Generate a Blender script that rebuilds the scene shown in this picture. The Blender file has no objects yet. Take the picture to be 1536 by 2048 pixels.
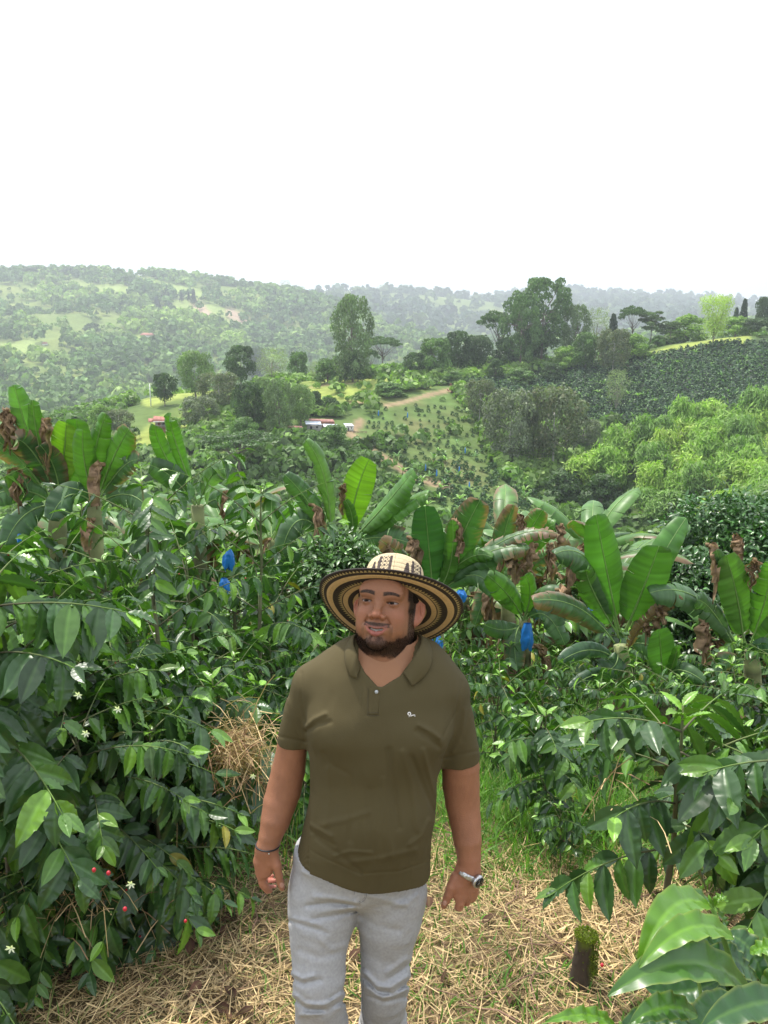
import bpy, math, random
import numpy as np
from mathutils import Vector, Matrix
R = math.radians
rng = np.random.default_rng(7)
random.seed(7)
sc = bpy.context.scene
COL = sc.collection

# ------------------------------------------------------------------ camera
W0, H0, F0 = 1536., 2048., 1655.
PITCH = R(13.1); CAMZ = 2.36
cam_d = bpy.data.cameras.new('camera'); cam = bpy.data.objects.new('camera', cam_d); COL.objects.link(cam)
cam.location = (0, 0, CAMZ); cam.rotation_euler = (math.pi/2 - PITCH, 0, 0)
cam_d.sensor_fit = 'VERTICAL'; cam_d.sensor_height = 24.0; cam_d.lens = F0/H0*24.0
cam_d.clip_start = 0.05; cam_d.clip_end = 12000
sc.camera = cam

# ------------------------------------------------------------------ world and sun
SUN_EL, SUN_AZ = R(66), R(-38)            # azimuth measured from +Y (view direction) towards +X
world = bpy.data.worlds.new('World'); sc.world = world; world.use_nodes = True
nt = world.node_tree; nt.nodes.clear()
wo = nt.nodes.new('ShaderNodeOutputWorld'); bg = nt.nodes.new('ShaderNodeBackground')
sky = nt.nodes.new('ShaderNodeTexSky'); sky.sky_type = 'NISHITA'; sky.sun_disc = False
sky.sun_elevation = SUN_EL; sky.sun_rotation = SUN_AZ; sky.dust_density = 4; sky.altitude = 1300
wm = nt.nodes.new('ShaderNodeVectorMath'); wm.operation = 'SCALE'; wm.inputs['Scale'].default_value = 0.10
wa = nt.nodes.new('ShaderNodeVectorMath'); wa.operation = 'ADD'
tn = nt.nodes.new('ShaderNodeTexCoord'); nz = nt.nodes.new('ShaderNodeTexNoise'); nz.inputs['Scale'].default_value = 2.2
nz.inputs['Detail'].default_value = 5
cr = nt.nodes.new('ShaderNodeValToRGB')     # thin bright cloud layer
cr.color_ramp.elements[0].position = .3; cr.color_ramp.elements[0].color = (.92, .96, 1.03, 1)
cr.color_ramp.elements[1].position = .7; cr.color_ramp.elements[1].color = (1.16, 1.18, 1.20, 1)
nt.links.new(tn.outputs['Generated'], nz.inputs['Vector']); nt.links.new(nz.outputs['Fac'], cr.inputs['Fac'])
nt.links.new(sky.outputs[0], wm.inputs[0]); nt.links.new(wm.outputs[0], wa.inputs[0]); nt.links.new(cr.outputs[0], wa.inputs[1])
nt.links.new(wa.outputs[0], bg.inputs['Color']); bg.inputs['Strength'].default_value = 1.0
nt.links.new(bg.outputs[0], wo.inputs['Surface'])
sun_d = bpy.data.lights.new('sun', 'SUN'); sun = bpy.data.objects.new('sun', sun_d); COL.objects.link(sun)
sun_d.energy = 4.8; sun_d.angle = R(1.2); sun_d.color = (1, .95, .86)
sdir = Vector((math.sin(SUN_AZ)*math.cos(SUN_EL), math.cos(SUN_AZ)*math.cos(SUN_EL), math.sin(SUN_EL)))
sun.rotation_euler = (-sdir).to_track_quat('-Z', 'Y').to_euler(); sun.location = sdir*50
vs = sc.view_settings; vs.view_transform = 'Standard'; vs.look = 'None'; vs.gamma = 1; vs.exposure = 0.3; vs.use_curve_mapping = False
cy = sc.cycles
cy.max_bounces = 6; cy.diffuse_bounces = 3; cy.glossy_bounces = 2; cy.transmission_bounces = 3; cy.volume_bounces = 0
cy.transparent_max_bounces = 6; cy.caustics_reflective = False; cy.caustics_refractive = False; cy.use_denoising = True
cy.sample_clamp_indirect = 6

# ------------------------------------------------------------------ helpers
CP, SP = math.cos(PITCH), math.sin(PITCH)
def P(px, py, d):
    """the world point at distance d (world Y) that the photograph shows at pixel px, py"""
    x = (px-W0/2)/F0; y = (H0/2-py)/F0
    t = d/(CP + y*SP)
    return np.array([x*t, d, CAMZ + (-SP + y*CP)*t])
def proj(p):
    p = np.asarray(p, float); x = p[..., 0]; y = p[..., 1]; z = p[..., 2]-CAMZ
    dep = y*CP - z*SP; up = y*SP + z*CP
    return W0/2 + F0*x/dep, H0/2 - F0*up/dep, dep
def fit(knots, x):
    k = np.array(knots, float); return np.interp(x, k[:, 0], k[:, 1])
def sst(a, b, x):
    t = np.clip((x-a)/(b-a), 0, 1); return t*t*(3-2*t)
def _h(ix, iy, iz, s):
    n = (ix*374761393 + iy*668265263 + iz*1274126177 + s*1442695041) & 0xffffffff
    n = ((n ^ (n >> 13))*1274126177) & 0xffffffff
    n = ((n ^ (n >> 16))*1103515245) & 0xffffffff
    return ((n ^ (n >> 15)) & 0xffff)/65535.
def noise(x, y, z=0., s=0):
    x, y, z = np.broadcast_arrays(np.asarray(x, float), np.asarray(y, float), np.asarray(z, float))
    ix, iy, iz = (np.floor(v).astype(np.int64) for v in (x, y, z))
    fx, fy, fz = x-ix, y-iy, z-iz
    fx, fy, fz = (f*f*(3-2*f) for f in (fx, fy, fz))
    r = 0
    for a in (0, 1):
        for b in (0, 1):
            for c in (0, 1):
                w = (fx if a else 1-fx)*(fy if b else 1-fy)*(fz if c else 1-fz)
                r = r + w*_h(ix+a, iy+b, iz+c, s)
    return r*2-1
def fbm(x, y, z=0., s=0, o=4):
    r = 0; a = 1.; f = 1.; t = 0
    for k in range(o):
        r = r + a*noise(np.asarray(x)*f, np.asarray(y)*f, np.asarray(z)*f, s+k); t += a; a *= .5; f *= 2.03
    return r/t
def nrm(v):
    v = np.asarray(v, float); return v/np.maximum(np.linalg.norm(v, axis=-1, keepdims=True), 1e-9)
def mkmesh(name, V, F, mats=None, col=None, smooth=True, fm=None, T=None):
    """V (N,3); F list of index arrays, each (M,k)"""
    if isinstance(F, np.ndarray): F = [F]
    F = [np.asarray(f, np.int32) for f in F if len(f)]
    me = bpy.data.meshes.new(name)
    V = np.asarray(V, np.float32)
    me.vertices.add(len(V)); me.vertices.foreach_set('co', V.ravel())
    nl = sum(f.size for f in F); npoly = sum(len(f) for f in F)
    me.loops.add(nl); me.loops.foreach_set('vertex_index', np.concatenate([f.ravel() for f in F]))
    tot = np.concatenate([np.full(len(f), f.shape[1], np.int32) for f in F])
    st = np.concatenate([[0], np.cumsum(tot)[:-1]]).astype(np.int32)
    me.polygons.add(npoly); me.polygons.foreach_set('loop_start', st)
    if smooth: me.polygons.foreach_set('use_smooth', np.ones(npoly, bool))
    if fm is not None: me.polygons.foreach_set('material_index', np.asarray(fm, np.int32))
    me.update(calc_edges=True); me.validate()
    if col is not None:
        ca = me.attributes.new('Col', 'FLOAT_COLOR', 'POINT')
        c4 = np.ones((len(V), 4), np.float32); c4[:, :3] = np.asarray(col, np.float32)
        ca.data.foreach_set('color', c4.ravel())
    for m in (mats if isinstance(mats, (list, tuple)) else [mats]):
        if m is not None: me.materials.append(m)
    return me
def obj(name, me, parent=None, loc=None, rot=None, scale=None):
    o = bpy.data.objects.new(name, me); COL.objects.link(o)
    if parent is not None: o.parent = parent
    if loc is not None: o.location = tuple(loc)
    if rot is not None: o.rotation_euler = rot
    if scale is not None: o.scale = scale
    return o
def tag(o, label=None, cat=None, group=None, kind=None):
    for k, v in (('label', label), ('category', cat), ('group', group), ('kind', kind)):
        if v: o[k] = v
    return o
_ON = 'first second third fourth fifth sixth seventh eighth ninth tenth eleventh twelfth thirteenth fourteenth fifteenth sixteenth seventeenth eighteenth nineteenth'.split()
_TN = 'twentieth thirtieth fortieth fiftieth'.split()
def ordinal(n):
    if n < 20: return _ON[n-1]
    t, u = divmod(n, 10); w = _TN[t-2]
    return w if u == 0 else w[:-4]+'y-'+_ON[u-1]
def relabel(objs, fmt):
    for i, o in enumerate(sorted(objs, key=lambda o: proj(np.array(o.location))[0])): o['label'] = fmt % ordinal(i+1)
def empty(name, loc=(0, 0, 0), rz=0., scale=None):
    o = bpy.data.objects.new(name, None); COL.objects.link(o); o.empty_display_size = .2
    o.location = tuple(loc); o.rotation_euler = (0, 0, rz)
    if scale is not None: o.scale = scale
    return o
def clone(root, kids, loc, rz=0., scale=(1, 1, 1), tilt=(0, 0)):
    c = root.copy(); COL.objects.link(c); c.location = tuple(loc); c.rotation_euler = (tilt[0], tilt[1], rz); c.scale = scale
    for k in kids:
        q = k.copy(); COL.objects.link(q); q.parent = c
    return c
def join(parts):
    """parts: list of (V, [F..], col) -> V, [F], col"""
    Vs, Q, T, Cs = [], [], [], []; n = 0
    for V, F, c in parts:
        V = np.asarray(V, float)
        if isinstance(F, np.ndarray): F = [F]
        for f in F:
            if len(f): (Q if f.shape[1] == 4 else T).append(f+n)
        c = np.asarray(c, float); Cs.append(np.broadcast_to(c, (len(V), 3)))
        Vs.append(V); n += len(V)
    F = []
    if Q: F.append(np.concatenate(Q))
    if T: F.append(np.concatenate(T))
    return np.concatenate(Vs), F, np.concatenate(Cs)
def grid_faces(nu, nv, closed_v=False):
    i = np.arange(nu-1)[:, None]*nv; j = np.arange(nv if closed_v else nv-1)[None]
    a = i+j; b = i+(j+1) % nv
    return np.stack([a, b, b+nv, a+nv], -1).reshape(-1, 4)
def tube(pts, rad, n=6, col=(1, 1, 1), cap=True):
    pts = np.asarray(pts, float); k = len(pts); rad = np.broadcast_to(rad, (k,))
    d = nrm(np.gradient(pts, axis=0)); up = np.array([0, 0, 1.]) if abs(d[0, 2]) < .9 else np.array([1., 0, 0])
    V = []
    s = nrm(np.cross(d[0], up))
    for i in range(k):
        s = nrm(s - d[i]*np.dot(s, d[i])); b = np.cross(d[i], s)
        a = np.arange(n)*2*math.pi/n
        V.append(pts[i] + rad[i]*(np.cos(a)[:, None]*s + np.sin(a)[:, None]*b))
    V = np.concatenate(V); F = [grid_faces(k, n, True)]
    if cap:
        V = np.concatenate([V, pts[:1], pts[-1:]])
        a = np.arange(n); F.append(np.stack([np.full(n, k*n), (a+1) % n, a], 1)); F.append(np.stack([np.full(n, k*n+1), (k-1)*n+a, (k-1)*n+(a+1) % n], 1))
    if np.ndim(col) == 2 and cap: col = np.concatenate([np.repeat(col, n, 0), col[:1], col[-1:]])
    return V, F, col
def bez(p0, p1, p2, t):
    t = np.asarray(t)[:, None]; return (1-t)**2*np.asarray(p0) + 2*t*(1-t)*np.asarray(p1) + t*t*np.asarray(p2)
def box(c, s, rz=0.):
    V = np.array([[x, y, z] for x in (-.5, .5) for y in (-.5, .5) for z in (-.5, .5)])*np.asarray(s)
    cc, ss = math.cos(rz), math.sin(rz)
    V = np.stack([V[:, 0]*cc-V[:, 1]*ss, V[:, 0]*ss+V[:, 1]*cc, V[:, 2]], 1)+np.asarray(c)
    return V, np.array([[0, 1, 3, 2], [4, 6, 7, 5], [0, 4, 5, 1], [2, 3, 7, 6], [0, 2, 6, 4], [1, 5, 7, 3]])

# ------------------------------------------------------------------ materials
def mat(name, col=(.5, .5, .5), rough=.6, attr=False, transl=0., noise_s=0., noise_a=.25, bump=0., bump_s=0., spec=.5, metal=0., obn=True, coat=0.):
    m = bpy.data.materials.new(name); m.use_nodes = True; t = m.node_tree; N = t.nodes; L = t.links
    p = N['Principled BSDF']; out = N['Material Output']
    p.inputs['Roughness'].default_value = rough; p.inputs['Metallic'].default_value = metal
    p.inputs['Specular IOR Level'].default_value = spec
    if coat: p.inputs['Coat Weight'].default_value = coat
    if attr:
        a = N.new('ShaderNodeAttribute'); a.attribute_name = 'Col'; c = a.outputs['Color']
    else:
        a = N.new('ShaderNodeRGB'); a.outputs[0].default_value = (*col, 1); c = a.outputs[0]
    tc = N.new('ShaderNodeTexCoord')
    if noise_s:
        n = N.new('ShaderNodeTexNoise'); n.inputs['Scale'].default_value = noise_s; n.inputs['Detail'].default_value = 4
        L.new(tc.outputs['Object'], n.inputs['Vector'])
        mr = N.new('ShaderNodeMapRange'); mr.inputs['From Min'].default_value = .3; mr.inputs['From Max'].default_value = .7
        mr.inputs['To Min'].default_value = 1-noise_a; mr.inputs['To Max'].default_value = 1+noise_a
        L.new(n.outputs['Fac'], mr.inputs['Value'])
        v = N.new('ShaderNodeVectorMath'); v.operation = 'SCALE'; L.new(c, v.inputs[0]); L.new(mr.outputs[0], v.inputs['Scale']); c = v.outputs[0]
    L.new(c, p.inputs['Base Color'])
    if bump:
        n2 = N.new('ShaderNodeTexNoise'); n2.inputs['Scale'].default_value = bump_s; n2.inputs['Detail'].default_value = 3
        L.new(tc.outputs['Object'], n2.inputs['Vector'])
        b = N.new('ShaderNodeBump'); b.inputs['Strength'].default_value = bump; b.inputs['Distance'].default_value = .01
        L.new(n2.outputs['Fac'], b.inputs['Height']); L.new(b.outputs[0], p.inputs['Normal'])
    if transl:
        tr = N.new('ShaderNodeBsdfTranslucent'); mx = N.new('ShaderNodeMixShader'); mx.inputs['Fac'].default_value = transl
        g = N.new('ShaderNodeVectorMath'); g.operation = 'MULTIPLY'; g.inputs[1].default_value = (1.5, 2.0, .55)
        L.new(c, g.inputs[0]); L.new(g.outputs[0], tr.inputs['Color'])
        L.new(p.outputs[0], mx.inputs[1]); L.new(tr.outputs[0], mx.inputs[2]); L.new(mx.outputs[0], out.inputs['Surface'])
    return m
M = {}
M['bark'] = mat('bark', (.12, .09, .06), .9, attr=True, noise_s=6, noise_a=.35, bump=.6, bump_s=20)
M['crown'] = mat('crown_leaves', rough=.55, attr=True, transl=.25, spec=.35)
M['farleaf'] = mat('far_leaves', rough=.8, attr=True, transl=.15, spec=.2)
M['coffee'] = mat('coffee_leaves', rough=.34, attr=True, transl=.13, spec=.55, noise_s=25, noise_a=.12)
M['banana'] = mat('banana_leaves', rough=.42, attr=True, transl=.20, spec=.45, noise_s=6, noise_a=.12)
M['dry'] = mat('dry_leaf', rough=.85, attr=True, transl=.12, spec=.2, noise_s=14, noise_a=.3)
M['straw'] = mat('straw', rough=.75, attr=True, transl=.1, spec=.3)
M['grass'] = mat('grass_blades', rough=.5, attr=True, transl=.3, spec=.35)
M['ground'] = mat('ground_cover', rough=.95, attr=True, noise_s=.35, noise_a=.22, bump=.5, bump_s=3, spec=.1)
# ------------------------------------------------------------------ terrain: one sheet from behind the camera to the last ridge
KX = [-700, 0, 300, 600, 770, 950, 1150, 1350, 1536, 2300]
ROWS_Z = [(-12, 3.4), (-3, 1.6), (0, .76), (1.2, .32), (2.07, 0), (3, -.12), (5, -.62), (8, -1.7), (12, -3.6), (20, -8.2), (35, -15.5), (60, -23)]
ROWS_P = [
 (90,  [1150,1130,1120,1120,1130,1130,1140,1120,1100,1100]),
 (110, [1060,1060,1050,1040,1050,1050,1090,1075,1040,1020]),
 (130, [ 985, 985, 965, 925, 950, 970,1035,1000, 945, 900]),
 (150, [ 930, 925, 890, 862, 880, 900, 960, 900, 845, 800]),
 (170, [ 900, 880, 845, 815, 812, 830, 880, 820, 765, 720]),
 (190, [ 900, 870, 810, 778, 765, 775, 805, 750, 712, 665]),
 (212, [ 920, 900, 800, 765, 748, 755, 742, 695, 676, 640]),
 (235, [ 960, 930, 850, 790, 752, 735, 725, 690, 672, 650]),
 (265, [1000, 970, 900, 850, 800, 760, 735, 700, 680, 660]),
 (330, [1000, 960, 930, 900, 850, 800, 760, 720, 700, 680]),
 (430, [ 900, 860, 900, 930, 890, 850, 790, 750, 715, 700]),
 (540, [ 800, 810, 850, 880, 860, 830, 780, 740, 710, 700]),
 (680, [ 735, 740, 790, 830, 830, 790, 750, 720, 700, 690]),
 (860, [ 680, 685, 710, 750, 770, 770, 720, 700, 690, 680]),
 (1080,[ 605, 615, 640, 680, 700, 720, 700, 680, 670, 665]),
 (1330,[ 560, 552, 553, 592, 650, 690, 690, 670, 660, 650]),
 (1500,[ 575, 580, 575, 605, 665, 700, 690, 675, 660, 655]),
 (1900,[ 630, 640, 640, 600, 610, 640, 650, 640, 645, 640]),
 (2250,[ 640, 640, 620, 590, 588, 605, 615, 622, 630, 620]),
 (2700,[ 640, 640, 640, 640, 625, 615, 600, 612, 620, 610]),
 (3100,[ 630, 630, 625, 610, 600, 598, 591, 604, 616, 612]),
 (3700,[ 690, 690, 690, 690, 690, 690, 690, 690, 690, 690])]
D0 = 20.
AS = np.linspace(-1.05, 1.05, 421)
_rd, _rz = [], []
for d, z in ROWS_Z:
    _rd.append(d); _rz.append(np.full(len(AS), float(z)))
for d, pys in ROWS_P:
    pts = np.array([P(x, y, d) for x, y in zip(KX, pys)]); a = pts[:, 0]/(d+D0)
    # smooth interpolation over the knots
    zz = np.interp(AS, a, pts[:, 2]); k = np.hanning(25); k /= k.sum()
    zz = np.convolve(np.pad(zz, 12, mode='edge'), k, mode='valid')
    _rd.append(d); _rz.append(zz)
_rd = np.array(_rd, float); _rz = np.array(_rz)
_m = np.zeros_like(_rz); _m[1:-1] = (_rz[2:]-_rz[:-2])/(_rd[2:]-_rd[:-2])[:, None]
def hgt(x, d):
    """height of the ground at world x, y=d"""
    x = np.asarray(x, float); d = np.asarray(d, float); x, d = np.broadcast_arrays(x, d)
    dd = np.clip(d, _rd[0], _rd[-1]); i = np.clip(np.searchsorted(_rd, dd)-1, 0, len(_rd)-2)
    h = _rd[i+1]-_rd[i]; t = (dd-_rd[i])/h
    a = np.clip(x/(dd+D0), AS[0], AS[-1]); j = (a-AS[0])/(AS[1]-AS[0]); j0 = np.clip(j.astype(int), 0, len(AS)-2); f = j-j0
    def q(A, r): return A[r, j0]*(1-f)+A[r, j0+1]*f
    z = (2*t**3-3*t**2+1)*q(_rz, i)+(t**3-2*t**2+t)*h*q(_m, i)+(-2*t**3+3*t**2)*q(_rz, i+1)+(t**3-t**2)*h*q(_m, i+1)
    amp = .017*dd*sst(40, 500, dd)
    rid = 1-2*np.abs(noise(x/150., dd/230., 0, 3)); rid2 = 1-2*np.abs(noise(x/70.+5, dd/60., 0, 9))
    z = z + amp*(.6*rid+.35*rid2)*(1-.75*sst(1000, 1300, dd)) + .05*np.minimum(np.abs(dd), 14)/10*fbm(x*.8, dd*.8, 0, 5, 3)*sst(1.5, 6, dd) + .35*fbm(x/9, dd/9, 0, 11, 3)*sst(15, 60, dd)
    return z
def G(px, d):
    y = 1100.
    for _ in range(6):
        p = P(px, y, d); z = float(hgt(p[0], d)); y = float(proj(np.array([p[0], d, z]))[1])
    return np.array([p[0], d, z])
_ds = np.concatenate([np.linspace(1.2, 20, 150), np.geomspace(20.3, 3600, 900)])
def hit(px, py, dmin=1.2, dmax=3600):
    pp = np.array([P(px, py, 1.)]); dr = pp[0]-np.array([0, 0, CAMZ])
    ds = _ds[(_ds >= dmin) & (_ds <= dmax)]
    X = dr[0]*ds; Z = CAMZ+dr[2]*ds; g = hgt(X, ds); k = np.nonzero(Z <= g)[0]
    if not len(k): return None
    k = k[0]; d = ds[k]
    if k:
        f0 = Z[k-1]-g[k-1]; f1 = Z[k]-g[k]; d = ds[k-1]+(ds[k]-ds[k-1])*f0/(f0-f1)
    return np.array([dr[0]*d, d, float(hgt(dr[0]*d, d))])
def seg_d(px, py, poly):
    """distance in photo pixels from points to a polyline"""
    best = np.full(np.shape(px), 1e9)
    for (x0, y0), (x1, y1) in zip(poly[:-1], poly[1:]):
        dx, dy = x1-x0, y1-y0; t = np.clip(((px-x0)*dx+(py-y0)*dy)/(dx*dx+dy*dy), 0, 1)
        best = np.minimum(best, np.hypot(px-x0-t*dx, py-y0-t*dy))
    return best
def inpoly(px, py, poly):
    c = np.zeros(np.shape(px), bool); n = len(poly)
    for i in range(n):
        x0, y0 = poly[i]; x1, y1 = poly[i-1]
        if y0 == y1: continue
        c ^= ((y0 > py) != (y1 > py)) & (px < (x1-x0)*(py-y0)/(y1-y0)+x0)
    return c
FIELD = [(735, 800), (905, 780), (925, 800), (965, 880), (1000, 960), (1090, 1000), (1060, 1070), (900, 1040), (820, 960), (745, 880), (725, 840)]
PLANT = [(930, 765), (1290, 715), (1536, 672), (1900, 640), (1900, 840), (1540, 830), (1230, 850), (1170, 860), (960, 800)]
def terrain_colour(x, d, z):
    px, py, _ = proj(np.stack([x, d, z], -1))
    n1 = fbm(x/40, d/40, 0, 21, 4); n2 = fbm(x/7, d/7, 0, 31, 4); n3 = fbm(x/220, d/220, 0, 41, 3)
    def c(r, g, b): return np.array([r, g, b])
    soil = c(.15, .10, .06); near = c(.13, .12, .055)
    base = np.ones(x.shape+(1,))*c(.10, .15, .045)
    base = base + np.clip(n1, 0, 1)[..., None]*c(.07, .08, .01) - np.clip(-n2, 0, 1)[..., None]*c(.05, .06, .02)
    far = sst(300, 500, d)
    fm = c(.16, .22, .06)+np.clip(n1+.3*n3, 0, 1)[..., None]*c(.12, .10, .03)
    base = base*(1-far)[..., None]+fm*far[..., None]
    # tilled brown patches
    def put(mask, colr):
        nonlocal base
        m = np.clip(mask, 0, 1)[..., None]; base = base*(1-m)+colr*m
    mid = (d > 95) & (d < 262); w = 1+.35*n2
    put(mid*inpoly(px, py, FIELD)*(.04+.30*sst(-.1, .35, n2+.7*n1)), c(.22, .155, .085))
    put(mid*inpoly(px, py, FIELD)*.5*sst(.0, .4, -n2), c(.13, .22, .06))
    put(mid*inpoly(px, py, PLANT)*.85, c(.045, .07, .03))
    for poly, wd in (([(700, 868), (750, 905), (830, 955), (900, 975)], 7), ([(930, 772), (865, 788), (800, 806), (770, 812)], 3.6), ([(720, 845), (705, 858)], 9),
                     ([(590, 782), (660, 768), (740, 762)], 3), ([(700, 800), (735, 800)], 6), ([(1230, 740), (1310, 716), (1390, 700), (1440, 690)], 7), ([(1020, 900), (1060, 930)], 12)):
        put(mid*sst(wd*1.4, wd*.7, seg_d(px, py, poly)*w), c(.27, .20, .12))
    for poly, wd in (([(1270, 722), (1350, 700), (1430, 686), (1490, 680)], 9), ([(300, 800), (420, 770), (520, 752), (740, 752), (850, 765)], 14), ([(330, 850), (260, 900), (420, 830)], 18), ([(610, 790), (760, 780)], 16)):
        put(mid*sst(wd*1.4, wd*.7, seg_d(px, py, poly)*w), c(.26, .31, .075))
    fr = (d > 420)
    for poly, wd in (([(0, 700), (80, 692)], 12), ([(0, 790), (80, 800)], 24), ([(280, 680), (330, 676)], 9), ([(260, 582), (150, 572), (60, 586)], 8), ([(230, 548), (400, 590)], 10), ([(360, 615), (480, 640)], 16), ([(770, 650), (900, 672)], 12)):
        put(fr*sst(wd*1.6, wd*.5, seg_d(px, py, poly)*(1+.5*n1))*.8, c(.28, .36, .11))
    for poly, wd in (([(395, 612), (420, 635)], 9), ([(460, 625), (490, 640)], 10), ([(640, 700), (660, 712)], 6), ([(560, 660), (575, 665)], 5)):
        put(fr*sst(wd*1.6, wd*.5, seg_d(px, py, poly)*(1+.5*n1)), c(.42, .31, .22))
    nr = sst(16, 7, d)
    base = base*(1-nr)[..., None]+(near+sst(-.2, .5, n2)[..., None]*(soil-near))*nr[..., None]
    return np.clip(base, .01, 1)
drow = np.concatenate([np.linspace(-12, 0, 14)[:-1], np.linspace(0, 9, 90)[:-1], np.geomspace(9, 80, 70)[:-1], np.geomspace(80, 280, 170)[:-1], np.geomspace(280, 3700, 230)])
arow = np.linspace(-1.0, 1.0, 440)
DD, AA = np.meshgrid(drow, arow, indexing='ij'); XX = AA*(DD+D0); ZZ = hgt(XX, DD)
tc_ = terrain_colour(XX.ravel(), DD.ravel(), ZZ.ravel())
TV = np.stack([XX.ravel(), DD.ravel(), ZZ.ravel()], 1)
F_ = grid_faces(len(drow), len(arow))[:, ::-1]
ground = obj('ground', mkmesh('ground', TV, F_, M['ground'], tc_)); tag(ground, kind='structure')
# ------------------------------------------------------------------ plant builders
def quads_at(C, Nn, size, asp=1.6, jit=.6, r=None, droop=0., bend=.0):
    """leaf quads: centres C, outward directions Nn, sizes; returns V (4 per leaf), F"""
    r = r or rng; n = len(C)
    nr = nrm(Nn + r.normal(0, jit, (n, 3)))
    t = nrm(np.cross(nr, r.normal(0, 1, (n, 3)))); 
    if droop: t = nrm(t + np.array([0, 0, -droop])); t = nrm(t - nr*np.sum(t*nr, 1, keepdims=True))
    b = np.cross(nr, t); s = np.broadcast_to(size, (n,))[:, None]
    V = np.stack([C-t*s*asp*.5, C+b*s*.5+t*s*.08, C+t*s*asp*.5, C-b*s*.5+t*s*.08], 1).reshape(-1, 3)
    F = np.arange(4*n).reshape(-1, 4)
    return V, F
def crown_pts(lobes, n, r, shell=.75, top=.35):
    """points over lobes (x,y,z,rx,ry,rz), biased to the outer shell"""
    L = np.array(lobes, float); w = (L[:, 3]*L[:, 4]+L[:, 4]*L[:, 5]); k = r.choice(len(L), n, p=w/w.sum())
    u = nrm(r.normal(0, 1, (n, 3))); u[:, 2] = np.where((u[:, 2] < -.2) & (r.random(n) < .6), -u[:, 2], u[:, 2])
    rad = shell+(1-shell)*r.random(n)**.7
    # rough surface of every lobe
    rad = rad*(1+.22*noise(u[:, 0]*2.6+k*3.1, u[:, 1]*2.6, u[:, 2]*2.6, 3))
    C = L[k, :3]+u*L[k, 3:]*rad[:, None]
    return C, u, k
def crown_mesh(name, lobes, n, size, col, r, var=.35, jit=.6, tips=None, m='crown', droop=0., shell=.7, asp=1.6):
    C, u, k = crown_pts(lobes, n, r, shell)
    V, F = quads_at(C, u, size*(.6+.8*r.random(len(C))), asp=asp, jit=jit, r=r, droop=droop)
    lb = 1+.25*r.normal(0, 1, len(lobes))[k]*.6
    c = np.array(col)*(lb*(1+var*r.normal(0, .5, len(C))))[:, None]
    if tips is not None:
        f = (r.random(len(C)) < .25)[:, None]; c = np.where(f, np.array(tips)*(1+.2*r.normal(0, 1, (len(C), 1))), c)
    return mkmesh(name, V, F, M[m], np.repeat(np.clip(c, .008, 1), 4, 0), smooth=False)
def limbs_mesh(name, base_r, h, targets, r, col=(.16, .13, .10), lean=0., fork=.35, segs=5, double=False):
    parts = []; top = np.array([lean, 0, h])
    tr = np.array([[0, 0, -.06*h], [0, 0, 0], [lean*.3+.02*h*r.normal(), .02*h*r.normal(), h*.4], [lean*.7, .015*h*r.normal(), h*.75], top])
    parts.append(tube(tr, np.array([1.25, 1.1, .8, .55, .3])*base_r, 7, col))
    for q in targets:
        f = fork+(.9-fork)*r.random(); a = np.array([np.interp(f*h, tr[:, 2], tr[:, i]) for i in range(3)]); q = np.asarray(q, float)
        m = a*.5+q*.5+np.array([0, 0, -.06*h])+r.normal(0, .02*h, 3)
        parts.append(tube(bez(a, m, q, np.linspace(0, 1, segs)), np.linspace(.42, .08, segs)*base_r, 5, col))
    V, F, c = join(parts)
    return mkmesh(name, V, F, M['bark'], c)
def blob_lobes(n, r, cx=.5, z0=.3, z1=1., lr=.2, sq=.8, prof=None):
    """lobes inside a unit crown: half-width cx, z0..z1"""
    L = []
    for i in range(n):
        t = (i+.5)/n; z = z0+(z1-z0)*t
        w = prof(t) if prof else math.sqrt(max(0, 1-(2*t-1)**2))
        a = i*2.4+r.random(); q = w*cx*(.35+.65*math.sqrt(r.random()))
        s = lr*(.75+.5*r.random()); q = min(q, max(0, w*cx-s*.55))
        L.append((q*math.cos(a), q*math.sin(a), min(z, z1-s*sq*.8), s, s, s*sq))
    return L
TREES = {}
def def_tree(kind, lobes, n, size, col, seed, base_r=.02, th=.6, bark=(.16, .13, .10), tips=None, jit=.6, var=.35, nl=8, fork=.35, shell=.7, droop=0.):
    r = np.random.default_rng(seed)
    cm = crown_mesh(kind+'_crown', lobes, n, size, col, r, var=var, jit=jit, tips=tips, shell=shell, droop=droop)
    idx = r.choice(len(lobes), min(nl, len(lobes)), replace=False)
    lm = limbs_mesh(kind+'_trunk', base_r, th, [lobes[i][:3] for i in idx], r, bark, fork=fork)
    TREES[kind] = (lm, cm)
def plant_tree(kind, px, py, hp, wp, name, label, cat='tree', group=None, d=None, rz=None, up=0.):
    """stand a tree whose base the photo shows at (px,py), hp pixels tall and wp wide"""
    if d is None:
        p = hit(px, py, 60); q = py
        while p is None: q += 2; p = hit(px, q, 60)
    else:
        p = G(px, d)
    s = proj(p)[2]/F0
    # height measured so that the top lands hp pixels above the wanted base
    base_py = proj(p)[1]; H = (hp + (base_py-py))*s/CP; Wd = wp*s
    lm, cm = TREES[kind]
    e = empty(name, p+np.array([0, 0, up]), rng.random()*6.28 if rz is None else rz, (Wd, Wd, H))
    tag(e, label, cat, group)
    obj('trunk', lm, e); obj('crown', cm, e)
    return e
rr = np.random.default_rng(11)
DG = (.065, .115, .035); MG = (.11, .19, .05); LG = (.19, .30, .06); OL = (.13, .16, .07)
def_tree('broad1', blob_lobes(22, rr, .5, .25, 1, .17), 5200, .035, DG, 1)
def_tree('broad2', blob_lobes(26, rr, .5, .2, 1, .16), 5600, .035, MG, 2)
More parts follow.
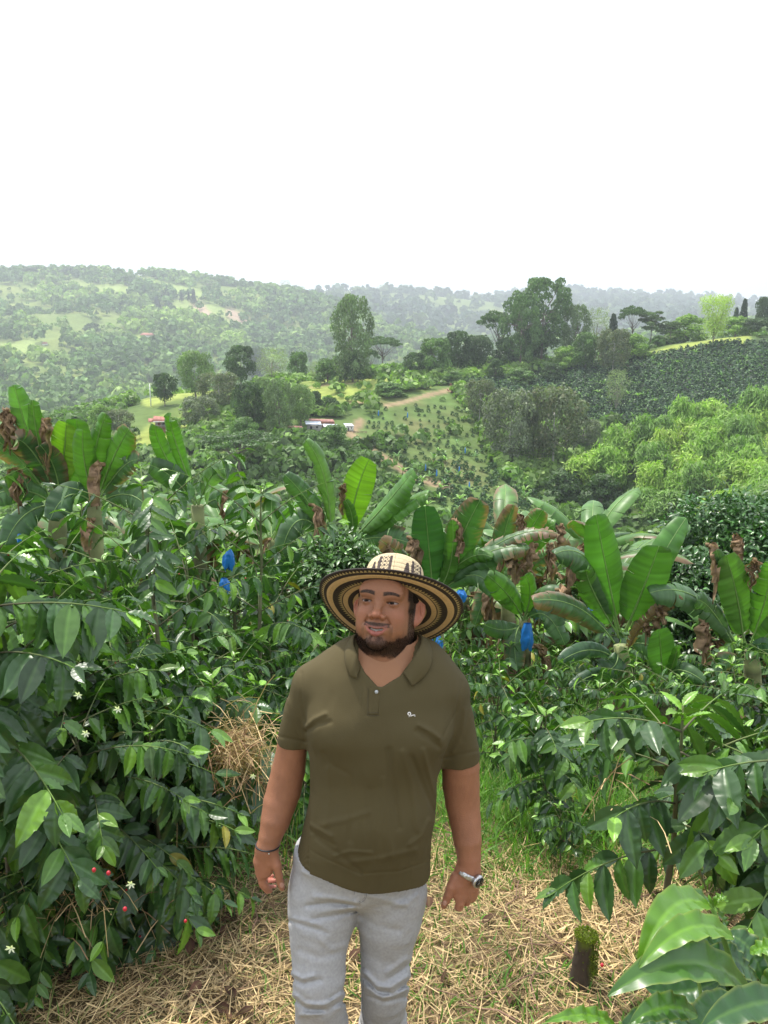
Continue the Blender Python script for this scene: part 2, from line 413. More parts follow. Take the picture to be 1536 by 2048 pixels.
def_tree('broad3', blob_lobes(18, rr, .5, .3, 1, .2), 5000, .036, (.06, .10, .035), 3)
def_tree('cloud', blob_lobes(46, rr, .52, .22, 1, .11, .62, lambda t: (.55+.45*math.sin(math.pi*min(1, t*1.15))) if t < .75 else math.sqrt(max(.05, 1-(t-.55)**2*4.2))), 11000, .021, (.085, .15, .05), 4, base_r=.022, th=.75, nl=18, tips=(.14, .22, .07), shell=.86)
def_tree('tall', blob_lobes(48, rr, .5, .12, 1, .12, .9, lambda t: .62+.38*math.sin(math.pi*(t*.9+.12)) if t < .82 else 1-(t-.82)*3.6), 9000, .022, (.13, .19, .08), 5, base_r=.016, th=.85, nl=20, tips=(.13, .17, .08), shell=.6)
def_tree('round', blob_lobes(30, rr, .5, .18, 1, .18, .9), 7500, .026, (.16, .24, .08), 6, base_r=.03, th=.45, nl=10, var=.22, shell=.55)
def_tree('pale', blob_lobes(30, rr, .5, .22, 1, .17, 1., lambda t: .4+.6*t if t < .7 else math.sqrt(max(.05, 1-((t-.7)/.32)**2))), 5200, .020, (.34, .44, .10), 7, base_r=.018, th=.5, nl=22, var=.2, shell=.35, bark=(.22, .19, .14), fork=.15)
def_tree('bare', blob_lobes(24, rr, .5, .25, 1, .17, 1.), 2600, .018, (.22, .27, .13), 8, base_r=.022, th=.6, nl=22, var=.25, shell=.3, bark=(.26, .23, .19), fork=.2)
_um = [(.5*math.cos(a)*q, .5*math.sin(a)*q, .80+.13*(1-q*q)+.03*rr.normal(), .15, .15, .05) for a, q in [(i*2.4, math.sqrt((i+.5)/22)) for i in range(22)]]
def_tree('umbrella', _um, 4200, .026, DG, 9, base_r=.022, th=.62, nl=14, fork=.55, shell=.5)
_tu = [(.42*math.cos(a)*q, .42*math.sin(a)*q, .45+.5*t+.03*rr.normal(), .14, .14, .05) for a, q, t in [(i*2.4, math.sqrt(rr.random())*(1-.4*(i/24.)), i/24.) for i in range(24)]]
def_tree('tiered', _tu, 4600, .026, (.075, .12, .04), 10, base_r=.016, th=.8, nl=16, fork=.4, shell=.5, bark=(.2, .17, .13))
def_tree('bush', blob_lobes(16, rr, .5, .05, 1, .2, .75, lambda t: math.sqrt(1-t*t*.9)), 3600, .045, MG, 12, th=.4, base_r=.03)
def_tree('bushd', blob_lobes(16, rr, .5, .05, 1, .2, .75, lambda t: math.sqrt(1-t*t*.9)), 3600, .045, DG, 13, th=.4, base_r=.03)
def_tree('bushy', blob_lobes(14, rr, .5, .05, 1, .2, .75, lambda t: math.sqrt(1-t*t*.9)), 3200, .045, LG, 14, th=.4, base_r=.03)
def_tree('grey', blob_lobes(34, rr, .5, .12, 1, .15, .9, lambda t: .65+.35*math.sin(math.pi*t)), 7600, .028, (.15, .18, .105), 15, th=.8, base_r=.02, bark=(.38, .36, .32), tips=(.20, .22, .15), shell=.6)
def_tree('greyo', blob_lobes(34, rr, .5, .25, 1, .15, .9, lambda t: .65+.35*math.sin(math.pi*t)), 6600, .028, (.12, .15, .075), 16, th=.8, base_r=.02, bark=(.42, .40, .36), tips=(.15, .15, .08), shell=.6)
def_tree('conifer', blob_lobes(30, rr, .5, .08, 1, .14, 1.1, lambda t: 1.02-t*.85), 4600, .035, (.04, .068, .035), 17, th=.9, base_r=.02)

# bamboo: arching plumes of hanging fine leaves on a culm
def bamboo_mesh(seed, col):
    r = np.random.default_rng(seed); parts = []; lf = []
    a00 = r.random()*6.28
    for k in range(4):
        a = a00+1.1*r.normal(); rad = .26+.26*r.random(); hh = .62+.38*r.random()
        tip = np.array([math.cos(a)*rad, math.sin(a)*rad, hh*.62]); top = np.array([tip[0]*.45, tip[1]*.45, hh*1.35])
        c = bez((.03*r.normal(), .03*r.normal(), -.05), top, tip, np.linspace(0, 1, 12)); parts.append(tube(c, np.linspace(.012, .003, 12), 5, (.25, .27, .10)))
        m = 1000; t = .22+.78*r.random(m)**.8; i = np.clip((t*11), 0, 10.99); i0 = i.astype(int); f = (i-i0)[:, None]
        q = c[i0]*(1-f)+c[i0+1]*f; wd = np.sin(math.pi*np.clip((t-.15)/.95, 0, 1))[:, None]; dn = r.random((m, 1))**1.3
        u = nrm(np.concatenate([r.normal(0, 1, (m, 2)), .3+.5*r.random((m, 1))], 1)); lat = r.normal(0, 1, (m, 3))*np.array([.055, .055, .012])
        lf.append((q+lat*(.5+wd)+np.array([0, 0, -.30])*dn*wd+[0, 0, .01], nrm(u+lat*8)))
    C = np.concatenate([x[0] for x in lf]); U = np.concatenate([x[1] for x in lf])
    V, F = quads_at(C, U+[0, 0, .5], .021*(.6+.8*r.random(len(C))), asp=4.6, jit=.35, r=r, droop=1.6)
    zz = (C[:, 2]-.4)/.6
    c = np.array(col)*(1+.22*r.normal(0, 1, (len(C), 1)))
    fm = mkmesh('bamboo_leaves', V, F, M['crown'], np.repeat(np.clip(c, .01, 1), 4, 0), smooth=False)
    v, f, cc = join(parts); return mkmesh('bamboo_culms', v, f, M['bark'], cc), fm
BAMBOO = [bamboo_mesh(20+i, c) for i, c in enumerate([(.28, .41, .07), (.21, .34, .06), (.16, .27, .06), (.30, .40, .08)])]

# coffee: leaf template with a central fold, wavy margin and raised panels between the side veins
def leaf_tpl(nu, nv, wavy=.035, droop=.35, waves=7, width=.44):
    u = np.linspace(0, 1, nu); v = np.linspace(-1, 1, nv); U, Vv = np.meshgrid(u, v, indexing='ij')
    w = width*.5*np.sin(math.pi*np.clip(U, 0, 1)**.82)**.85*(1-.15*U)+.004
    w = np.where(U > .86, w*(1-(U-.86)/.14*.55), w)
    x = U*(1-.10*droop*U*U); y = Vv*w
    z = -droop*.55*U**2+.05*np.abs(Vv)*w/.18
    z = z+wavy*np.sin(U*waves*2*math.pi+np.sign(Vv)*.6)*np.abs(Vv)**1.5*np.sin(math.pi*U)
    if nv > 3: z = z+.012*np.sin(U*11*2*math.pi-np.abs(Vv)*2.)*(1-np.abs(Vv))*(np.abs(Vv) > .05)
    x = x-(0.02*np.sin(U*waves*2*math.pi)*np.abs(Vv))*np.sin(math.pi*U)
    z[:, nv//2] -= .008
    return np.stack([x, y, z], -1).reshape(-1, 3), grid_faces(nu, nv), np.stack([U.ravel(), Vv.ravel()], 1)
def leaves(tpl, base, dirs, ups, L, colr, r, tipc=None):
    """place leaf templates: base points, direction of the leaf axis, up direction, length, per-leaf colour"""
    T, F, uv = tpl; n = len(base); L = np.broadcast_to(L, (n,))
    x = nrm(dirs); y = nrm(np.cross(ups, x)); z = np.cross(x, y)
    V = base[:, None]+(T[None, :, 0:1]*x[:, None]+T[None, :, 1:2]*y[:, None]+T[None, :, 2:3]*z[:, None])*L[:, None, None]
    Ff = (F[None]+(np.arange(n)*len(T))[:, None, None]).reshape(-1, F.shape[1])
    c = np.repeat(np.asarray(colr)[:, None], len(T), 1)
    mid = np.exp(-(uv[:, 1]/.10)**2)[None, :, None]*.55          # paler midrib
    c = c*(1-mid)+(c*1.5+np.array([.03, .05, .01]))*mid
    return V.reshape(-1, 3), Ff, c.reshape(-1, 3)
LT = [leaf_tpl(17, 9, .032, .35), leaf_tpl(17, 9, .045, .6, 6), leaf_tpl(17, 9, .025, .15, 8)]
LTm = [leaf_tpl(9, 5, .04, .35, 4), leaf_tpl(9, 5, .04, .6, 4)]
LTl = [leaf_tpl(5, 3, 0, .4)]
C_OLD = np.array([.036, .086, .022]); C_MID = np.array([.075, .165, .025]); C_NEW = np.array([.15, .30, .03])
def coffee_mesh(seed, H=1.6, stems=1, spread=.7, tpls=None, LL=.135, pairs=.075, branch_step=.11, up=.5, zmin=.15, new=.25, density=1., lean=None, berries=True, sag=.5):
    r = np.random.default_rng(seed); tpls = tpls or LT; wood = []; B, D, U, S, Cc, Kc = [], [], [], [], [], []; fruit = []; flowers = []
    for s in range(stems):
        a = r.random()*6.28; ln = np.array([math.cos(a), math.sin(a)])*(.22*H*(stems > 1)*r.random()+.04*H) if lean is None else np.array(lean)*(1+.2*r.normal())
        hs = H*(1 if s == 0 else .7+.3*r.random())
        ts = np.linspace(0, 1, 9); st = np.stack([ln[0]*ts**1.4, ln[1]*ts**1.4, hs*ts-.04], 1)+np.c_[r.normal(0, .008, (9, 2))*ts[:, None], np.zeros(9)]
        wood.append(tube(st, np.linspace(.021, .005, 9)*(H/1.6)**.5, 7, np.array([.17, .13, .10])+np.zeros((9, 3))+np.linspace(0, 1, 9)[:, None]*np.array([-.05, .02, -.05])))
        zc = zmin*H; ang = r.random()*6.28
        while zc < hs*.985:
            t = zc/hs; p0 = np.array([np.interp(t, ts, st[:, i]) for i in range(3)]); ang += 1.57+.25*r.normal()
            for sd in (0, math.pi):
                if r.random() > .9*density: continue
                bl = spread*(.35+.75*math.sin(math.pi*min(1, .16+(1-t)*.75))**.8)*(.75+.4*r.random())
                if t > .93: bl *= .45
                aa = ang+sd+.2*r.normal(); out = np.array([math.cos(aa), math.sin(aa), 0])
                el = up*(1-.4*(1-t))+.15*r.normal()
                p2 = p0+out*bl*.95+np.array([0, 0, bl*(el-sag*bl*(1.1-t))]); p1 = p0+out*bl*.5+np.array([0, 0, bl*el*.75])
                nb = 8; bp = bez(p0, p1, p2, np.linspace(0, 1, nb)); wc = np.linspace(0, 1, nb)[:, None]*np.array([-.02, .10, -.04])+np.array([.13, .11, .07])
                wood.append(tube(bp, np.linspace(.0048, .0018, nb), 5, wc))
                n = max(2, int(bl/pairs)); tt = (np.arange(n)+.6)/n
                for j, q in enumerate(tt):
                    if q < .15 and r.random() < .6: continue
                    i = q*(nb-1); i0 = min(int(i), nb-2); f = i-i0; b = bp[i0]*(1-f)+bp[i0+1]*f; dr = nrm(bp[i0+1]-bp[i0])
                    side = nrm(np.cross(dr, [0, 0, 1])); last = j == n-1
                    for sg in (1, -1):
                        if r.random() < .06: continue
                        dd = nrm(side*sg*(.8 if not last else .5)+dr*(.5 if not last else 1.0)+np.array([0, 0, -.75 if not last else -.05])+r.normal(0, .22, 3))
                        B.append(b); D.append(dd); U.append(nrm(np.array([0, 0, .8])+r.normal(0, .25, 3)+out*.7))
                        ls = LL*(.75+.45*r.random())*(1 if not last else .62); S.append(ls)
                        g = r.random(); isn = (last and r.random() < .75*min(1, new*3)) or g < new*.25
                        c = C_NEW if isn else (C_OLD if g < .75 else C_MID)
                        if isn: c = c*(.6+.5*r.random())
                        if r.random() < .006: c = np.array([.22, .20, .03])
                        Cc.append(c*(1+.18*r.normal()))
                    if berries and .2 < q < .85 and r.random() < .35:
                        for _ in range(r.integers(2, 7)): fruit.append(b+r.normal(0, .011, 3)+[0, 0, -.004])
            zc += branch_step*(.75+.5*r.random())*(H/1.6)**.5
        for k in range(4):          # upright shoot at the top
            a = k*1.57+r.random()*.4; B.append(st[-1]-[0, 0, .02*k]); D.append(np.array([math.cos(a)*.7, math.sin(a)*.7, .55])); U.append(np.array([-.3*math.cos(a), -.3*math.sin(a), 1])); S.append(LL*(.5+.2*k/2)); Cc.append(C_NEW*(.75+.4*r.random()))
    B, D, U, S, Cc = map(np.array, (B, D, U, S, Cc)); Cc = np.clip(Cc, .006, 1)
    kk = r.integers(0, len(tpls), len(B)); ps = []
    for i, tp in enumerate(tpls):
        m = kk == i
        if m.any(): ps.append(leaves(tp, B[m], D[m], U[m], S[m], Cc[m], r))
    V, F, c = join(ps); out = {'foliage': mkmesh('coffee_foliage', V, F, M['coffee'], c)}
    V, F, c = join(wood); out['stem'] = mkmesh('coffee_stem', V, F, M['bark'], c)
    if berries and fruit:
        fruit = np.array(fruit); sv = np.array([[0, 0, 1], [1, 0, 0], [0, 1, 0], [-1, 0, 0], [0, -1, 0], [0, 0, -1]])*.0062
        ic = bpy_ico(.0062); out['fruit'] = fruit[r.permutation(len(fruit))[:36]]; V = (fruit[:, None]+ic[0][None]).reshape(-1, 3); F = (ic[1][None]+(np.arange(len(fruit))*len(ic[0]))[:, None, None]).reshape(-1, 3)
        fc = np.where((r.random(len(fruit)) < .07)[:, None], [.35, .012, .02], [.10, .20, .03])*(1+.2*r.normal(0, 1, (len(fruit), 1)))
    return out
def bpy_ico(rad):
    import bmesh
    b = bmesh.new(); bmesh.ops.create_icosphere(b, subdivisions=1, radius=rad)
    V = np.array([v.co[:] for v in b.verts]); F = np.array([[v.index for v in f.verts] for f in b.faces]); b.free()
    return V, F
BERRY = []
for c_ in ((.35, .012, .02), (.10, .20, .03)):
    v_, f_ = bpy_ico(.0062); BERRY.append(mkmesh('berry', v_, f_, M['coffee'], np.ones((len(v_), 3))*c_))
def put_coffee(me, p, rz, sc_, label, group=None, name='coffee_shrub', tilt=(0, 0)):
    e = empty(name, p, rz, (sc_, sc_, sc_)); e.rotation_euler = (tilt[0], tilt[1], rz); tag(e, label, 'coffee shrub', group)
    for k in ('foliage', 'stem'):
        if k in me: obj(k, me[k], e)
    for i, q in enumerate(me.get('fruit', ())): obj('berry', BERRY[0 if i % 13 == 5 else 1], e, q)
    return e

# banana leaf: blade strips along an arching midrib
def banana_leaf(p0, p1, p2, width, up, r, tear=.3, col=(.07, .17, .03), dry=0., fold=.35, n=44, petiole=.14, curl=0., ripple=.012, tipdry=0.):
    t = np.linspace(0, 1, n); C = bez(p0, p1, p2, t); L = np.linalg.norm(np.diff(C, axis=0), axis=1).sum()
    d = nrm(np.gradient(C, axis=0)); s = nrm(np.cross(d, np.asarray(up, float))); nn = np.cross(s, d)
    tw = np.clip((t-petiole)/(1-petiole), 0, 1); w = width*.5*np.clip(np.sin(math.pi*np.clip(tw*.93+.035, 0, 1))**.42, 0, 1)*(t >= petiole)
    w[t < petiole] = 0; w[-1] *= .25; w[-2] *= .7
    i0 = int(np.ceil(petiole*(n-1))); w[i0] *= .35
    parts = []; col = np.array(col); dc = np.array([.20, .125, .065])
    nv = 6; vv = np.linspace(0, 1, nv)
    ph0 = r.random()*6
    for sg in (1, -1):
        cuts = [i0]; i = i0
        while i < n-1:
            i += max(2, int((3+8*r.random())*(1.6-tear*1.4))) if tear > 0 else n
            cuts.append(min(i, n-1))
        for a, b in zip(cuts[:-1], cuts[1:]):
            if b <= a: continue
            idx = np.arange(a, b+1); dro = fold+(tear*.9*r.random()*r.random()*1.6 if tear else 0); sh = r.normal(0, .05)*tear
            Wd = w[idx]*(1-.25*tear*r.random()); ww = vv[None]*Wd[:, None]
            # narrow each strip towards its outer end when torn, so gaps open
            k = (np.arange(len(idx))/(max(1, len(idx)-1))-.5)[:, None]; gap = -.5*min(1, tear*1.0)*k*vv[None]**1.5*(L/n)*1.6
            th = dro*vv[None]**1.4+curl*vv[None]; V = C[idx][:, None]+s[idx][:, None]*(sg*ww*np.cos(th))[..., None]
            V = V+nn[idx][:, None]*((.16*ww*(1 if dro < .6 else .3)-ww*np.sin(th)*1.)[..., None])
            V = V+d[idx][:, None]*((ww*(.18+sh)+gap)[..., None])
            rp = ripple*.7*np.sin(t[idx]*L*(50+30*ph0/6)+ph0+2*np.sin(t[idx]*9+ph0)+sg)[:, None]*vv[None]*(1-.5*vv[None]); V = V+nn[idx][:, None]*rp[..., None]
            e = dry+tipdry*sst(.55, 1, t[idx])[:, None]+0.
            ed = sst(.75-.7*e, 1.25-.9*e, vv[None]+.12*r.normal(0, 1, (len(idx), nv))) if np.max(e) > .02 else np.zeros((len(idx), nv))
            st = 1+.04*np.sin(t[idx]*L*90+ph0)[:, None]+.10*r.normal(0, 1, (len(idx), 1))
            c = (col*(1+.10*r.normal()))[None, None]*st[..., None]*(1-.15*vv[None, :, None])+0*vv[None, :, None]
            c = c*(1-ed[..., None])+dc*(.7+.6*r.random())*ed[..., None]
            parts.append((V.reshape(-1, 3), [grid_faces(len(idx), nv)], np.clip(c, .01, 1).reshape(-1, 3)))
    rb = np.linspace(.028, .006, n)*max(.5, width/.5)*.55
    parts.append(tube(C+nn*rb[:, None]*.25, rb, 6, np.array([.24, .36, .12])*(1-.0*dry) if dry < .6 else dc))
    return join(parts)
def hang_leaf(p0, L, width, r, out, col=(.19, .12, .07)):
    """dead leaf hanging in crumpled strips"""
    parts = []; p0 = np.asarray(p0, float); o = np.array([out[0], out[1], 0.])
    p1 = p0+o*L*.35+[0, 0, .12*L]; p2 = p0+o*L*.3+[0, 0, -L]; t = np.linspace(0, 1, 26); C = bez(p0, p1, p2, t); s = nrm(np.cross(np.gradient(C, axis=0), o+[0, 0, .1])); fr = nrm(np.cross(s, np.gradient(C, axis=0)))
    for k in range(9):
        a = r.integers(2, 12); b = r.integers(14, 26); idx = np.arange(a, b); ph = r.random()*6; off = r.normal(0, width*.22)
        w = width*(.07+.11*r.random())*np.sin(math.pi*(idx-a+.5)/(b-a))**.5
        x = off*np.sin(math.pi*(idx-a)/(b-a)*.8)+.02*np.sin(idx*.9+ph)
        tw = ph+.25*idx*r.normal(0, .8); cc = []
        V = []
        for j in (-1, -.4, .3, 1):
            V.append(C[idx]+s[idx]*(x+j*w*np.cos(tw))[:, None]+fr[idx]*(j*w*np.sin(tw)+.02*r.normal()+.3*w*math.cos(j*2))[:, None]); cc.append(np.array(col)*(.6+.9*r.random(len(idx))[:, None]))
        parts.append((np.stack(V, 1).reshape(-1, 3), [grid_faces(len(idx), 4)], np.stack(cc, 1).reshape(-1, 3)))
    parts.append(tube(C, np.linspace(.02, .005, 26), 5, (.22, .15, .08)))
    return join(parts)
def pseudostem(p0, p1, r0, r, n=16):
    t = np.linspace(0, 1, n); C = np.asarray(p0)+(np.asarray(p1)-np.asarray(p0))*t[:, None]+np.c_[.02*np.sin(t*3), .02*np.cos(t*4), 0*t]
    rad = r0*(1.15-.55*t)*(1+.06*r.normal(0, 1, n)); g = sst(.35, .9, t)[:, None]
    c = (np.array([.13, .085, .05])*(1-g)+np.array([.20, .22, .09])*g)*(1+.25*r.normal(0, 1, (n, 1)))
    parts = [tube(C, rad, 12, np.clip(c, .02, 1))]
    for k in range(10):           # peeling sheaths
        a = r.random()*6.28; z = r.random()*.8; i = int(z*(n-1)); q = C[i]; o = np.array([math.cos(a), math.sin(a), 0]); s = np.array([-o[1], o[0], 0]); L = .25+.4*r.random()
        tt = np.linspace(0, 1, 7); cen = q+o*(rad[i]*1.02+.05*tt[:, None]**2)+np.array([0, 0, 1])*(-L*tt[:, None]); w = .05*(1-.6*tt)
        V = np.stack([cen-s*w[:, None], cen+o*.012, cen+s*w[:, None]], 1).reshape(-1, 3); parts.append((V, [grid_faces(7, 3)], np.array([.20, .13, .075])*(.6+.8*r.random())))
    return join(parts)
def banana_gen(seed, H=2.2, nl=8, LL=1.7, tear=.5, dead=3, lod=1):
    """a free-standing banana plant: list of (part, mesh)"""
    r = np.random.default_rng(seed); out = []; top = np.array([.05*r.normal(), .05*r.normal(), H])
    v, f, c = pseudostem((0, 0, -.1), top, .11, r); out.append(('pseudostem', mkmesh('pseudostem', v, f, M['bark'], c)))
    for k in range(nl):
        a = k*2.4+r.random()*.5; el = 1.25-1.15*(k/nl)+.12*r.normal(); L = LL*(.8+.35*r.random())*(.75+.25*min(1, k/2.))
        o = np.array([math.cos(a), math.sin(a), 0]); p1 = top+(o*math.cos(el)+[0, 0, math.sin(el)])*L*.6; p2 = p1+(o*math.cos(el-.9)+[0, 0, math.sin(el-.9)])*L*.5
        g = r.random(); col = np.array([.065, .15, .03])*(1-g)+np.array([.10, .21, .045])*g
        v, f, c = banana_leaf(top-[0, 0, .05*k], p1, p2, .36+.14*r.random(), (-.2*o[0], -.2*o[1], 1), r, tear=tear*(.4+r.random()), col=col, dry=.12*(r.random() < .4)+.4*(k > nl-3)*r.random(), tipdry=.6*(r.random() < .4), n=44 if lod else 24)
        out.append(('leaf', mkmesh('banana_leaf', v, f, M['banana'], c)))
    for k in range(dead):
        a = r.random()*6.28; v, f, c = hang_leaf(top-[0, 0, .12*k], 1.0+.5*r.random(), .4, r, (math.cos(a), math.sin(a))); out.append(('dead_leaf', mkmesh('dead_leaf', v, f, M['dry'], c)))
    return out
# ------------------------------------------------------------------ far slopes
def scatter_forest(name, dlo, dhi, n, size, dens, seed, col, nq, kind='stuff', hs=1.3, bright=None, m='farleaf'):
    r = np.random.default_rng(seed); a = r.uniform(-.62, .62, n*3); u = r.random(n*3); d = np.sqrt(dlo**2+(dhi**2-dlo**2)*u); x = a*d
    z = hgt(x, d); px, py, _ = proj(np.stack([x, d, z], -1)); keep = r.random(n*3) < dens(px, py, x, d); x, d, z, px, py = [v[keep][:n] for v in (x, d, z, px, py)]
    k = len(x); s = size(d)*(.55+1.1*r.random(k)**2.5); w = nrm(r.normal(0, 1, (k, nq, 3))); w[..., 2] = np.abs(w[..., 2])*1.0-.12
    rad = .75+.3*r.random((k, nq, 1)); C = np.stack([x, d, z], -1)[:, None]+w*rad*s[:, None, None]*np.array([1, 1, hs])*.5+np.array([0, 0, 1])*(s*.35*hs)[:, None, None]
    V, F = quads_at(C.reshape(-1, 3), w.reshape(-1, 3), np.repeat(s, nq)*(1.9/math.sqrt(nq)), asp=1.3, jit=.45, r=r)
    tcol = np.array(col)*(1+.22*r.normal(0, 1, (k, 1)))
    g = np.clip(fbm(x/60, d/60, 0, 77, 3)*1.6+.25*r.normal(0, 1, k), -.5, 1)[:, None]
    tcol = tcol*(1-np.clip(g, 0, 1))+np.array(bright if bright is not None else col)*np.clip(g, 0, 1)
    c = np.repeat(tcol, nq*4, 0)*(1+.18*np.repeat(r.normal(0, 1, (k*nq, 1)), 4, 0))
    o = obj(name, mkmesh(name, V, F, M[m], np.clip(c, .008, 1), smooth=False)); tag(o, kind=kind); return o
def dens_far(px, py, x, d):
    f = .62+1.1*fbm(x/110, d/110, 0, 51, 4)
    for poly, wd in (([(0, 700), (80, 692)], 14), ([(0, 790), (80, 800)], 28), ([(270, 680), (340, 676)], 10), ([(260, 582), (150, 572), (60, 586)], 8), ([(230, 548), (400, 590)], 8), ([(360, 615), (490, 640)], 16), ([(770, 650), (900, 672)], 12)):
        f = np.where(seg_d(px, py, poly) < wd, f*.06, f)
    f = np.where((px > 480) & (px < 720) & (py > 580), f+.35, f)
    f = np.where((px < 420) & (py > 760), f+.3, f)
    return np.clip(f, .03, 1)
f1 = scatter_forest('hillside_woodland', 400, 1500, 24000, lambda d: 6.2+d*.0022, dens_far, 1, (.13, .21, .07), 22, bright=(.33, .45, .115))
tag(f1, 'mixed woods and thickets covering the hazy slope across the valley', 'woodland')
f2 = scatter_forest('distant_woodland', 1500, 3150, 6500, lambda d: 17., lambda px, py, x, d: np.clip(.2+1.2*fbm(x/300, d/300, 0, 61, 3), .03, 1), 2, (.085, .13, .085), 16, bright=(.22, .28, .12))
tag(f2, 'faint woods on the farthest blue ridges', 'woodland')

# far single features -------------------------------------------------
for i, (px, py, w_, h_) in enumerate([(316, 612, 9, 20), (338, 606, 9, 20), (363, 604, 9, 20), (388, 610, 14, 30), (314, 618, 16, 24), (378, 603, 8, 17)]):
    lab = ['first small conifer from the left in the row on the far slope', 'second small conifer of the row on the far slope', 'slim conifer in the middle of the far row', 'tallest dark conifer above the pale field of the far slope', 'broad dark conifer below the left end of the far row', 'small conifer just left of the tallest in the far row'][i]
    plant_tree('conifer', px, py, h_, w_, 'conifer_tree', lab, 'tree', 'conifers in a row on the far slope')
plant_tree('broad1', 185, 674, 26, 34, 'round_tree', 'single dark round tree on the bright slope left of the pale-roofed far house')
plant_tree('broad3', 68, 549, 14, 42, 'ridge_tree', 'leftmost flat clump of trees on the far ridge skyline')
plant_tree('broad3', 150, 549, 14, 44, 'ridge_tree', 'wide low tree on the ridge skyline right of the leftmost clump')
for px, py, w_, h_, lab in [(415, 578, 50, 18, 'dark low tree on the skyline where the left ridge starts to drop'), (570, 583, 26, 22, 'tall thin tree standing highest on the middle skyline'), (545, 584, 22, 15, 'small tree just left of the tall one on the middle skyline'), (600, 587, 24, 14, 'small tree just right of the tall one on the middle skyline'), (766, 588, 26, 18, 'pair of pale trees on the skyline right of the tall poplar-like tree')]:
    plant_tree('bare', px, py, h_, w_, 'ridge_tree', lab)

# ------------------------------------------------------------------ mid hill: bushes that nobody could count
def dens_mid(px, py, x, d):
    f = .35+.9*fbm(x/18, d/18, 0, 81, 3)
    f = np.where(inpoly(px, py, FIELD), .015, f); f = np.where(inpoly(px, py, PLANT), 0, f)
    f = np.where(inpoly(px, py, [(590, 760), (760, 758), (760, 830), (690, 838), (590, 800)]), .03, f)
    f = np.where(inpoly(px, py, [(280, 790), (440, 740), (560, 745), (470, 800), (330, 905), (260, 920), (260, 830)]), f*.12, f)
    f = np.where(inpoly(px, py, [(560, 850), (740, 850), (860, 960), (960, 1080), (560, 1080)]), f*.8+.3, f)
    f = np.where(inpoly(px, py, [(560, 835), (770, 835), (770, 884), (560, 884)]), .0, f); f = np.where(inpoly(px, py, [(285, 820), (350, 820), (350, 905), (285, 905)]), 0, f)
    f = np.where(inpoly(px, py, [(760, 900), (960, 940), (1100, 1000), (1080, 1075), (830, 1075)]), f*.12, f)
    f = np.where(seg_d(px, py, [(700, 868), (750, 905), (830, 955), (900, 975)]) < 9, 0, f)
    f = np.where(seg_d(px, py, [(1240, 740), (1310, 712), (1390, 694), (1500, 680)]) < 13, 0, f)
    f = np.where((px > 1080) & (py > 1060) & (py < 1160), .25, f)
    f = np.where(seg_d(px, py, [(930, 772), (865, 788), (770, 812)]) < 12, 0, f)
    return np.clip(f, 0, 1)
f3 = scatter_forest('hillside_scrub', 60, 262, 24000, lambda d: 2.3, dens_mid, 3, (.11, .185, .05), 30, bright=(.21, .32, .07), m='crown', hs=.9)
tag(f3, 'dense green scrub covering the near slopes of the opposite hill', 'scrub')

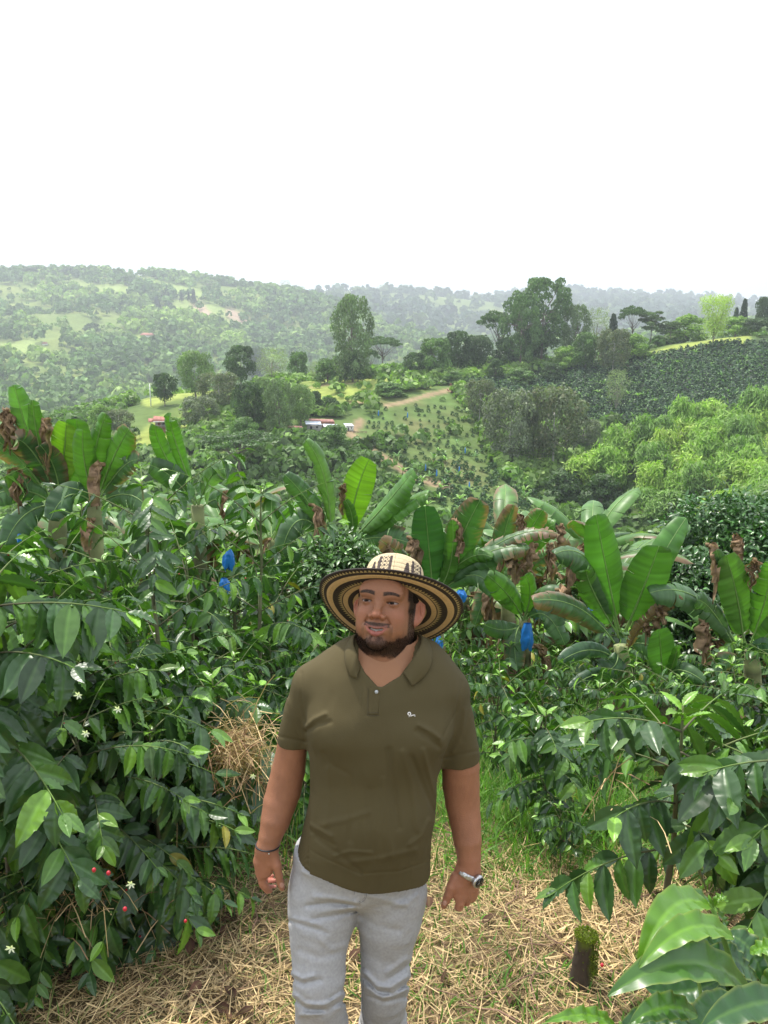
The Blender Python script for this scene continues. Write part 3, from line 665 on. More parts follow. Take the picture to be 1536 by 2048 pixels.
# ------------------------------------------------------------------ mid hill trees
T_ = [
 # kind, px, base py, height px, width px, d or None, name, label
 ('tall', 705, 764, 163, 92, None, 'tall_tree', 'tall pale green columnar tree, highest on the middle of the ridge'),
 ('umbrella', 765, 752, 74, 72, 226, 'flat_topped_tree', 'dark flat-topped tree right beside the tall columnar tree'),
 ('umbrella', 742, 742, 40, 30, 236, 'flat_topped_tree', 'small thin flat-topped tree in the gap behind the columnar tree'),
 ('round', 392, 800, 92, 76, None, 'round_tree', 'pale green ball-shaped tree above the red roofed house'),
 ('broad1', 330, 812, 62, 50, None, 'dark_tree', 'small dark tree left of the pale ball-shaped tree'),
 ('broad1', 482, 776, 80, 62, None, 'dark_tree', 'dark dense tree on the crest, left half of the twin group'),
 ('broad3', 512, 772, 72, 50, None, 'dark_tree', 'dark rounded tree on the crest touching the grey leafless one'),
 ('bare', 545, 772, 74, 66, None, 'sparse_tree', 'sparse greyish tree with thin crown on the crest left of centre'),
 ('broad2', 597, 752, 44, 42, 222, 'small_tree', 'lone small round-crowned tree on the crest between the sparse and tall trees'),
 ('bush', 655, 766, 46, 52, None, 'small_tree', 'low spreading tree at the left foot of the columnar tree'),
 ('bare', 635, 768, 44, 40, None, 'sparse_tree', 'thin pale sapling left of the columnar tree foot'),
 ('bushd', 706, 764, 60, 50, None, 'dark_bush', 'dark bush hugging the foot of the columnar tree'),
 ('greyo', 440, 830, 80, 84, None, 'olive_tree', 'olive grey leafy tree below the dark twin trees on the crest'),
 ('grey', 400, 858, 62, 76, None, 'olive_tree', 'dull green rounded tree right of the red roofed house'),
 ('broad1', 500, 866, 96, 76, None, 'dark_tree', 'large dark tree filling the slope below the sparse crest tree'),
 ('tall', 560, 872, 108, 70, None, 'dark_tree', 'tallest dark tree of the slope wood left of the sheds'),
 ('round', 602, 852, 78, 58, None, 'green_tree', 'mid green tree on the edge of the slope wood behind the sheds'),
 ('tall', 530, 850, 88, 56, None, 'dark_tree', 'dark crown between the two largest trees of the slope wood'),
 ('bushd', 660, 830, 34, 40, None, 'dark_bush', 'round dark bush on the mown slope above the tin roofs'),
 ('bushd', 632, 826, 42, 30, None, 'dark_bush', 'narrow dark bush on the mown slope above the left shed'),
 ('bush', 490, 902, 64, 66, None, 'green_tree', 'bright leafy tree at the lower edge of the slope wood'),
 ('umbrella', 480, 962, 96, 150, None, 'umbrella_tree', 'wide flat umbrella-shaped tree with pale forking limbs below the slope wood'),
 ('bush', 668, 902, 50, 62, None, 'green_bush', 'broad green bush just below the tin roofed sheds'),
 ('bush', 630, 908, 46, 60, None, 'green_bush', 'green bush below the left end of the sheds'),
 ('bushd', 738, 968, 42, 36, None, 'dark_bush', 'dark round bush beside the lower end of the earth path'),
 ('bushy', 200, 862, 50, 50, None, 'bright_tree', 'bright yellow green treetop above the left banana leaves'),
 ('greyo', 240, 872, 50, 58, None, 'olive_tree', 'dull olive treetop left of the red roofed house'),
 ('bushy', 350, 882, 46, 34, None, 'bright_tree', 'thin light green sapling right of the red roofed house'),
 # right ridge
 ('cloud', 1082, 700, 132, 122, 225, 'giant_tree', 'largest billowing dark tree towering on the right ridge'),
 ('cloud', 1040, 712, 112, 84, 216, 'giant_tree', 'second billowing tree with bare pale trunk left of the largest one'),
 ('umbrella', 996, 692, 62, 78, 225, 'flat_topped_tree', 'dark layered tree leaning out left of the billowing giants'),
 ('tall', 1148, 690, 74, 60, 225, 'green_tree', 'soft green upright tree right behind the largest giant'),
 ('bare', 1190, 682, 62, 52, 228, 'sparse_tree', 'airy olive tree with open crown on the right ridge'),
 ('conifer', 1223, 686, 52, 32, 224, 'dark_tree', 'dark teardrop-shaped tree on the right ridge'),
 ('umbrella', 1262, 676, 58, 50, 226, 'flat_topped_tree', 'thin flat-topped tree with bare stem right of the teardrop tree'),
 ('tiered', 1300, 684, 62, 62, 224, 'layered_tree', 'layered dark tree right of the thin flat-topped one'),
 ('tiered', 1340, 690, 48, 56, 222, 'layered_tree', 'low layered olive tree left of the yellow green round tree'),
 ('pale', 1426, 690, 94, 80, None, 'yellow_green_tree', 'glowing yellow green round tree alone on the grass crest at right'),
 ('bushy', 1370, 690, 56, 80, 226, 'bright_bush', 'bright feathery thicket left of the yellow green round tree'),
 ('bushy', 1470, 676, 40, 60, 226, 'bright_bush', 'bright low thicket right of the yellow green round tree'),
 ('conifer', 1483, 654, 50, 26, 262, 'pine_tree', 'distant upright dark pine near the right edge of the skyline'),
 ('conifer', 1468, 656, 36, 22, 262, 'pine_tree', 'shorter distant pine left of the upright one near the right edge'),
 ('broad3', 1522, 650, 50, 30, 262, 'dark_tree', 'distant round treetop at the right edge of the skyline'),
 ('broad3', 1520, 680, 42, 60, 220, 'olive_tree', 'spreading olive tree at the right edge above the coffee slope'),
 # row left on right ridge
 ('broad1', 828, 758, 50, 44, None, 'dark_tree', 'leftmost dark tree of the row before the billowing giants'),
 ('broad2', 868, 758, 76, 70, None, 'dark_tree', 'wide rounded dark tree second in the row before the giants'),
 ('broad1', 915, 752, 84, 66, None, 'dark_tree', 'tallest dark tree of the row before the giants'),
 ('broad3', 955, 750, 74, 56, None, 'dark_tree', 'dark tree at the right end of the row before the giants'),
 ('bushd', 1012, 740, 60, 60, None, 'dark_bush', 'dark undergrowth at the foot of the layered leaning tree'),
 ('broad1', 1065, 730, 74, 70, None, 'dark_tree', 'dark undergrowth tree at the foot of the largest giant'),
 ('bushy', 1130, 742, 46, 60, None, 'bright_bush', 'bright green bush low on the ridge under the giants'),
 ('broad2', 1170, 742, 72, 60, None, 'green_tree', 'brown green tree standing in front of the airy olive tree'),
 ('greyo', 1225, 752, 88, 66, None, 'olive_tree', 'open olive tree with pale stem at the top edge of the coffee slope'),
 ('bushy', 1262, 722, 50, 70, None, 'bright_bush', 'bright rounded bush at the left end of the grass crest'),
 ('bushd', 1100, 760, 34, 50, None, 'dark_bush', 'dark hedge-like bush along the top of the coffee slope'),
 ('bushd', 990, 762, 42, 32, None, 'dark_bush', 'upright dark bush beside the red cordylines'),
 ('bush', 1040, 768, 30, 60, None, 'green_bush', 'low yellowish bush at the top of the coffee slope'),
 ('bush', 905, 768, 24, 50, None, 'green_bush', 'low green bush at the upper end of the earth road'),
 ('bush', 780, 792, 26, 70, None, 'green_bush', 'low green hedge left of the earth road'),
 # grey trees mid right
 ('grey', 1020, 926, 140, 108, None, 'grey_green_tree', 'big grey green tree left of the pair beside the young coffee field'),
 ('greyo', 1105, 942, 160, 124, None, 'grey_green_tree', 'big grey green tree with white bare trunk, right of the pair'),
 ('greyo', 958, 850, 86, 60, None, 'grey_green_tree', 'smaller grey green tree at the top corner of the young coffee field'),
 ('grey', 1165, 900, 60, 70, None, 'grey_green_tree', 'low grey green tree at the left edge of the bamboo'),
 ('bare', 1232, 826, 84, 50, None, 'sparse_tree', 'pale bare-stemmed tree rising from the dark coffee slope'),
 ('bushd', 1130, 1010, 70, 100, None, 'dark_bush', 'dark thicket in the gully below the white-trunked tree'),
 ('bushd', 1200, 1030, 80, 90, None, 'dark_bush', 'dark thicket at the lower left foot of the bamboo'),
]
for kind, px, py, hp, wp, d, nm, lab in T_:
    plant_tree(kind, px, py, hp, wp, nm, lab, 'bush' if 'bush' in nm else 'tree', d=d)

# bamboo grove -------------------------------------------------------
r = np.random.default_rng(5); k = 0
spots = []; bam = []
for py, x0, x1, st in ((900, 1420, 1570, 42), (922, 1340, 1560, 44), (948, 1260, 1560, 46), (975, 1200, 1570, 48), (1005, 1180, 1570, 50), (1035, 1270, 1570, 52), (1068, 1330, 1560, 56)):
    for px in np.arange(x0, x1, st): spots.append((px+10*r.normal(), py+7*r.normal()))
for px, py in spots:
    p = hit(px, py+6, 80)
    if p is None: continue
    s = proj(p)[2]/F0; cm, fm = BAMBOO[k % 4]; hh = (104+56*r.random())*s; ww = (96+40*r.random())*s
    e = empty('bamboo', p, r.random()*6.28, (ww, ww, hh))
    tag(e, 'yellow green feathery bamboo arching over in the dense grove on the right slope', 'bamboo', 'bamboos of the grove on the right slope')
    obj('culm', cm, e); obj('foliage', fm, e); k += 1; bam.append(e)
relabel(bam, '%s bamboo from the left in the bright feathery grove on the right slope')

# plantations ---------------------------------------------------------
def tuft_mesh(seed, n, col, w=.16, arch=.5):
    r = np.random.default_rng(seed); ps = []
    for i in range(n):
        a = i*2.4+r.random(); el = .4+.9*r.random(); o = np.array([math.cos(a), math.sin(a), 0]); L = .55+.45*r.random(); p1 = (o*math.cos(el)+[0, 0, math.sin(el)])*L*.6; p2 = p1+(o*math.cos(el-arch*2)+[0, 0, math.sin(el-arch*2)])*L*.45
        C = bez((0, 0, 0), p1, p2, np.linspace(0, 1, 6))+[0, 0, .35]; s = np.array([-o[1], o[0], 0]); ww = w*.5*np.array([.15, .8, 1, 1, .8, .1])
        V = np.stack([C-s*ww[:, None], C+[0, 0, -.02], C+s*ww[:, None]], 1).reshape(-1, 3); ps.append((V, [grid_faces(6, 3)], np.array(col)*(.7+.6*r.random())))
    ps.append(tube([(0, 0, -.1), (0, 0, .4)], [.05, .04], 5, (.18, .15, .07)))
    v, f, c = join(ps); return mkmesh('tuft', v, f, M['banana'], c)
TUFT = [tuft_mesh(40+i, 9, c) for i, c in enumerate([(.17, .31, .07), (.22, .38, .08), (.13, .25, .07)])]
SMALLC = [crown_mesh('small_coffee', blob_lobes(7, rr, .5, .1, 1, .22, .8, lambda t: math.sqrt(1-t*t*.9)), 150, .17, (.06, .12, .04), np.random.default_rng(60+i), var=.5, tips=(.06, .12, .05)) for i in range(3)]
r = np.random.default_rng(9)
# dense dark coffee on the right slope: past counting, one mass
pts = []
for py in np.arange(690, 862, 5.2):
    for px in np.arange(925, 1640, 6.2):
        q = (px+2.5*r.normal()+(py % 10), py+1.6*r.normal())
        if inpoly(np.array(q[0]), np.array(q[1]), PLANT): pts.append(q)
qq = np.array(pts); base = []
for px, py in qq:
    p = hit(px, py, 90)
    if p is not None and p[1] < 262: base.append(p)
base = np.array(base); nb = len(base); nq = 46
w = nrm(r.normal(0, 1, (nb, nq, 3))); w[..., 2] = np.abs(w[..., 2]); s = .95+.25*r.random(nb)
C = base[:, None]+w*s[:, None, None]*np.array([.62, .62, 1.25])*(.8+.25*r.random((nb, nq, 1)))
V, F = quads_at(C.reshape(-1, 3), w.reshape(-1, 3)+[0, 0, .3], .34, asp=1.8, jit=.55, r=r, droop=.4)
cc = np.array([.034, .070, .034])*(1+.3*r.normal(0, 1, (nb, 1, 1)))*np.ones((nb, nq, 3)); cc = np.where(r.random((nb, nq, 1)) < .2, np.array([.15, .25, .10]), cc)
cp = obj('coffee_rows', mkmesh('coffee_rows', V, F, M['crown'], np.repeat(np.clip(cc.reshape(-1, 3), .01, 1), 4, 0), smooth=False))
tag(cp, 'dark green coffee bushes planted close together over the whole right-hand slope', 'coffee plantation', kind='stuff')
for i in range(150):
    j = r.integers(0, nb); p = base[j]+[r.normal(), r.normal(), 0.]; sz = 1.1+.6*r.random()
    e = obj('young_banana', TUFT[i % 3], None, p, (0, 0, r.random()*6), (sz, sz, sz*1.15)); tag(e, 'bright green young banana standing up out of the dark coffee slope', 'banana plant', 'young bananas dotted over the dark coffee slope')
# young coffee in rows on the grassy field
cnt = 0
for py in np.arange(806, 1060, 9.5):
    for px in np.arange(735, 1090, 9.5):
        q = (px+2.0*r.normal(), py+.6*r.normal()+.10*(px-735)+3*math.sin(px*.02))
        if not inpoly(np.array(q[0]), np.array(q[1]), FIELD) or r.random() < .52 or cnt >= 290: continue
        p = hit(*q, 80)
        if p is None: continue
        sz = (.5+.4*r.random())*(.9+.5*(q[1] > 930)); e = obj('young_coffee_shrub', SMALLC[cnt % 3], None, p, (0, 0, r.random()*6), (sz*1.1, sz*1.1, sz*.95)); cnt += 1
        tag(e, 'small young coffee bush in the rows of the grassy field', 'coffee shrub', 'young coffee bushes in rows on the grassy field')
for i in range(64):
    px, py = 750+330*r.random(), 840+215*r.random()**.6
    if not inpoly(np.array(px), np.array(py), [(735, 830), (900, 860), (1000, 960), (1090, 1000), (1070, 1075), (820, 1060), (760, 900)]): continue
    p = hit(px, py, 80)
    if p is None: continue
    sz = 1.2+.6*r.random(); e = obj('young_banana', TUFT[i % 3], None, p, (0, 0, r.random()*6), (sz, sz, sz*1.1)); tag(e, 'small banana plant among the young coffee of the grassy field', 'banana plant', 'small bananas scattered over the grassy field')
M['blue'] = mat('blue_plastic', (.02, .17, .50), .3, transl=.0, noise_s=9, noise_a=.25, bump=.8, bump_s=8)
for i, (px, py) in enumerate([(757, 842), (815, 846), (930, 918), (918, 958), (851, 954), (938, 990), (873, 965), (995, 1008)]):
    p = hit(px, py, 80)
    if p is None: continue
    v, f, c = tube(np.array([(0, 0, .1), (0, 0, .3), (.03, 0, .8), (0, 0, 1.1)]), [.10, .13, .10, .02], 8)
    o = obj('fruit_bag', mkmesh('fruit_bag', v, f, M['blue']), None, p+[0, 0, .9], None, (1, 1, 1.1)); tag(o, 'tiny blue plastic fruit bag hanging in the grassy field far behind', 'fruit bag', 'tiny blue fruit bags in the grassy field')
# bananas behind the sheds
for px, py in ((608, 842), (618, 836), (598, 846), (640, 905)):
    p = hit(px, py, 80); e = obj('young_banana', TUFT[1], None, p, (0, 0, px), (2.6, 2.6, 2.6)); tag(e, 'light green banana tuft growing close behind the left shed', 'banana plant', 'banana tufts close behind the left shed')
# red cordylines at the corner of the field
for i, (px, py, h_) in enumerate(((903, 786, 14), (912, 782, 12), (860, 765, 9))):
    p = hit(px, py, 80); s = h_*proj(p)[2]/F0; V, F = quads_at(p+np.array([0, 0, s*.5])+r.normal(0, 1, (70, 3))*[s*.16, s*.16, s*.26], r.normal(0, 1, (70, 3)), s*.16, asp=3, r=r)
    o = obj('red_shrub', mkmesh('red_shrub', V, F, M['crown'], (.16, .03, .03), smooth=False)); tag(o, ['dark red shrub at the top corner of the grassy field', 'smaller dark red shrub touching the first at the field corner', 'tiny dark red shrub above the earth road'][i], 'shrub')

# ------------------------------------------------------------------ farm buildings
M['tile'] = mat('roof_tile', (.36, .15, .11), .8, noise_s=3, noise_a=.3); M['tin'] = mat('tin_roof', (.62, .66, .72), .35, metal=.3, noise_s=1.5, noise_a=.15)
M['rust'] = mat('rusty_roof', (.30, .14, .11), .75, noise_s=2, noise_a=.3); M['brick'] = mat('brick_wall', (.36, .17, .11), .9, noise_s=4, noise_a=.25)
M['wall'] = mat('grey_wall', (.34, .32, .30), .9, noise_s=2, noise_a=.25); M['white'] = mat('white_paint', (.75, .74, .70), .7); M['dark'] = mat('dark_opening', (.03, .03, .03), .9); M['wood'] = mat('weathered_wood', (.28, .20, .14), .9, noise_s=4)
M['redwall'] = mat('red_wall', (.20, .05, .045), .8)
def slab(name, a, b, c, d, th, m, parent, corr=0):
    """roof sheet through four corners a b (eave) c d (ridge), with corrugation"""
    a, b, c, d = map(np.array, (a, b, c, d)); nu = 40 if corr else 2; u = np.linspace(0, 1, nu)[:, None]
    lo = a+(b-a)*u; hi = d+(c-d)*u; n = nrm(np.cross(b-a, d-a)); n = n*np.sign(n[2]); off = n*(corr*np.sin(np.arange(nu)*math.pi*.5))[:, None] if corr else 0
    V = np.concatenate([lo+off, hi+off, lo+off-n*th, hi+off-n*th]); i = np.arange(nu-1)
    F = [np.stack([i, i+1, nu+i+1, nu+i], 1), np.stack([2*nu+i, 3*nu+i, 3*nu+i+1, 2*nu+i+1], 1), np.stack([i, 2*nu+i, 2*nu+i+1, i+1], 1), np.stack([nu+i, nu+i+1, 3*nu+i+1, 3*nu+i], 1), np.array([[0, nu, 3*nu, 2*nu], [nu-1, 3*nu-1, 4*nu-1, 2*nu-1]])]
    F[-1] = np.array([[0, nu, 3*nu, 2*nu], [nu-1, 3*nu-1, 4*nu-1, 2*nu-1]])
    return obj(name, mkmesh(name, V, F, m, smooth=False), parent)
def bx(name, c, s, m, parent, rz=0.):
    V, F = box(c, s, rz); return obj(name, mkmesh(name, V, F, m, smooth=False), parent)
# red roofed house on stilts (left)
p = hit(318, 868, 90); s = proj(p)[2]/F0; h1 = empty('stilt_house', p, .12); tag(h1, 'small house on stilts with pink red tiled roof and veranda on the green left slope', 'house')
k = s   # one photo pixel in metres at this distance
bx('lower_wall', (0*k, 6*k, 6*k), (26*k, 10*k, 14*k), M['brick'], h1); bx('floor', (1*k, 3*k, 14*k), (32*k, 18*k, 1*k), M['wood'], h1)
bx('wall', (4*k, 8*k, 21*k), (22*k, 8*k, 13*k), M['wall'], h1); dr_ = bx('door', (1*k, 3.9*k, 20*k), (6*k, .3*k, 10*k), M['redwall'], h1); wn = bx('window', (10*k, 3.9*k, 21*k), (5*k, .3*k, 5*k), M['dark'], h1)
for x in (-14, -5, 5, 15): bx('post', (x*k, -5*k, 13*k), (1*k, 1*k, 28*k), M['wood'] if x != 15 else M['white'], h1)
bx('railing', (0, -5.6*k, 17.5*k), (30*k, .4*k, .8*k), M['wall'], h1)
slab('roof', (-9*k, -9*k, 27*k), (19*k, -9*k, 25*k), (17*k, 6*k, 33*k), (-9*k, 6*k, 36*k), .6*k, M['tile'], h1, .3*k); slab('side_roof', (-18*k, -8*k, 25.5*k), (-9.4*k, -8*k, 25.5*k), (-9.4*k, 5*k, 31*k), (-20*k, 5*k, 31*k), .6*k, M['tile'], h1)
bx('fascia', (5*k, -9.4*k, 25.6*k), (28*k, .5*k, 1.6*k), M['white'], h1)
# group of tin roofed sheds
def shed(px, py, w, dep, h, roofm, wallm, label, fw=1., slope=.35, name='farm_shed', rz=0.):
    p = hit(px, py, 90); k = proj(p)[2]/F0; e = empty(name, p, rz); tag(e, label, 'shed')
    bx('wall', (0, dep*.5*k, h*.5*k), (w*k, dep*k, h*k*1.1), wallm, e); bx('door', (-w*.2*k, -.12*k, h*.38*k), (w*.16*k, .3*k, h*.7*k), M['dark'], e); bx('window', (w*.22*k, -.12*k, h*.6*k), (w*.16*k, .3*k, h*.25*k), M['dark'], e)
    slab('roof', (-(w/2+2)*k, -3*k, (h+.8)*k), ((w/2+2)*k, -3*k, (h+.3)*k), ((w/2+2-5)*k, (dep+1)*k, (h+slope*dep+1)*k), (-(w/2+2+5)*k, (dep+1)*k, (h+slope*dep+1.5)*k), .35*k, roofm, e, .2*k); return e
shed(628, 862, 28, 12, 13, M['tin'], M['wall'], 'shed with a grey tin roof at the left of the white one', rz=-.1)
shed(663, 866, 26, 10, 12, M['tin'], M['wall'], 'shed with the brightest white tin roof in the middle of the farm', rz=-.1)
shed(645, 854, 46, 10, 10, M['rust'], M['brick'], 'long shed with rusty red roof behind the two tin roofed ones', rz=-.1)
shed(592, 864, 26, 8, 9, M['rust'], M['brick'], 'low brick shed at the far left end of the farm', slope=.15)
shed(700, 862, 14, 8, 10, M['tin'], M['white'], 'tiny whitewashed hut with a pale roof right of the sheds')
p = hit(720, 866, 90); k = proj(p)[2]/F0; e = empty('low_fence', p); tag(e, 'low wooden rail fence right of the tiny white hut', 'fence')
for x in (-12, -4, 4, 12): bx('post', (x*k, 0, 2*k), (.8*k, .8*k, 5*k), M['wood'], e)
bx('rail', (0, -.5*k, 3.2*k), (29*k, .3*k, .9*k), M['wood'], e); bx('rail', (0, -.5*k, 1.2*k), (29*k, .3*k, .9*k), M['wood'], e)
for px, py, h_, lab in ((692, 866, 18, 'thin pole standing beside the tiny white hut'), (302, 812, 44, 'tall pale pole on the green slope above the red roofed house')):
    p = hit(px, py, 90); k = proj(p)[2]/F0; v, f, c = tube([(0, 0, -.5), (0, 0, h_*k)], [.14, .10], 8); o = obj('pole', mkmesh('pole', v, f, M['white'])); o.location = p; tag(o, lab, 'pole')
# far houses
def farhouse(px, py, w, h, label, roof='tile'):
    p = next(h for h in (hit(px, py+i, 300) for i in range(0, 60, 2)) if h is not None); k = proj(p)[2]/F0; e = empty('farmhouse', p); tag(e, label, 'house')
    bx('wall', (0, 0, h*.25*k), (w*.9*k, h*.8*k, h*.6*k), M['white'], e)
    slab('roof', (-w*.55*k, -h*.6*k, h*.5*k), (w*.55*k, -h*.6*k, h*.5*k), (w*.35*k, 0, h*1.0*k), (-w*.35*k, 0, h*1.0*k), .3*k, M[roof], e); slab('roof', (w*.55*k, h*.6*k, h*.5*k), (-w*.55*k, h*.6*k, h*.5*k), (-w*.35*k, .01*k, h*1.0*k), (w*.35*k, .01*k, h*1.0*k), .3*k, M[roof], e)
farhouse(295, 675, 26, 9, 'pale red roofed farmhouse in a clearing of the far left slope'); farhouse(90, 690, 10, 6, 'tiny house with pinkish roof at the left on the far slope')
farhouse(215, 546, 18, 5, 'small house with pale red roof on the far left skyline'); farhouse(760, 640, 10, 4, 'faint farmhouse on the hazy slope right of the columnar tree'); farhouse(1005, 600, 12, 4, 'faint white house on the farthest ridge behind the giants', 'tin')

# ------------------------------------------------------------------ haze
def haze():
    V, F = box((0, 1600, 60), (7600, 4400, 700)); o = obj('haze', mkmesh('haze', V, F, None, smooth=False)); tag(o, 'thin pale haze filling the valley air', 'haze', kind='stuff')
    m = bpy.data.materials.new('haze'); m.use_nodes = True; t = m.node_tree; t.nodes.clear(); ou = t.nodes.new('ShaderNodeOutputMaterial'); v = t.nodes.new('ShaderNodeVolumePrincipled')
    v.inputs['Color'].default_value = (.88, .95, 1, 1); v.inputs['Density'].default_value = .00042; v.inputs['Anisotropy'].default_value = .35
    t.links.new(v.outputs[0], ou.inputs['Volume']); o.data.materials.append(m)
haze()
# ------------------------------------------------------------------ near coffee shrubs
CM = {}
CM['a'] = coffee_mesh(101, H=1.85, spread=.62, LL=.185, branch_step=.088, up=.3, sag=.9, pairs=.058, new=.22)
CM['b'] = coffee_mesh(102, H=1.7, spread=.66, LL=.18, stems=2, branch_step=.1, up=.35, sag=.85, pairs=.058, new=.22)
CM['c'] = coffee_mesh(103, H=2.35, spread=.72, LL=.15, tpls=LT, new=.5, density=.85, up=.7, sag=.4, branch_step=.14)
CM['d'] = coffee_mesh(104, H=1.05, spread=.5, LL=.135, zmin=.08, branch_step=.085, pairs=.055, up=.35, sag=.9, new=.1)
CM['e'] = coffee_mesh(105, H=1.25, spread=.50, LL=.18, density=1, zmin=.5, branch_step=.095, pairs=.065, up=.35, sag=.8, new=.15)
CM['f'] = coffee_mesh(106, H=1.2, spread=.52, LL=.175, density=1, zmin=.28, branch_step=.10, pairs=.065, up=.35, sag=.85, new=.15)
for k, s in (('m1', 201), ('m2', 202), ('m3', 203)): CM[k] = coffee_mesh(s, H=1.35, spread=.6, LL=.13, tpls=LTm, berries=False, branch_step=.10, new=.18, pairs=.06, up=.4, sag=.7)
for k, s in (('l1', 301), ('l2', 302)): CM[k] = coffee_mesh(s, H=1.3, spread=.6, LL=.15, tpls=LTl, berries=False, branch_step=.16, new=.3)
def top_to(px, d, ytop, kind, H, rz, label, group=None, sc0=None, tilt=(0, 0)):
    p = G(px, d); zt = P(px, ytop, d)[2]; s = (zt-p[2])/H if sc0 is None else sc0
    return put_coffee(CM[kind], p, rz, s, label, group, tilt=tilt)
NEAR = [
 (35, 2.75, 1062, 'a', 1.9, .3, 'tallest near coffee shrub at the left edge with bright new leaves on top'),
 (205, 3.15, 1170, 'b', 1.75, 1.9, 'large dark leaved coffee shrub in the middle of the left thicket'),
 (350, 4.3, 935, 'c', 2.4, .9, 'highest coffee tree behind the left thicket with thin pale trunk'),
 (-190, 3.1, 1060, 'a', 1.9, 2.2, 'coffee shrub cut off by the left edge of the picture'),
 (60, 4.6, 1010, 'b', 1.75, 3.9, 'coffee shrub in front of the left banana plants'),
 (520, 5.2, 950, 'c', 2.4, 4.1, 'coffee tree with greyish leaves between the left thicket and the centre bananas'),
 (130, 2.75, 1600, 'd', 1.1, 1.2, 'low coffee shrub with berries overhanging the straw at the left'),
 (-60, 2.35, 1640, 'd', 1.1, 4.0, 'low coffee shrub half outside the picture at the bottom left'),
 (330, 3.0, 1430, 'd', 1.1, 2.9, 'low coffee shrub whose branches reach towards the man from the left'),
 (95, 3.5, 1200, 'a', 1.9, 5.1, 'dense coffee shrub behind the tallest one at the left edge'),
 (255, 2.95, 1330, 'b', 1.75, 3.0, 'coffee shrub with dark drooping leaves nearest to the man on the left'),
 (430, 3.6, 1330, 'f', 1.25, .7, 'coffee shrub with leaf clusters hanging above the dry grass heap'),
 (385, 4.1, 1270, 'f', 1.25, 5.0, 'coffee shrub behind the dry grass heap on the left'),
 (1318, 2.7, 1352, 'e', 1.3, .5, 'nearest upright coffee shrub right of the man with a bare lower trunk'),
 (1570, 2.45, 1400, 'f', 1.25, 2.1, 'coffee shrub at the right edge with large dark hanging leaves'),
 (1090, 3.9, 1400, 'f', 1.25, 3.3, 'small coffee shrub close behind the watch arm of the man'),
 (1120, 3.5, 1600, 'e', 1.3, 5.6, 'low coffee shrub with big hanging leaves between the man and the mossy stump'),
 (1440, 3.2, 1430, 'f', 1.25, .2, 'coffee shrub filling the gap between the two right foreground shrubs'),
 (1480, 4.1, 1330, 'b', 1.75, 1.0, 'leafy coffee shrub below the bananas at the right edge'),
]
for px, d, yt, k, H, rz, lab in NEAR: top_to(px, d, yt, k, H, rz, lab)
MID = [(470, 4.6, 1290, 'm1'), (560, 5.0, 1262, 'm2'), (640, 5.6, 1250, 'm3'), (700, 6.6, 1240, 'm1'), (610, 4.1, 1330, 'm2'), (985, 4.9, 1330, 'm1'), (1075, 5.2, 1325, 'm3'), (1180, 4.6, 1345, 'm2'), (1260, 5.4, 1310, 'm1'), (1345, 4.9, 1330, 'm3'), (1420, 5.8, 1300, 'm2'), (1560, 5.4, 1290, 'm1'),
       (935, 6.3, 1290, 'm2'), (1010, 7.0, 1275, 'l1'), (1110, 7.2, 1290, 'l2'), (1200, 7.4, 1290, 'l1'), (1300, 7.4, 1290, 'l2'), (1400, 7.6, 1280, 'l1'), (1500, 7.8, 1270, 'l2'), (900, 8.4, 1250, 'l1'), (980, 9.4, 1235, 'l2'), (1080, 9.6, 1240, 'l1'), (1180, 10, 1240, 'l2'), (1290, 10, 1240, 'l1'),
       (240, 5.6, 1080, 'm3'), (130, 6.4, 1040, 'm1'), (400, 6.2, 1080, 'm2'), (480, 7.2, 1060, 'm3'), (20, 7.0, 1010, 'm2'), (560, 7.6, 1130, 'm1'), (-80, 5.6, 990, 'm2'), (330, 7.6, 990, 'm3'), (210, 8.6, 970, 'm1'), (640, 8.2, 1180, 'm2'), (720, 8.8, 1200, 'm3'), (800, 8.4, 1220, 'l1'), (860, 6.9, 1270, 'm1')]
mL, mR = [], []
for i, (px, d, yt, k) in enumerate(MID):
    lab, gr = ('mid distance coffee shrub in the thicket behind the left foreground', 'coffee shrubs of the left middle distance') if px < 760 else ('mid distance coffee shrub in the rows below the banana plants on the right', 'coffee shrubs in the rows on the right')
    e = top_to(px, d, yt, k, 1.4 if k[0] == 'm' else 1.35, i*1.3, lab, gr)
    (mL if px < 760 else mR).append(e)
    s = e.scale[0]
    if s > 1.5: e.scale = (1.35, 1.35, s)
relabel(mL, '%s from the left of the middle-sized coffee shrubs behind the left foreground thicket'); relabel(mR, '%s from the left of the coffee shrubs in the rows right of the man')
r = np.random.default_rng(17)
for i in range(150):
    d = 9.5+30*r.random()**1.3; px = -150+1850*r.random(); p = G(px, d); s = .9+.5*r.random(); 
    put_coffee(CM['l1' if i % 2 else 'l2'], p, r.random()*6, s, 'small far coffee shrub on the slope below the banana grove', 'coffee shrubs on the slope below the banana grove')

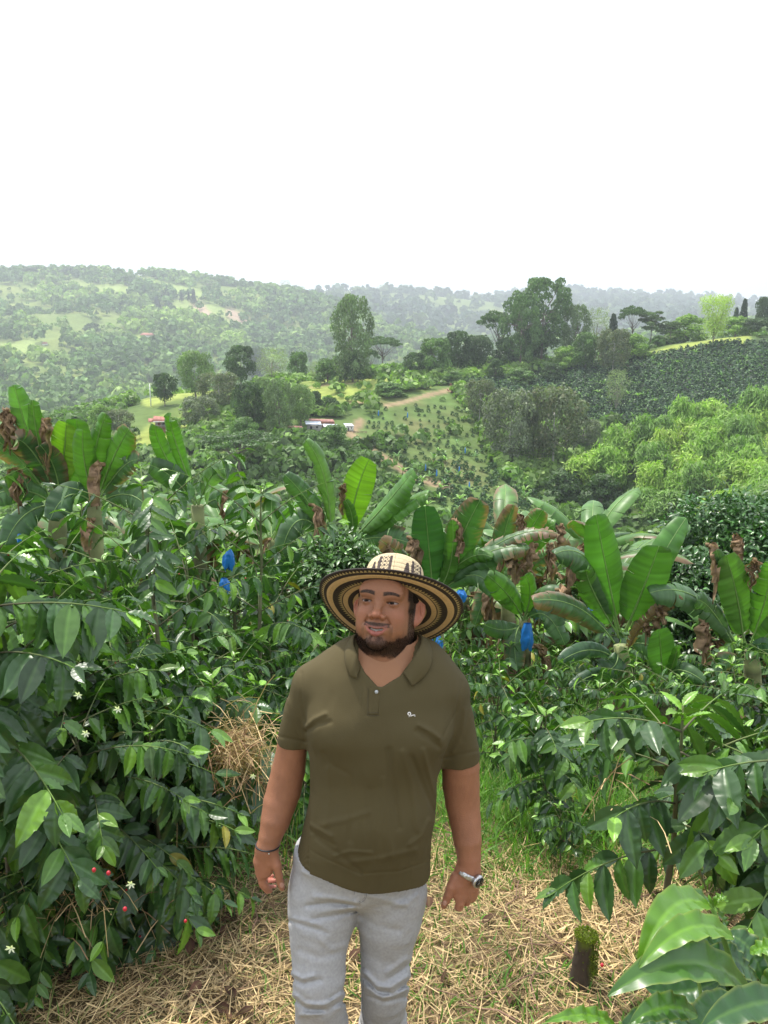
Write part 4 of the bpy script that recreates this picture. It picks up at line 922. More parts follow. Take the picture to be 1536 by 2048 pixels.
# the bright near shoot in the bottom right corner
def px_leaf(b, m, t, wpx, d0, d1, col, r, droop=.35, name='leaf', up=(0, -.5, 1.), fold=.3):
    """a coffee leaf along a pixel path: base, middle, tip"""
    p0, p1, p2 = P(*b, d0), P(*m, (d0+d1)/2), P(*t, d1); n = 26; nv = 11; tt = np.linspace(0, 1, n); C = bez(p0, p1*2-(p0+p2)*.5, p2, tt); d = nrm(np.gradient(C, axis=0)); s = nrm(np.cross(d, up)); nn = np.cross(s, d)
    w = wpx*d0/F0*.5*np.sin(math.pi*tt**.85)**.8+.0005; v = np.linspace(-1, 1, nv)
    V = C[:, None]+s[:, None]*(v[None]*w[:, None])[..., None]+nn[:, None]*((np.abs(v)[None]*w[:, None]*fold)+.0035*np.sin(tt*6.5*6.28+.7*np.sign(v[None, :]).T).T[:, :][..., None].squeeze()*0)[..., None]
    ph = np.sin(tt[:, None]*5.5*6.28+np.sign(v)[None]*.8)*np.abs(v)[None]**1.4*np.sin(math.pi*tt)[:, None]; V = V+nn[:, None]*(.0045*ph)[..., None]
    vein = np.sin(tt[:, None]*9*6.28-np.abs(v)[None]*2.4); V = V+nn[:, None]*(.0012*vein*(1-np.abs(v)[None]))[..., None]
    mid = np.exp(-(v/.09)**2)[None, :, None]; ed = (np.abs(v) > .93)[None, :, None]*.35
    c = np.ones((n, nv, 1))*np.array(col)*(1-.10*np.clip(vein, 0, 1)[..., None]); c = c*(1-mid*.5)+(np.array(col)*1.4+[.06, .08, .01])*mid*.5; c = c*(1-ed)+np.array([.30, .33, .06])*ed
    return V.reshape(-1, 3), [grid_faces(n, nv)], np.clip(c, .005, 1).reshape(-1, 3)
r = np.random.default_rng(23)
BR = (.085, .20, .013); BD = (.026, .08, .018); BM = (.05, .13, .018)
SH = [((1422, 1815), (1345, 1815), (1275, 1942), 70, .93, .80, BR), ((1424, 1812), (1372, 1800), (1312, 1850), 52, .98, .93, BM), ((1468, 1878), (1380, 1856), (1276, 1938), 62, .86, .78, BR),
      ((1500, 1985), (1380, 1925), (1215, 1993), 92, .84, .76, BM), ((1455, 1870), (1500, 1900), (1530, 1975), 60, .93, .90, BD), ((1432, 1815), (1450, 1850), (1452, 1862), 26, .95, .97, BM), ((1428, 1812), (1440, 1795), (1458, 1806), 16, .94, .93, BR), ((1470, 1880), (1420, 1900), (1370, 1930), 60, .98, 1.0, BD),
      ((1500, 1905), (1540, 1895), (1600, 1900), 36, .85, .82, BR), ((1515, 1960), (1470, 1920), (1400, 1905), 70, .95, .95, BD), ((1600, 2010), (1500, 2010), (1400, 2060), 80, .80, .74, BD), ((1395, 2030), (1330, 2015), (1260, 2048), 62, .80, .76, BM), ((1440, 1960), (1360, 1985), (1290, 1975), 60, .98, .98, BD),
      ((1230, 2052), (1175, 2030), (1090, 2044), 34, .78, .74, BR), ((1530, 2005), (1560, 1960), (1610, 1950), 60, .9, .88, BM), ((1480, 2000), (1420, 2030), (1380, 2100), 80, .9, .86, BD), ((1240, 2060), (1310, 2030), (1380, 2050), 50, .82, .82, BD)]
e = empty('coffee_shoot', G(1560, .95), 0); e['label'] = 'bright lime green coffee shoot very close in the bottom right corner'; e['category'] = 'coffee shrub'
bpy.context.view_layer.update(); inv = np.array(e.location)
ps = [px_leaf(*a[:3], a[3], a[4], a[5], a[6], r) for a in SH]; V, F, c = join(ps); obj('foliage', mkmesh('shoot_foliage', V-inv, F, M['coffee'], c), e)
ps = [tube(bez(G(1560, .95), P(1540, 2040, .93), P(1420, 1806, .94), np.linspace(0, 1, 14)), np.linspace(.009, .0028, 14), 8, (.10, .20, .03)), tube([P(1425, 1812, .94), P(1420, 1798, .94), P(1417, 1790, .94)], [.003, .0025, .0005], 6, BR), tube(bez(G(1500, .95), P(1440, 2040, .9), P(1385, 1925, .97), np.linspace(0, 1, 10)), np.linspace(.007, .002, 10), 6, (.10, .18, .03)), tube(bez(G(1400, .85), P(1300, 2090, .8), P(1240, 2045, .78), np.linspace(0, 1, 8)), np.linspace(.006, .002, 8), 6, (.10, .18, .03))]
V, F, c = join(ps); obj('stem', mkmesh('shoot_stem', V-inv, F, M['bark'], c), e)

# small white coffee flowers
M['petal'] = mat('petal', (.62, .60, .56), .5, transl=.3)
def flower(px, py, d, lab):
    c = P(px, py, d); ps = []
    for k in range(6):
        a = k*1.05+r.random()*.3; o = np.array([math.cos(a), -.35, math.sin(a)]); C = c+o*np.linspace(.001, .010, 4)[:, None]; s = nrm(np.cross(o, [0, -1, .1]))*.0018
        ps.append((np.stack([C-s*np.array([.6, 1, 1, .2])[:, None], C+s*np.array([.6, 1, 1, .2])[:, None]], 1).reshape(-1, 3), [grid_faces(4, 2)], (1, 1, 1)))
    V, F, cc = join(ps); o = obj('coffee_flower', mkmesh('coffee_flower', V-c, F, M['petal'], cc), None, c); tag(o, lab, 'flower')
for px, py, d, lab in [(157, 1390, 1.75, 'white star-shaped coffee flower highest of those in the left thicket'), (172, 1466, 1.7, 'white coffee flower in the middle of the left thicket'), (236, 1418, 1.75, 'small white coffee flower right of the highest one'), (262, 1768, 1.45, 'white coffee flower low on the left beside the red berries'), (22, 1896, 1.3, 'white coffee flower in the bottom left corner'), (506, 1552, 2.2, 'tiny white flower at the edge of the dry grass heap')]: flower(px, py, d, lab)
M['cherry'] = mat('cherry', (.42, .012, .025), .25)
import bmesh
def berry(px, py, d, rad, lab):
    v, f = bpy_ico(rad); b = mkmesh('coffee_cherry', v*[1, 1, 1.2], f, M['cherry']); o = obj('coffee_cherry', b, None, P(px, py, d)); sb = o.modifiers.new('s', 'SUBSURF'); sb.levels = sb.render_levels = 2; tag(o, lab, 'coffee cherry')
for px, py, d, lab in [(217, 1746, 1.5, 'single red coffee cherry on a low left branch'), (188, 1740, 1.52, 'dark red cherry just left of the single bright one'), (250, 1818, 1.5, 'red cherry below the low white flower at left'), (371, 1842, 1.9, 'red cherry hanging over the straw at left'), (1204, 1930, 1.7, 'red coffee cherry hanging beside the mossy stump')]: berry(px, py, d, .0058, lab)

# ------------------------------------------------------------------ banana plants set leaf by leaf
def px_banana(label, d, stem, leaves_, dead=(), r0=.10, name='banana_plant', seed=1):
    r = np.random.default_rng(seed); base = P(*stem[0], d); base_g = G(stem[0][0], d); top = P(*stem[1], d); org = base_g
    e = empty(name, org); tag(e, label, 'banana plant')
    v, f, c = pseudostem(base_g-[0, 0, .1]-org, top-org, r0, r); obj('pseudostem', mkmesh('pseudostem', v, f, M['bark'], c), e)
    for L in leaves_:
        b, m, t, w = L[:4]; o = L[4] if len(L) > 4 else {}; dy = o.get('dy', -.25); p0 = P(*b, d+o.get('db', 0)); p1 = P(*m, d+dy*.5); p2 = P(*t, d+dy)
        v, f, c = banana_leaf(p0-org, (p1*2-(p0+p2)*.5)-org, p2-org, w*d/F0*1.1, o.get('up', (0, -1, .35)), r, tear=o.get('tear', .32), col=o.get('c', (.07, .17, .03)), dry=o.get('dry', 0), tipdry=o.get('tip', 0), fold=o.get('fold', .3), petiole=o.get('pet', .12), n=o.get('n', 56))
        obj('leaf', mkmesh('banana_leaf', v, f, M['banana'], c), e)
    for px, py, L, w in [(a_, b_, c_*1.1, d_*.8) for a_, b_, c_, d_ in dead]:
        p = P(px, py, d-.15); v, f, c = hang_leaf(p-org, L*d/F0, w*d/F0, r, (r.normal()*.5, -.4), (.26, .17, .10)); obj('dead_leaf', mkmesh('dead_leaf', v, f, M['dry'], c), e)
    return e
BG = (.085, .20, .03); DKG = (.040, .10, .03); GG = (.065, .135, .045); YG = (.20, .38, .03)
px_banana('banana plant left of centre with two thin upright pale green leaves', 8.5, ((640, 1250), (655, 1080)), [
 ((662, 1080), (650, 960), (612, 880), 46, dict(c=(.12, .22, .06), fold=.8)), ((655, 1085), (620, 1010), (570, 950), 50, dict(c=GG, fold=.6)), ((660, 1090), (600, 1040), (560, 1120), 60, dict(c=GG, tear=.5)), ((650, 1095), (560, 1120), (520, 1210), 70, dict(c=DKG, tear=.4)), ((660, 1100), (690, 1140), (640, 1230), 55, dict(c=DKG, tear=.5))], [(618, 1010, 120, 40), (575, 1180, 50, 40)], seed=1)
px_banana('banana plant in the centre with one glowing lime leaf standing upright', 9.0, ((700, 1250), (700, 1075)), [
 ((698, 1075), (712, 990), (738, 918), 58, dict(c=YG, fold=.12, tear=.1)), ((705, 1080), (770, 1010), (828, 940), 62, dict(c=BG, fold=.4, up=(-.3, -.6, .9))), ((708, 1085), (790, 1020), (856, 985), 56, dict(c=BG, fold=.5, up=(-.2, -.5, 1))), ((700, 1090), (705, 1040), (690, 1000), 22, dict(c=BG)), ((700, 1090), (760, 1075), (830, 1090), 60, dict(c=GG, tear=.6, tip=.5))], [(780, 1090, 60, 60), (690, 970, 60, 26)], seed=2)  # first leaf: glow of sun from behind put into its lime colour
px_banana('banana plant right behind the hat with dark broad upright leaves', 7.6, ((868, 1300), (868, 1180)), [
 ((866, 1185), (858, 1100), (850, 1012), 62, dict(c=(.035, .10, .028), fold=.15, tear=.06)), ((872, 1185), (915, 1090), (960, 1000), 74, dict(c=(.05, .12, .03), fold=.35, tear=.2, tip=.5)), ((875, 1185), (965, 1110), (1060, 1095), 60, dict(c=GG, fold=.5, tear=.5, tip=.7, up=(0, -.6, 1))), ((875, 1190), (945, 1150), (990, 1190), 50, dict(c=GG, tear=.3)), ((870, 1190), (900, 1130), (905, 1040), 34, dict(c=BG)), ((865, 1190), (820, 1130), (760, 1080), 52, dict(c=GG, tear=.7, dry=.5, tip=1)), ((868, 1185), (930, 1120), (985, 1115), 40, dict(c=BG, fold=.6)), ((876, 1188), (1010, 1080), (1120, 1070), 46, dict(c=GG, tear=.8, dry=.5, tip=1, up=(0, -.6, 1)))], [(760, 1085, 70, 60), (815, 1075, 70, 50), (905, 1040, 80, 36), (1010, 1110, 70, 60), (1075, 1090, 70, 60)], seed=3)
px_banana('tattered banana plant with ragged brown tipped leaves right of the hat', 8.8, ((1020, 1330), (1010, 1160)), [
 ((1010, 1160), (1005, 1090), (1028, 1010), 48, dict(c=GG, tip=1., tear=.3, fold=.5)), ((1015, 1160), (1045, 1090), (1085, 1020), 52, dict(c=BG, tear=.4, tip=.4)), ((1015, 1165), (1070, 1080), (1110, 1050), 46, dict(c=BG, tear=.5)), ((1015, 1170), (1080, 1120), (1140, 1085), 44, dict(c=GG, tear=.9, dry=.6, tip=1)), ((1010, 1170), (960, 1130), (905, 1150), 50, dict(c=GG, tear=.5)), ((1010, 1175), (980, 1180), (950, 1250), 46, dict(c=GG, tear=.5, dry=.3))], [(1000, 1080, 80, 40), (1035, 1030, 60, 26), (1105, 1090, 70, 60), (965, 1170, 150, 46), (1050, 1120, 60, 50), (1125, 1050, 50, 36)], seed=4)
px_banana('small banana plant carrying the long blue bag between hat and right bananas', 7.2, ((1045, 1370), (1045, 1240)), [
 ((1045, 1240), (1020, 1195), (975, 1150), 55, dict(c=BG, fold=.5)), ((1045, 1240), (1060, 1190), (1050, 1150), 40, dict(c=BG)), ((1045, 1245), (1100, 1190), (1150, 1230), 50, dict(c=GG, tear=.4, fold=.5)), ((1045, 1250), (1010, 1260), (970, 1250), 40, dict(c=GG)), ((1045, 1245), (1030, 1280), (1035, 1340), 50, dict(c=GG, dry=.2)), ((1048, 1245), (1090, 1230), (1130, 1290), 48, dict(c=GG, tear=.5))], [(1055, 1290, 100, 30), (1110, 1180, 50, 40)], seed=5, r0=.07)
px_banana('large banana plant on the right with folded upright leaves over the coffee shrubs', 6.3, ((1240, 1400), (1240, 1290)), [
 ((1238, 1260), (1215, 1150), (1192, 1030), 72, dict(c=(.08, .21, .03), fold=.35, tear=.05)), ((1250, 1262), (1285, 1180), (1318, 1092), 84, dict(c=(.07, .17, .03), fold=.25, tear=.05)), ((1262, 1255), (1310, 1140), (1372, 1036), 60, dict(c=(.08, .20, .035), fold=.4, tear=.05, db=.3, dy=.3)), ((1236, 1275), (1185, 1130), (1110, 1108), 78, dict(c=GG, fold=.7, up=(.3, -.5, 1))), ((1228, 1285), (1155, 1215), (1066, 1202), 62, dict(c=GG, fold=.6, dry=.35, tear=.25, tip=.5, up=(.2, -.8, .6))),
 ((1236, 1270), (1190, 1190), (1172, 1140), 56, dict(c=BG, fold=.5)), ((1232, 1320), (1180, 1300), (1118, 1325), 40, dict(c=(.06, .12, .06), fold=.5)), ((1232, 1355), (1190, 1350), (1140, 1378), 34, dict(c=(.05, .10, .05), fold=.5)), ((1248, 1320), (1290, 1245), (1366, 1196), 34, dict(c=(.22, .14, .06), dry=1, tear=.9, tip=1)), ((1236, 1290), (1230, 1330), (1200, 1340), 60, dict(c=DKG, fold=.4)), ((1250, 1290), (1300, 1290), (1350, 1320), 60, dict(c=GG, tear=.4))], [(1330, 1215, 60, 50), (1290, 1250, 40, 30)], seed=6, r0=.09)
px_banana('young banana plant with a single broad leaf low beside the large one', 5.9, ((1325, 1420), (1325, 1352)), [((1325, 1356), (1322, 1310), (1318, 1258), 56, dict(c=(.08, .19, .04), fold=.1, tear=.02)), ((1330, 1356), (1345, 1330), (1355, 1290), 24, dict(c=BG)), ((1325, 1356), (1360, 1340), (1410, 1365), 40, dict(c=GG, fold=.4))], seed=7, r0=.05)
px_banana('banana plant at the right edge with glossy bright upright leaves', 6.3, ((1500, 1400), (1500, 1300)), [
 ((1488, 1290), (1475, 1200), (1452, 1110), 66, dict(c=BG, fold=.15, tear=.08)), ((1492, 1290), (1462, 1190), (1432, 1100), 46, dict(c=GG, fold=.4)), ((1500, 1290), (1530, 1200), (1548, 1120), 60, dict(c=BG, fold=.4)), ((1482, 1310), (1400, 1200), (1300, 1186), 78, dict(c=GG, fold=.55, up=(.3, -.6, 1))), ((1478, 1312), (1430, 1230), (1395, 1200), 50, dict(c=GG, fold=.5)), ((1500, 1320), (1540, 1300), (1600, 1340), 60, dict(c=(.05, .12, .05))), ((1500, 1310), (1560, 1250), (1620, 1240), 60, dict(c=BG)), ((1495, 1320), (1440, 1330), (1420, 1370), 50, dict(c=GG, dry=.3))], [(1412, 1090, 110, 42), (1466, 1075, 60, 36), (1510, 1120, 60, 40), (1400, 1240, 110, 40)], seed=8, r0=.09)
px_banana('banana clump at the left edge with tall bright leaves and brown torn margins', 6.8, ((110, 1150), (115, 990)), [
 ((100, 1000), (60, 880), (28, 770), 50, dict(c=(.10, .22, .05), fold=.4)), ((110, 995), (80, 900), (65, 800), 40, dict(c=BG, fold=.5)), ((115, 990), (128, 910), (132, 845), 56, dict(c=YG, fold=.12, tear=.1)), ((120, 990), (150, 910), (152, 838), 60, dict(c=BG, fold=.15, tear=.03)), ((125, 1000), (70, 910), (35, 880), 64, dict(c=GG, tear=.5, dry=.4, tip=.4)), ((120, 1005), (110, 940), (80, 890), 50, dict(c=GG, tear=.3, dry=.4)), ((110, 1010), (40, 980), (-30, 1000), 60, dict(c=GG, tear=.4)), ((105, 1010), (50, 1030), (10, 1090), 66, dict(c=DKG, tear=.3)), ((100, 1000), (20, 900), (-60, 870), 60, dict(c=GG, tear=.6, dry=.5, tip=1))], [(15, 820, 80, 60), (100, 840, 100, 30), (30, 940, 80, 60)], seed=9)
px_banana('second left banana clump with wide green leaves leaning right', 6.4, ((180, 1150), (190, 1000)), [
 ((190, 1000), (190, 910), (212, 828), 48, dict(c=BG, fold=.4)), ((195, 1000), (225, 920), (258, 858), 62, dict(c=BG, fold=.3, tip=.2)), ((195, 1005), (240, 940), (275, 920), 50, dict(c=GG, tear=.5, dry=.3)), ((190, 1000), (170, 930), (165, 860), 50, dict(c=BG, tear=.2)), ((190, 1010), (140, 990), (100, 1040), 60, dict(c=DKG)), ((195, 1010), (260, 990), (310, 1040), 56, dict(c=GG, tear=.4))], [(210, 930, 80, 40), (190, 1040, 70, 50)], seed=10)
px_banana('banana plant behind the coffee tree with one leaf bent over above it', 7.6, ((400, 1160), (395, 1010)), [
 ((398, 1010), (425, 950), (462, 940), 46, dict(c=(.11, .20, .07), fold=.4)), ((392, 1015), (350, 960), (300, 930), 50, dict(c=GG)), ((395, 1015), (330, 910), (310, 850), 34, dict(c=BG)), ((398, 1015), (350, 880), (340, 835), 30, dict(c=BG)), ((398, 1020), (450, 1000), (480, 1060), 50, dict(c=GG, tear=.4))], [(455, 985, 60, 30)], seed=11)
gb = []
BN = [banana_gen(70+i, H=1.7+.4*i % 2, lod=0, nl=8, LL=1.35, tear=.5) for i in range(4)]
r = np.random.default_rng(31)
for i, (px, d, s) in enumerate([(930, 11, 1.), (1090, 11.5, 1), (1160, 10.5, .9), (990, 13, 1), (1130, 14, 1.1), (780, 11, .9), (560, 11, 1), (480, 12, 1.), (1400, 11, .7), (1570, 10.5, .7), (1210, 12.5, .9), (20, 10.5, .8), (260, 10, 1), (350, 12, 1.1), (-80, 11, .8), (1300, 16, 1), (1060, 17, 1), (900, 18, 1), (700, 15, 1), (600, 19, 1), (440, 17, 1), (180, 13, 1.1), (1450, 16, .8), (1180, 21, 1), (980, 24, 1), (800, 22, 1)]):
    p = G(px, d); e = empty('banana_plant', p, r.random()*6, (s, s, s)); tag(e, 'farther banana plant with torn drooping leaves standing in the grove', 'banana plant', 'banana plants of the grove behind the man')
    for nm, me in BN[i % 4]: obj(nm, me, e)
    gb.append(e)
relabel(gb, '%s from the left of the farther torn leaved banana plants in the grove')
# blue bags on fruit bunches
def bag(px, py, w, h, d, lab, seed):
    r = np.random.default_rng(seed); c = P(px, py, d); n = 22; m = 30; k = d/F0*.86; a = np.arange(m)*6.283/m; t = np.linspace(0, 1, n); rad = w*k*.5*(.35+.75*np.sin(math.pi*(t*.72+.1)))
    rr_ = rad[:, None]*(1+.20*np.sin(a*5+seed+3*t[:, None])*(.4+t[:, None])+.30*fbm(np.cos(a)[None]*2, np.sin(a)[None]*2, t[:, None]*5, seed)); V = np.stack([rr_*np.cos(a), rr_*np.sin(a)*.8, -(t[:, None]-.5)*h*k+.02*np.sin(a*3)[None]*t[:, None]], -1).reshape(-1, 3)
    o = obj('fruit_bag', mkmesh('fruit_bag', V, grid_faces(n, m, True), M['blue']), None, c); tag(o, lab, 'fruit bag')
for i, a in enumerate([(457, 1118, 26, 50, 5.6, 'upper piece of crumpled blue bag in the left thicket'), (449, 1172, 22, 40, 5.6, 'lower piece of crumpled blue bag in the left thicket'), (866, 1288, 42, 62, 6.6, 'blue bag hanging just under the right side of the hat brim'), (922, 1190, 22, 26, 6.8, 'small blue bag touching the right edge of the hat'), (1054, 1272, 26, 66, 6.9, 'long blue bag hanging on the small banana plant'), (1078, 1226, 26, 24, 7.6, 'small dark blue bag behind the long one'), (1180, 1222, 12, 22, 7.6, 'narrow blue bag left of the large right banana plant'), (40, 1080, 12, 30, 6.2, 'thin blue bag at the left edge below the banana clump')]): bag(*a, seed=i+3)

# small leaved trees
def leafy(px, d, ytop, wpx, seed, label, name, col, n=9000, sz=.075, sq=.8):
    r = np.random.default_rng(seed); p = G(px, d); H = P(px, ytop, d)[2]-p[2]; Wd = wpx*d/F0; L = [(x*Wd, y*Wd, z*H, a*Wd, b*Wd, c*Wd) for x, y, z, a, b, c in blob_lobes(26, r, .5, .15, 1, .17, sq)]
    C, u, k = crown_pts(L, n//6, r, .75); C = np.repeat(C, 6, 0)+r.normal(0, sz*.7, (len(C)*6, 3)); u = np.repeat(u, 6, 0); tp = LTl[0]
    c = np.array(col)*(1+.25*r.normal(0, 1, (len(C), 1))); c = np.where(r.random((len(C), 1)) < .12, c*2.2, c)
    V, F, cc = leaves(tp, C, nrm(u+r.normal(0, .7, u.shape)+[0, 0, -.2]), nrm(u*.5+[0, 0, 1]+r.normal(0, .4, u.shape)), sz*(.7+.6*r.random(len(C))), np.clip(c, .01, 1), r)
    e = empty(name, p); tag(e, label, 'tree'); obj('crown', mkmesh(name, V, F, M['coffee'], cc), e); obj('trunk', limbs_mesh('trunk', .07, H*.6, [l[:3] for l in L[::3]], r, (.15, .12, .09)), e)
leafy(1480, 13, 1010, 400, 1, 'dense dark round tree with small glossy leaves at the right edge', 'dense_tree', (.035, .09, .022), n=26000, sz=.11)
leafy(1400, 12, 1120, 260, 2, 'lower dark glossy crown in front of the dense right tree', 'dense_tree', (.032, .08, .022), n=12000, sz=.11)
leafy(690, 8.0, 1070, 190, 3, 'fine leaved shrub between the centre bananas and the hat', 'fine_leaved_shrub', (.06, .12, .035), n=9000, sz=.075)
leafy(560, 9.5, 1130, 200, 4, 'loose green shrub left of the hat below the thin upright leaves', 'fine_leaved_shrub', (.06, .12, .035), n=7000, sz=.08)

# ------------------------------------------------------------------ stump, straw, grass
def stump():
    r = np.random.default_rng(3); p = hit(1160, 1968); k = proj(p)[2]/F0; h = 120*k*1.0; n = 26; m = 40; t = np.linspace(0, 1, n); a = np.arange(m)*6.283/m
    rad = 20.5*k*(1.15-.32*t+.25*np.exp(-t*9))[:, None]*(1+.10*fbm(np.cos(a)[None]*2, np.sin(a)[None]*2, t[:, None]*3, 4)+.05*fbm(np.cos(a)[None]*8, np.sin(a)[None]*8, t[:, None]*5, 6))
    x = 6*k*t[:, None]; V = np.stack([rad*np.cos(a)+x, rad*np.sin(a), (t[:, None]*h+(.012*fbm(np.cos(a)*3, np.sin(a)*3, 0, 8))[None]*t[:, None])*np.ones((1, m))-.02], -1).reshape(-1, 3)
    V = np.concatenate([V, [[6*k, 0, h*.97]]]); F = [grid_faces(n, m, True)]; i = np.arange(m); F.append(np.stack([(n-1)*m+i, (n-1)*m+(i+1) % m, np.full(m, n*m)], 1))
    moss = sst(.62, .95, V[:, 2]/h+.35*fbm(V[:, 0]*30, V[:, 1]*30, V[:, 2]*20, 3)); moss = np.maximum(moss, sst(.3, .8, V[:, 0]/(23*k)+.5*fbm(V[:, 0]*40, V[:, 1]*30, V[:, 2]*20, 5)))[:, None]
    c = np.array([.06, .042, .028])*(1+.5*fbm(V[:, 0]*60, V[:, 1]*60, V[:, 2]*12, 9))[:, None]*(1-moss)+np.array([.12, .15, .015])*moss
    e = empty('tree_stump', p); tag(e, 'short dark mossy stump standing in the straw on the right', 'stump'); obj('wood', mkmesh('stump', V, F, M['bark'], np.clip(c, .01, 1)), e)
    q = r.normal(0, 1, (2600, 3)); q = nrm(q)*[1, 1, .5]; q[:, 2] = np.abs(q[:, 2]); C = q*[24*k, 24*k, 12*k]*(.75+.3*r.random((2600, 1)))+[6*k, 0, h*.95]; C[1600:] = np.stack([24*k*np.cos(r.normal(0, .7, 1000))+3*k, 23*k*np.sin(r.normal(-.6, .6, 1000)), h*(.3+.65*r.random(1000))], 1)
    C = C[::2]; q = q[::2]; V, F = quads_at(C, nrm(q), .005, asp=2.2, jit=.9, r=r); obj('moss', mkmesh('moss', V, F, M['grass'], np.repeat(np.array([.15, .19, .02])*(1+.35*r.normal(0, 1, (1300, 1))), 4, 0).clip(.01, 1), smooth=False), e)
stump()
def strands(name, X, Y, L, w, az, el, col, m, r, bend=.3, seg=4, z0=0., zoff=None):
    n = len(X); z = hgt(X, Y)+z0+(zoff if zoff is not None else 0); t = np.linspace(0, 1, seg)[None]; o = np.stack([np.cos(az), np.sin(az)], 1); b = bend*r.normal(0, 1, (n, 1)) if np.ndim(bend) == 0 else bend
    ln = L[:, None]*t; hx = ln*np.cos(el)[:, None]; hz = ln*np.sin(el)[:, None]-(np.abs(b)*L[:, None]*t**2*.6 if el.mean() > .5 else -.0)
    sx = -o[:, 1:2]; sy = o[:, 0:1]; cx = X[:, None]+o[:, 0:1]*hx+sx*b*L[:, None]*t**2*.5; cyy = Y[:, None]+o[:, 1:2]*hx+sy*b*L[:, None]*t**2*.5; cz = z[:, None]+hz
    C = np.stack([cx, cyy, cz], -1); tl = r.normal(0, .6, (n, 1, 1)); S = np.stack([sx*np.cos(tl[..., 0]), sy*np.cos(tl[..., 0]), np.sin(tl[..., 0])*np.ones_like(sx)], -1).reshape(n, 1, 3)
    tp = (np.array([1, 1, .8, .15])[:seg] if seg == 4 else np.linspace(1, .3, seg))[None, :, None]*w[:, None, None]*.5
    V = np.stack([C-S*tp, C+S*tp], 2).reshape(-1, 3); f = grid_faces(seg, 2); F = (f[None]+(np.arange(n)*seg*2)[:, None, None]).reshape(-1, 4)
    return V, F, np.repeat(np.clip(col, .01, 1), seg*2, 0)
def area(n, x0, x1, y0, y1, r, mask=None):
    X = r.uniform(x0, x1, n*3); Y = r.uniform(y0, y1, n*3); k = r.random(n*3) < (mask(X, Y) if mask else 1); return X[k][:n], Y[k][:n]
def strawmask(X, Y):
    px, py, _ = proj(np.stack([X, Y, hgt(X, Y)], -1)); n = fbm(X*1.3, Y*1.3, 0, 91, 3)
    edge = 1770+60*fbm(px/150, 0, 0, 92, 2)-30*sst(900, 1300, px)+ 60*sst(350, 100, px)
    return np.clip(sst(edge-60, edge+20, py)*(.75+.6*n)+.04, 0, 1)
r = np.random.default_rng(41)
X, Y = area(62000, -2.6, 2.8, .9, 5.2, r, strawmask); n = len(X); g = r.random((n, 1))
patch_ = 1+.5*fbm(X*2.2, Y*2.2, 0, 97, 3)[:, None]; col = patch_*np.where(g < .55, np.array([.54, .40, .21]), np.where(g < .8, np.array([.36, .25, .12]), np.where(g < .92, np.array([.20, .12, .07]), np.array([.22, .26, .08]))))*(1+.22*r.normal(0, 1, (n, 1)))
V1 = strands('s', X, Y, .035+.16*r.random(n)**2, .0022+.0032*r.random(n), r.uniform(0, 6.28, n), r.normal(.04, .16, n), col, 'straw', r, .15, zoff=.002+.028*r.random(n)**1.5)
V, F, c = V1; o = obj('straw_mulch', mkmesh('straw_mulch', V, F, M['straw'], c, smooth=False)); tag(o, 'cut pale straw strewn thickly over the path around the man', 'straw', kind='stuff')
def grassmask(X, Y):
    px, py, _ = proj(np.stack([X, Y, hgt(X, Y)], -1)); n = fbm(X*1.1, Y*1.1, 0, 95, 3); return np.clip((.6+1.2*n)*(1-.97*strawmask(X, Y)*sst(1700, 1840, py))+.02, 0, 1)
X, Y = area(90000, -3.0, 4.2, 1.2, 8., r, grassmask); n = len(X); g = r.random((n, 1)); px_, py_, _ = proj(np.stack([X, Y, hgt(X, Y)], -1)); tall = sst(1820, 1680, py_)
col = (np.array([.085, .20, .035])*(1-g)+np.array([.17, .30, .06])*g)*(1+.2*r.normal(0, 1, (n, 1))); col = np.where(r.random((n, 1)) < .07, [.36, .29, .13], col)
V, F, c = strands('g', X, Y, (.06+.28*r.random(n))*(.25+.75*tall), .0035+.006*r.random(n), r.uniform(0, 6.28, n), r.normal(1.05, .3, n), col, 'grass', r, .5, seg=4)
o = obj('grass', mkmesh('grass', V, F, M['grass'], c)); tag(o, 'fresh green grass growing between the straw path and the coffee shrubs', 'grass', kind='stuff')
# heap of dry cut grass left of the man
def heap(px, py, w, h, d, n, label, seed, spread=.5):
    r = np.random.default_rng(seed); c = P(px, py, d); k = d/F0; q = r.normal(0, 1, (n, 3))*[w*k*.27, .10, h*k*.25]; q[:, 2] -= .35*np.abs(q[:, 0]); C = c+q; az = r.uniform(0, 6.28, n); el = r.normal(0, .7, n); L = .08+.22*r.random(n)
    dr = np.stack([np.cos(az)*np.cos(el), np.sin(az)*np.cos(el), np.sin(el)], 1); t = np.linspace(-.5, .5, 4)[None, :, None]; cur = C[:, None]+dr[:, None]*L[:, None, None]*t+np.array([0, 0, -1])*(t**2)*L[:, None, None]*.5; S = nrm(np.cross(dr, r.normal(0, 1, (n, 3))))[:, None]*.0018
    V = np.stack([cur-S, cur+S], 2).reshape(-1, 3); F = (grid_faces(4, 2)[None]+(np.arange(n)*8)[:, None, None]).reshape(-1, 4); g = r.random((n, 1)); cc = np.where(g < .7, [.50, .37, .19], [.30, .18, .10])*(1+.2*r.normal(0, 1, (n, 1)))
    o = obj('dry_grass_heap', mkmesh('dry_grass_heap', V, F, M['straw'], np.repeat(cc.clip(.01, 1), 8, 0), smooth=False)); tag(o, label, 'dry grass', kind='stuff')
heap(480, 1480, 130, 150, 3.35, 420, 'tangled heap of dry pale grass left of the man', 1); heap(150, 1740, 260, 170, 2.75, 240, 'dry grass tangle under the low left coffee shrub', 2); heap(1230, 1560, 90, 120, 2.6, 12, 'few dry stalks caught in the right coffee shrub', 3)
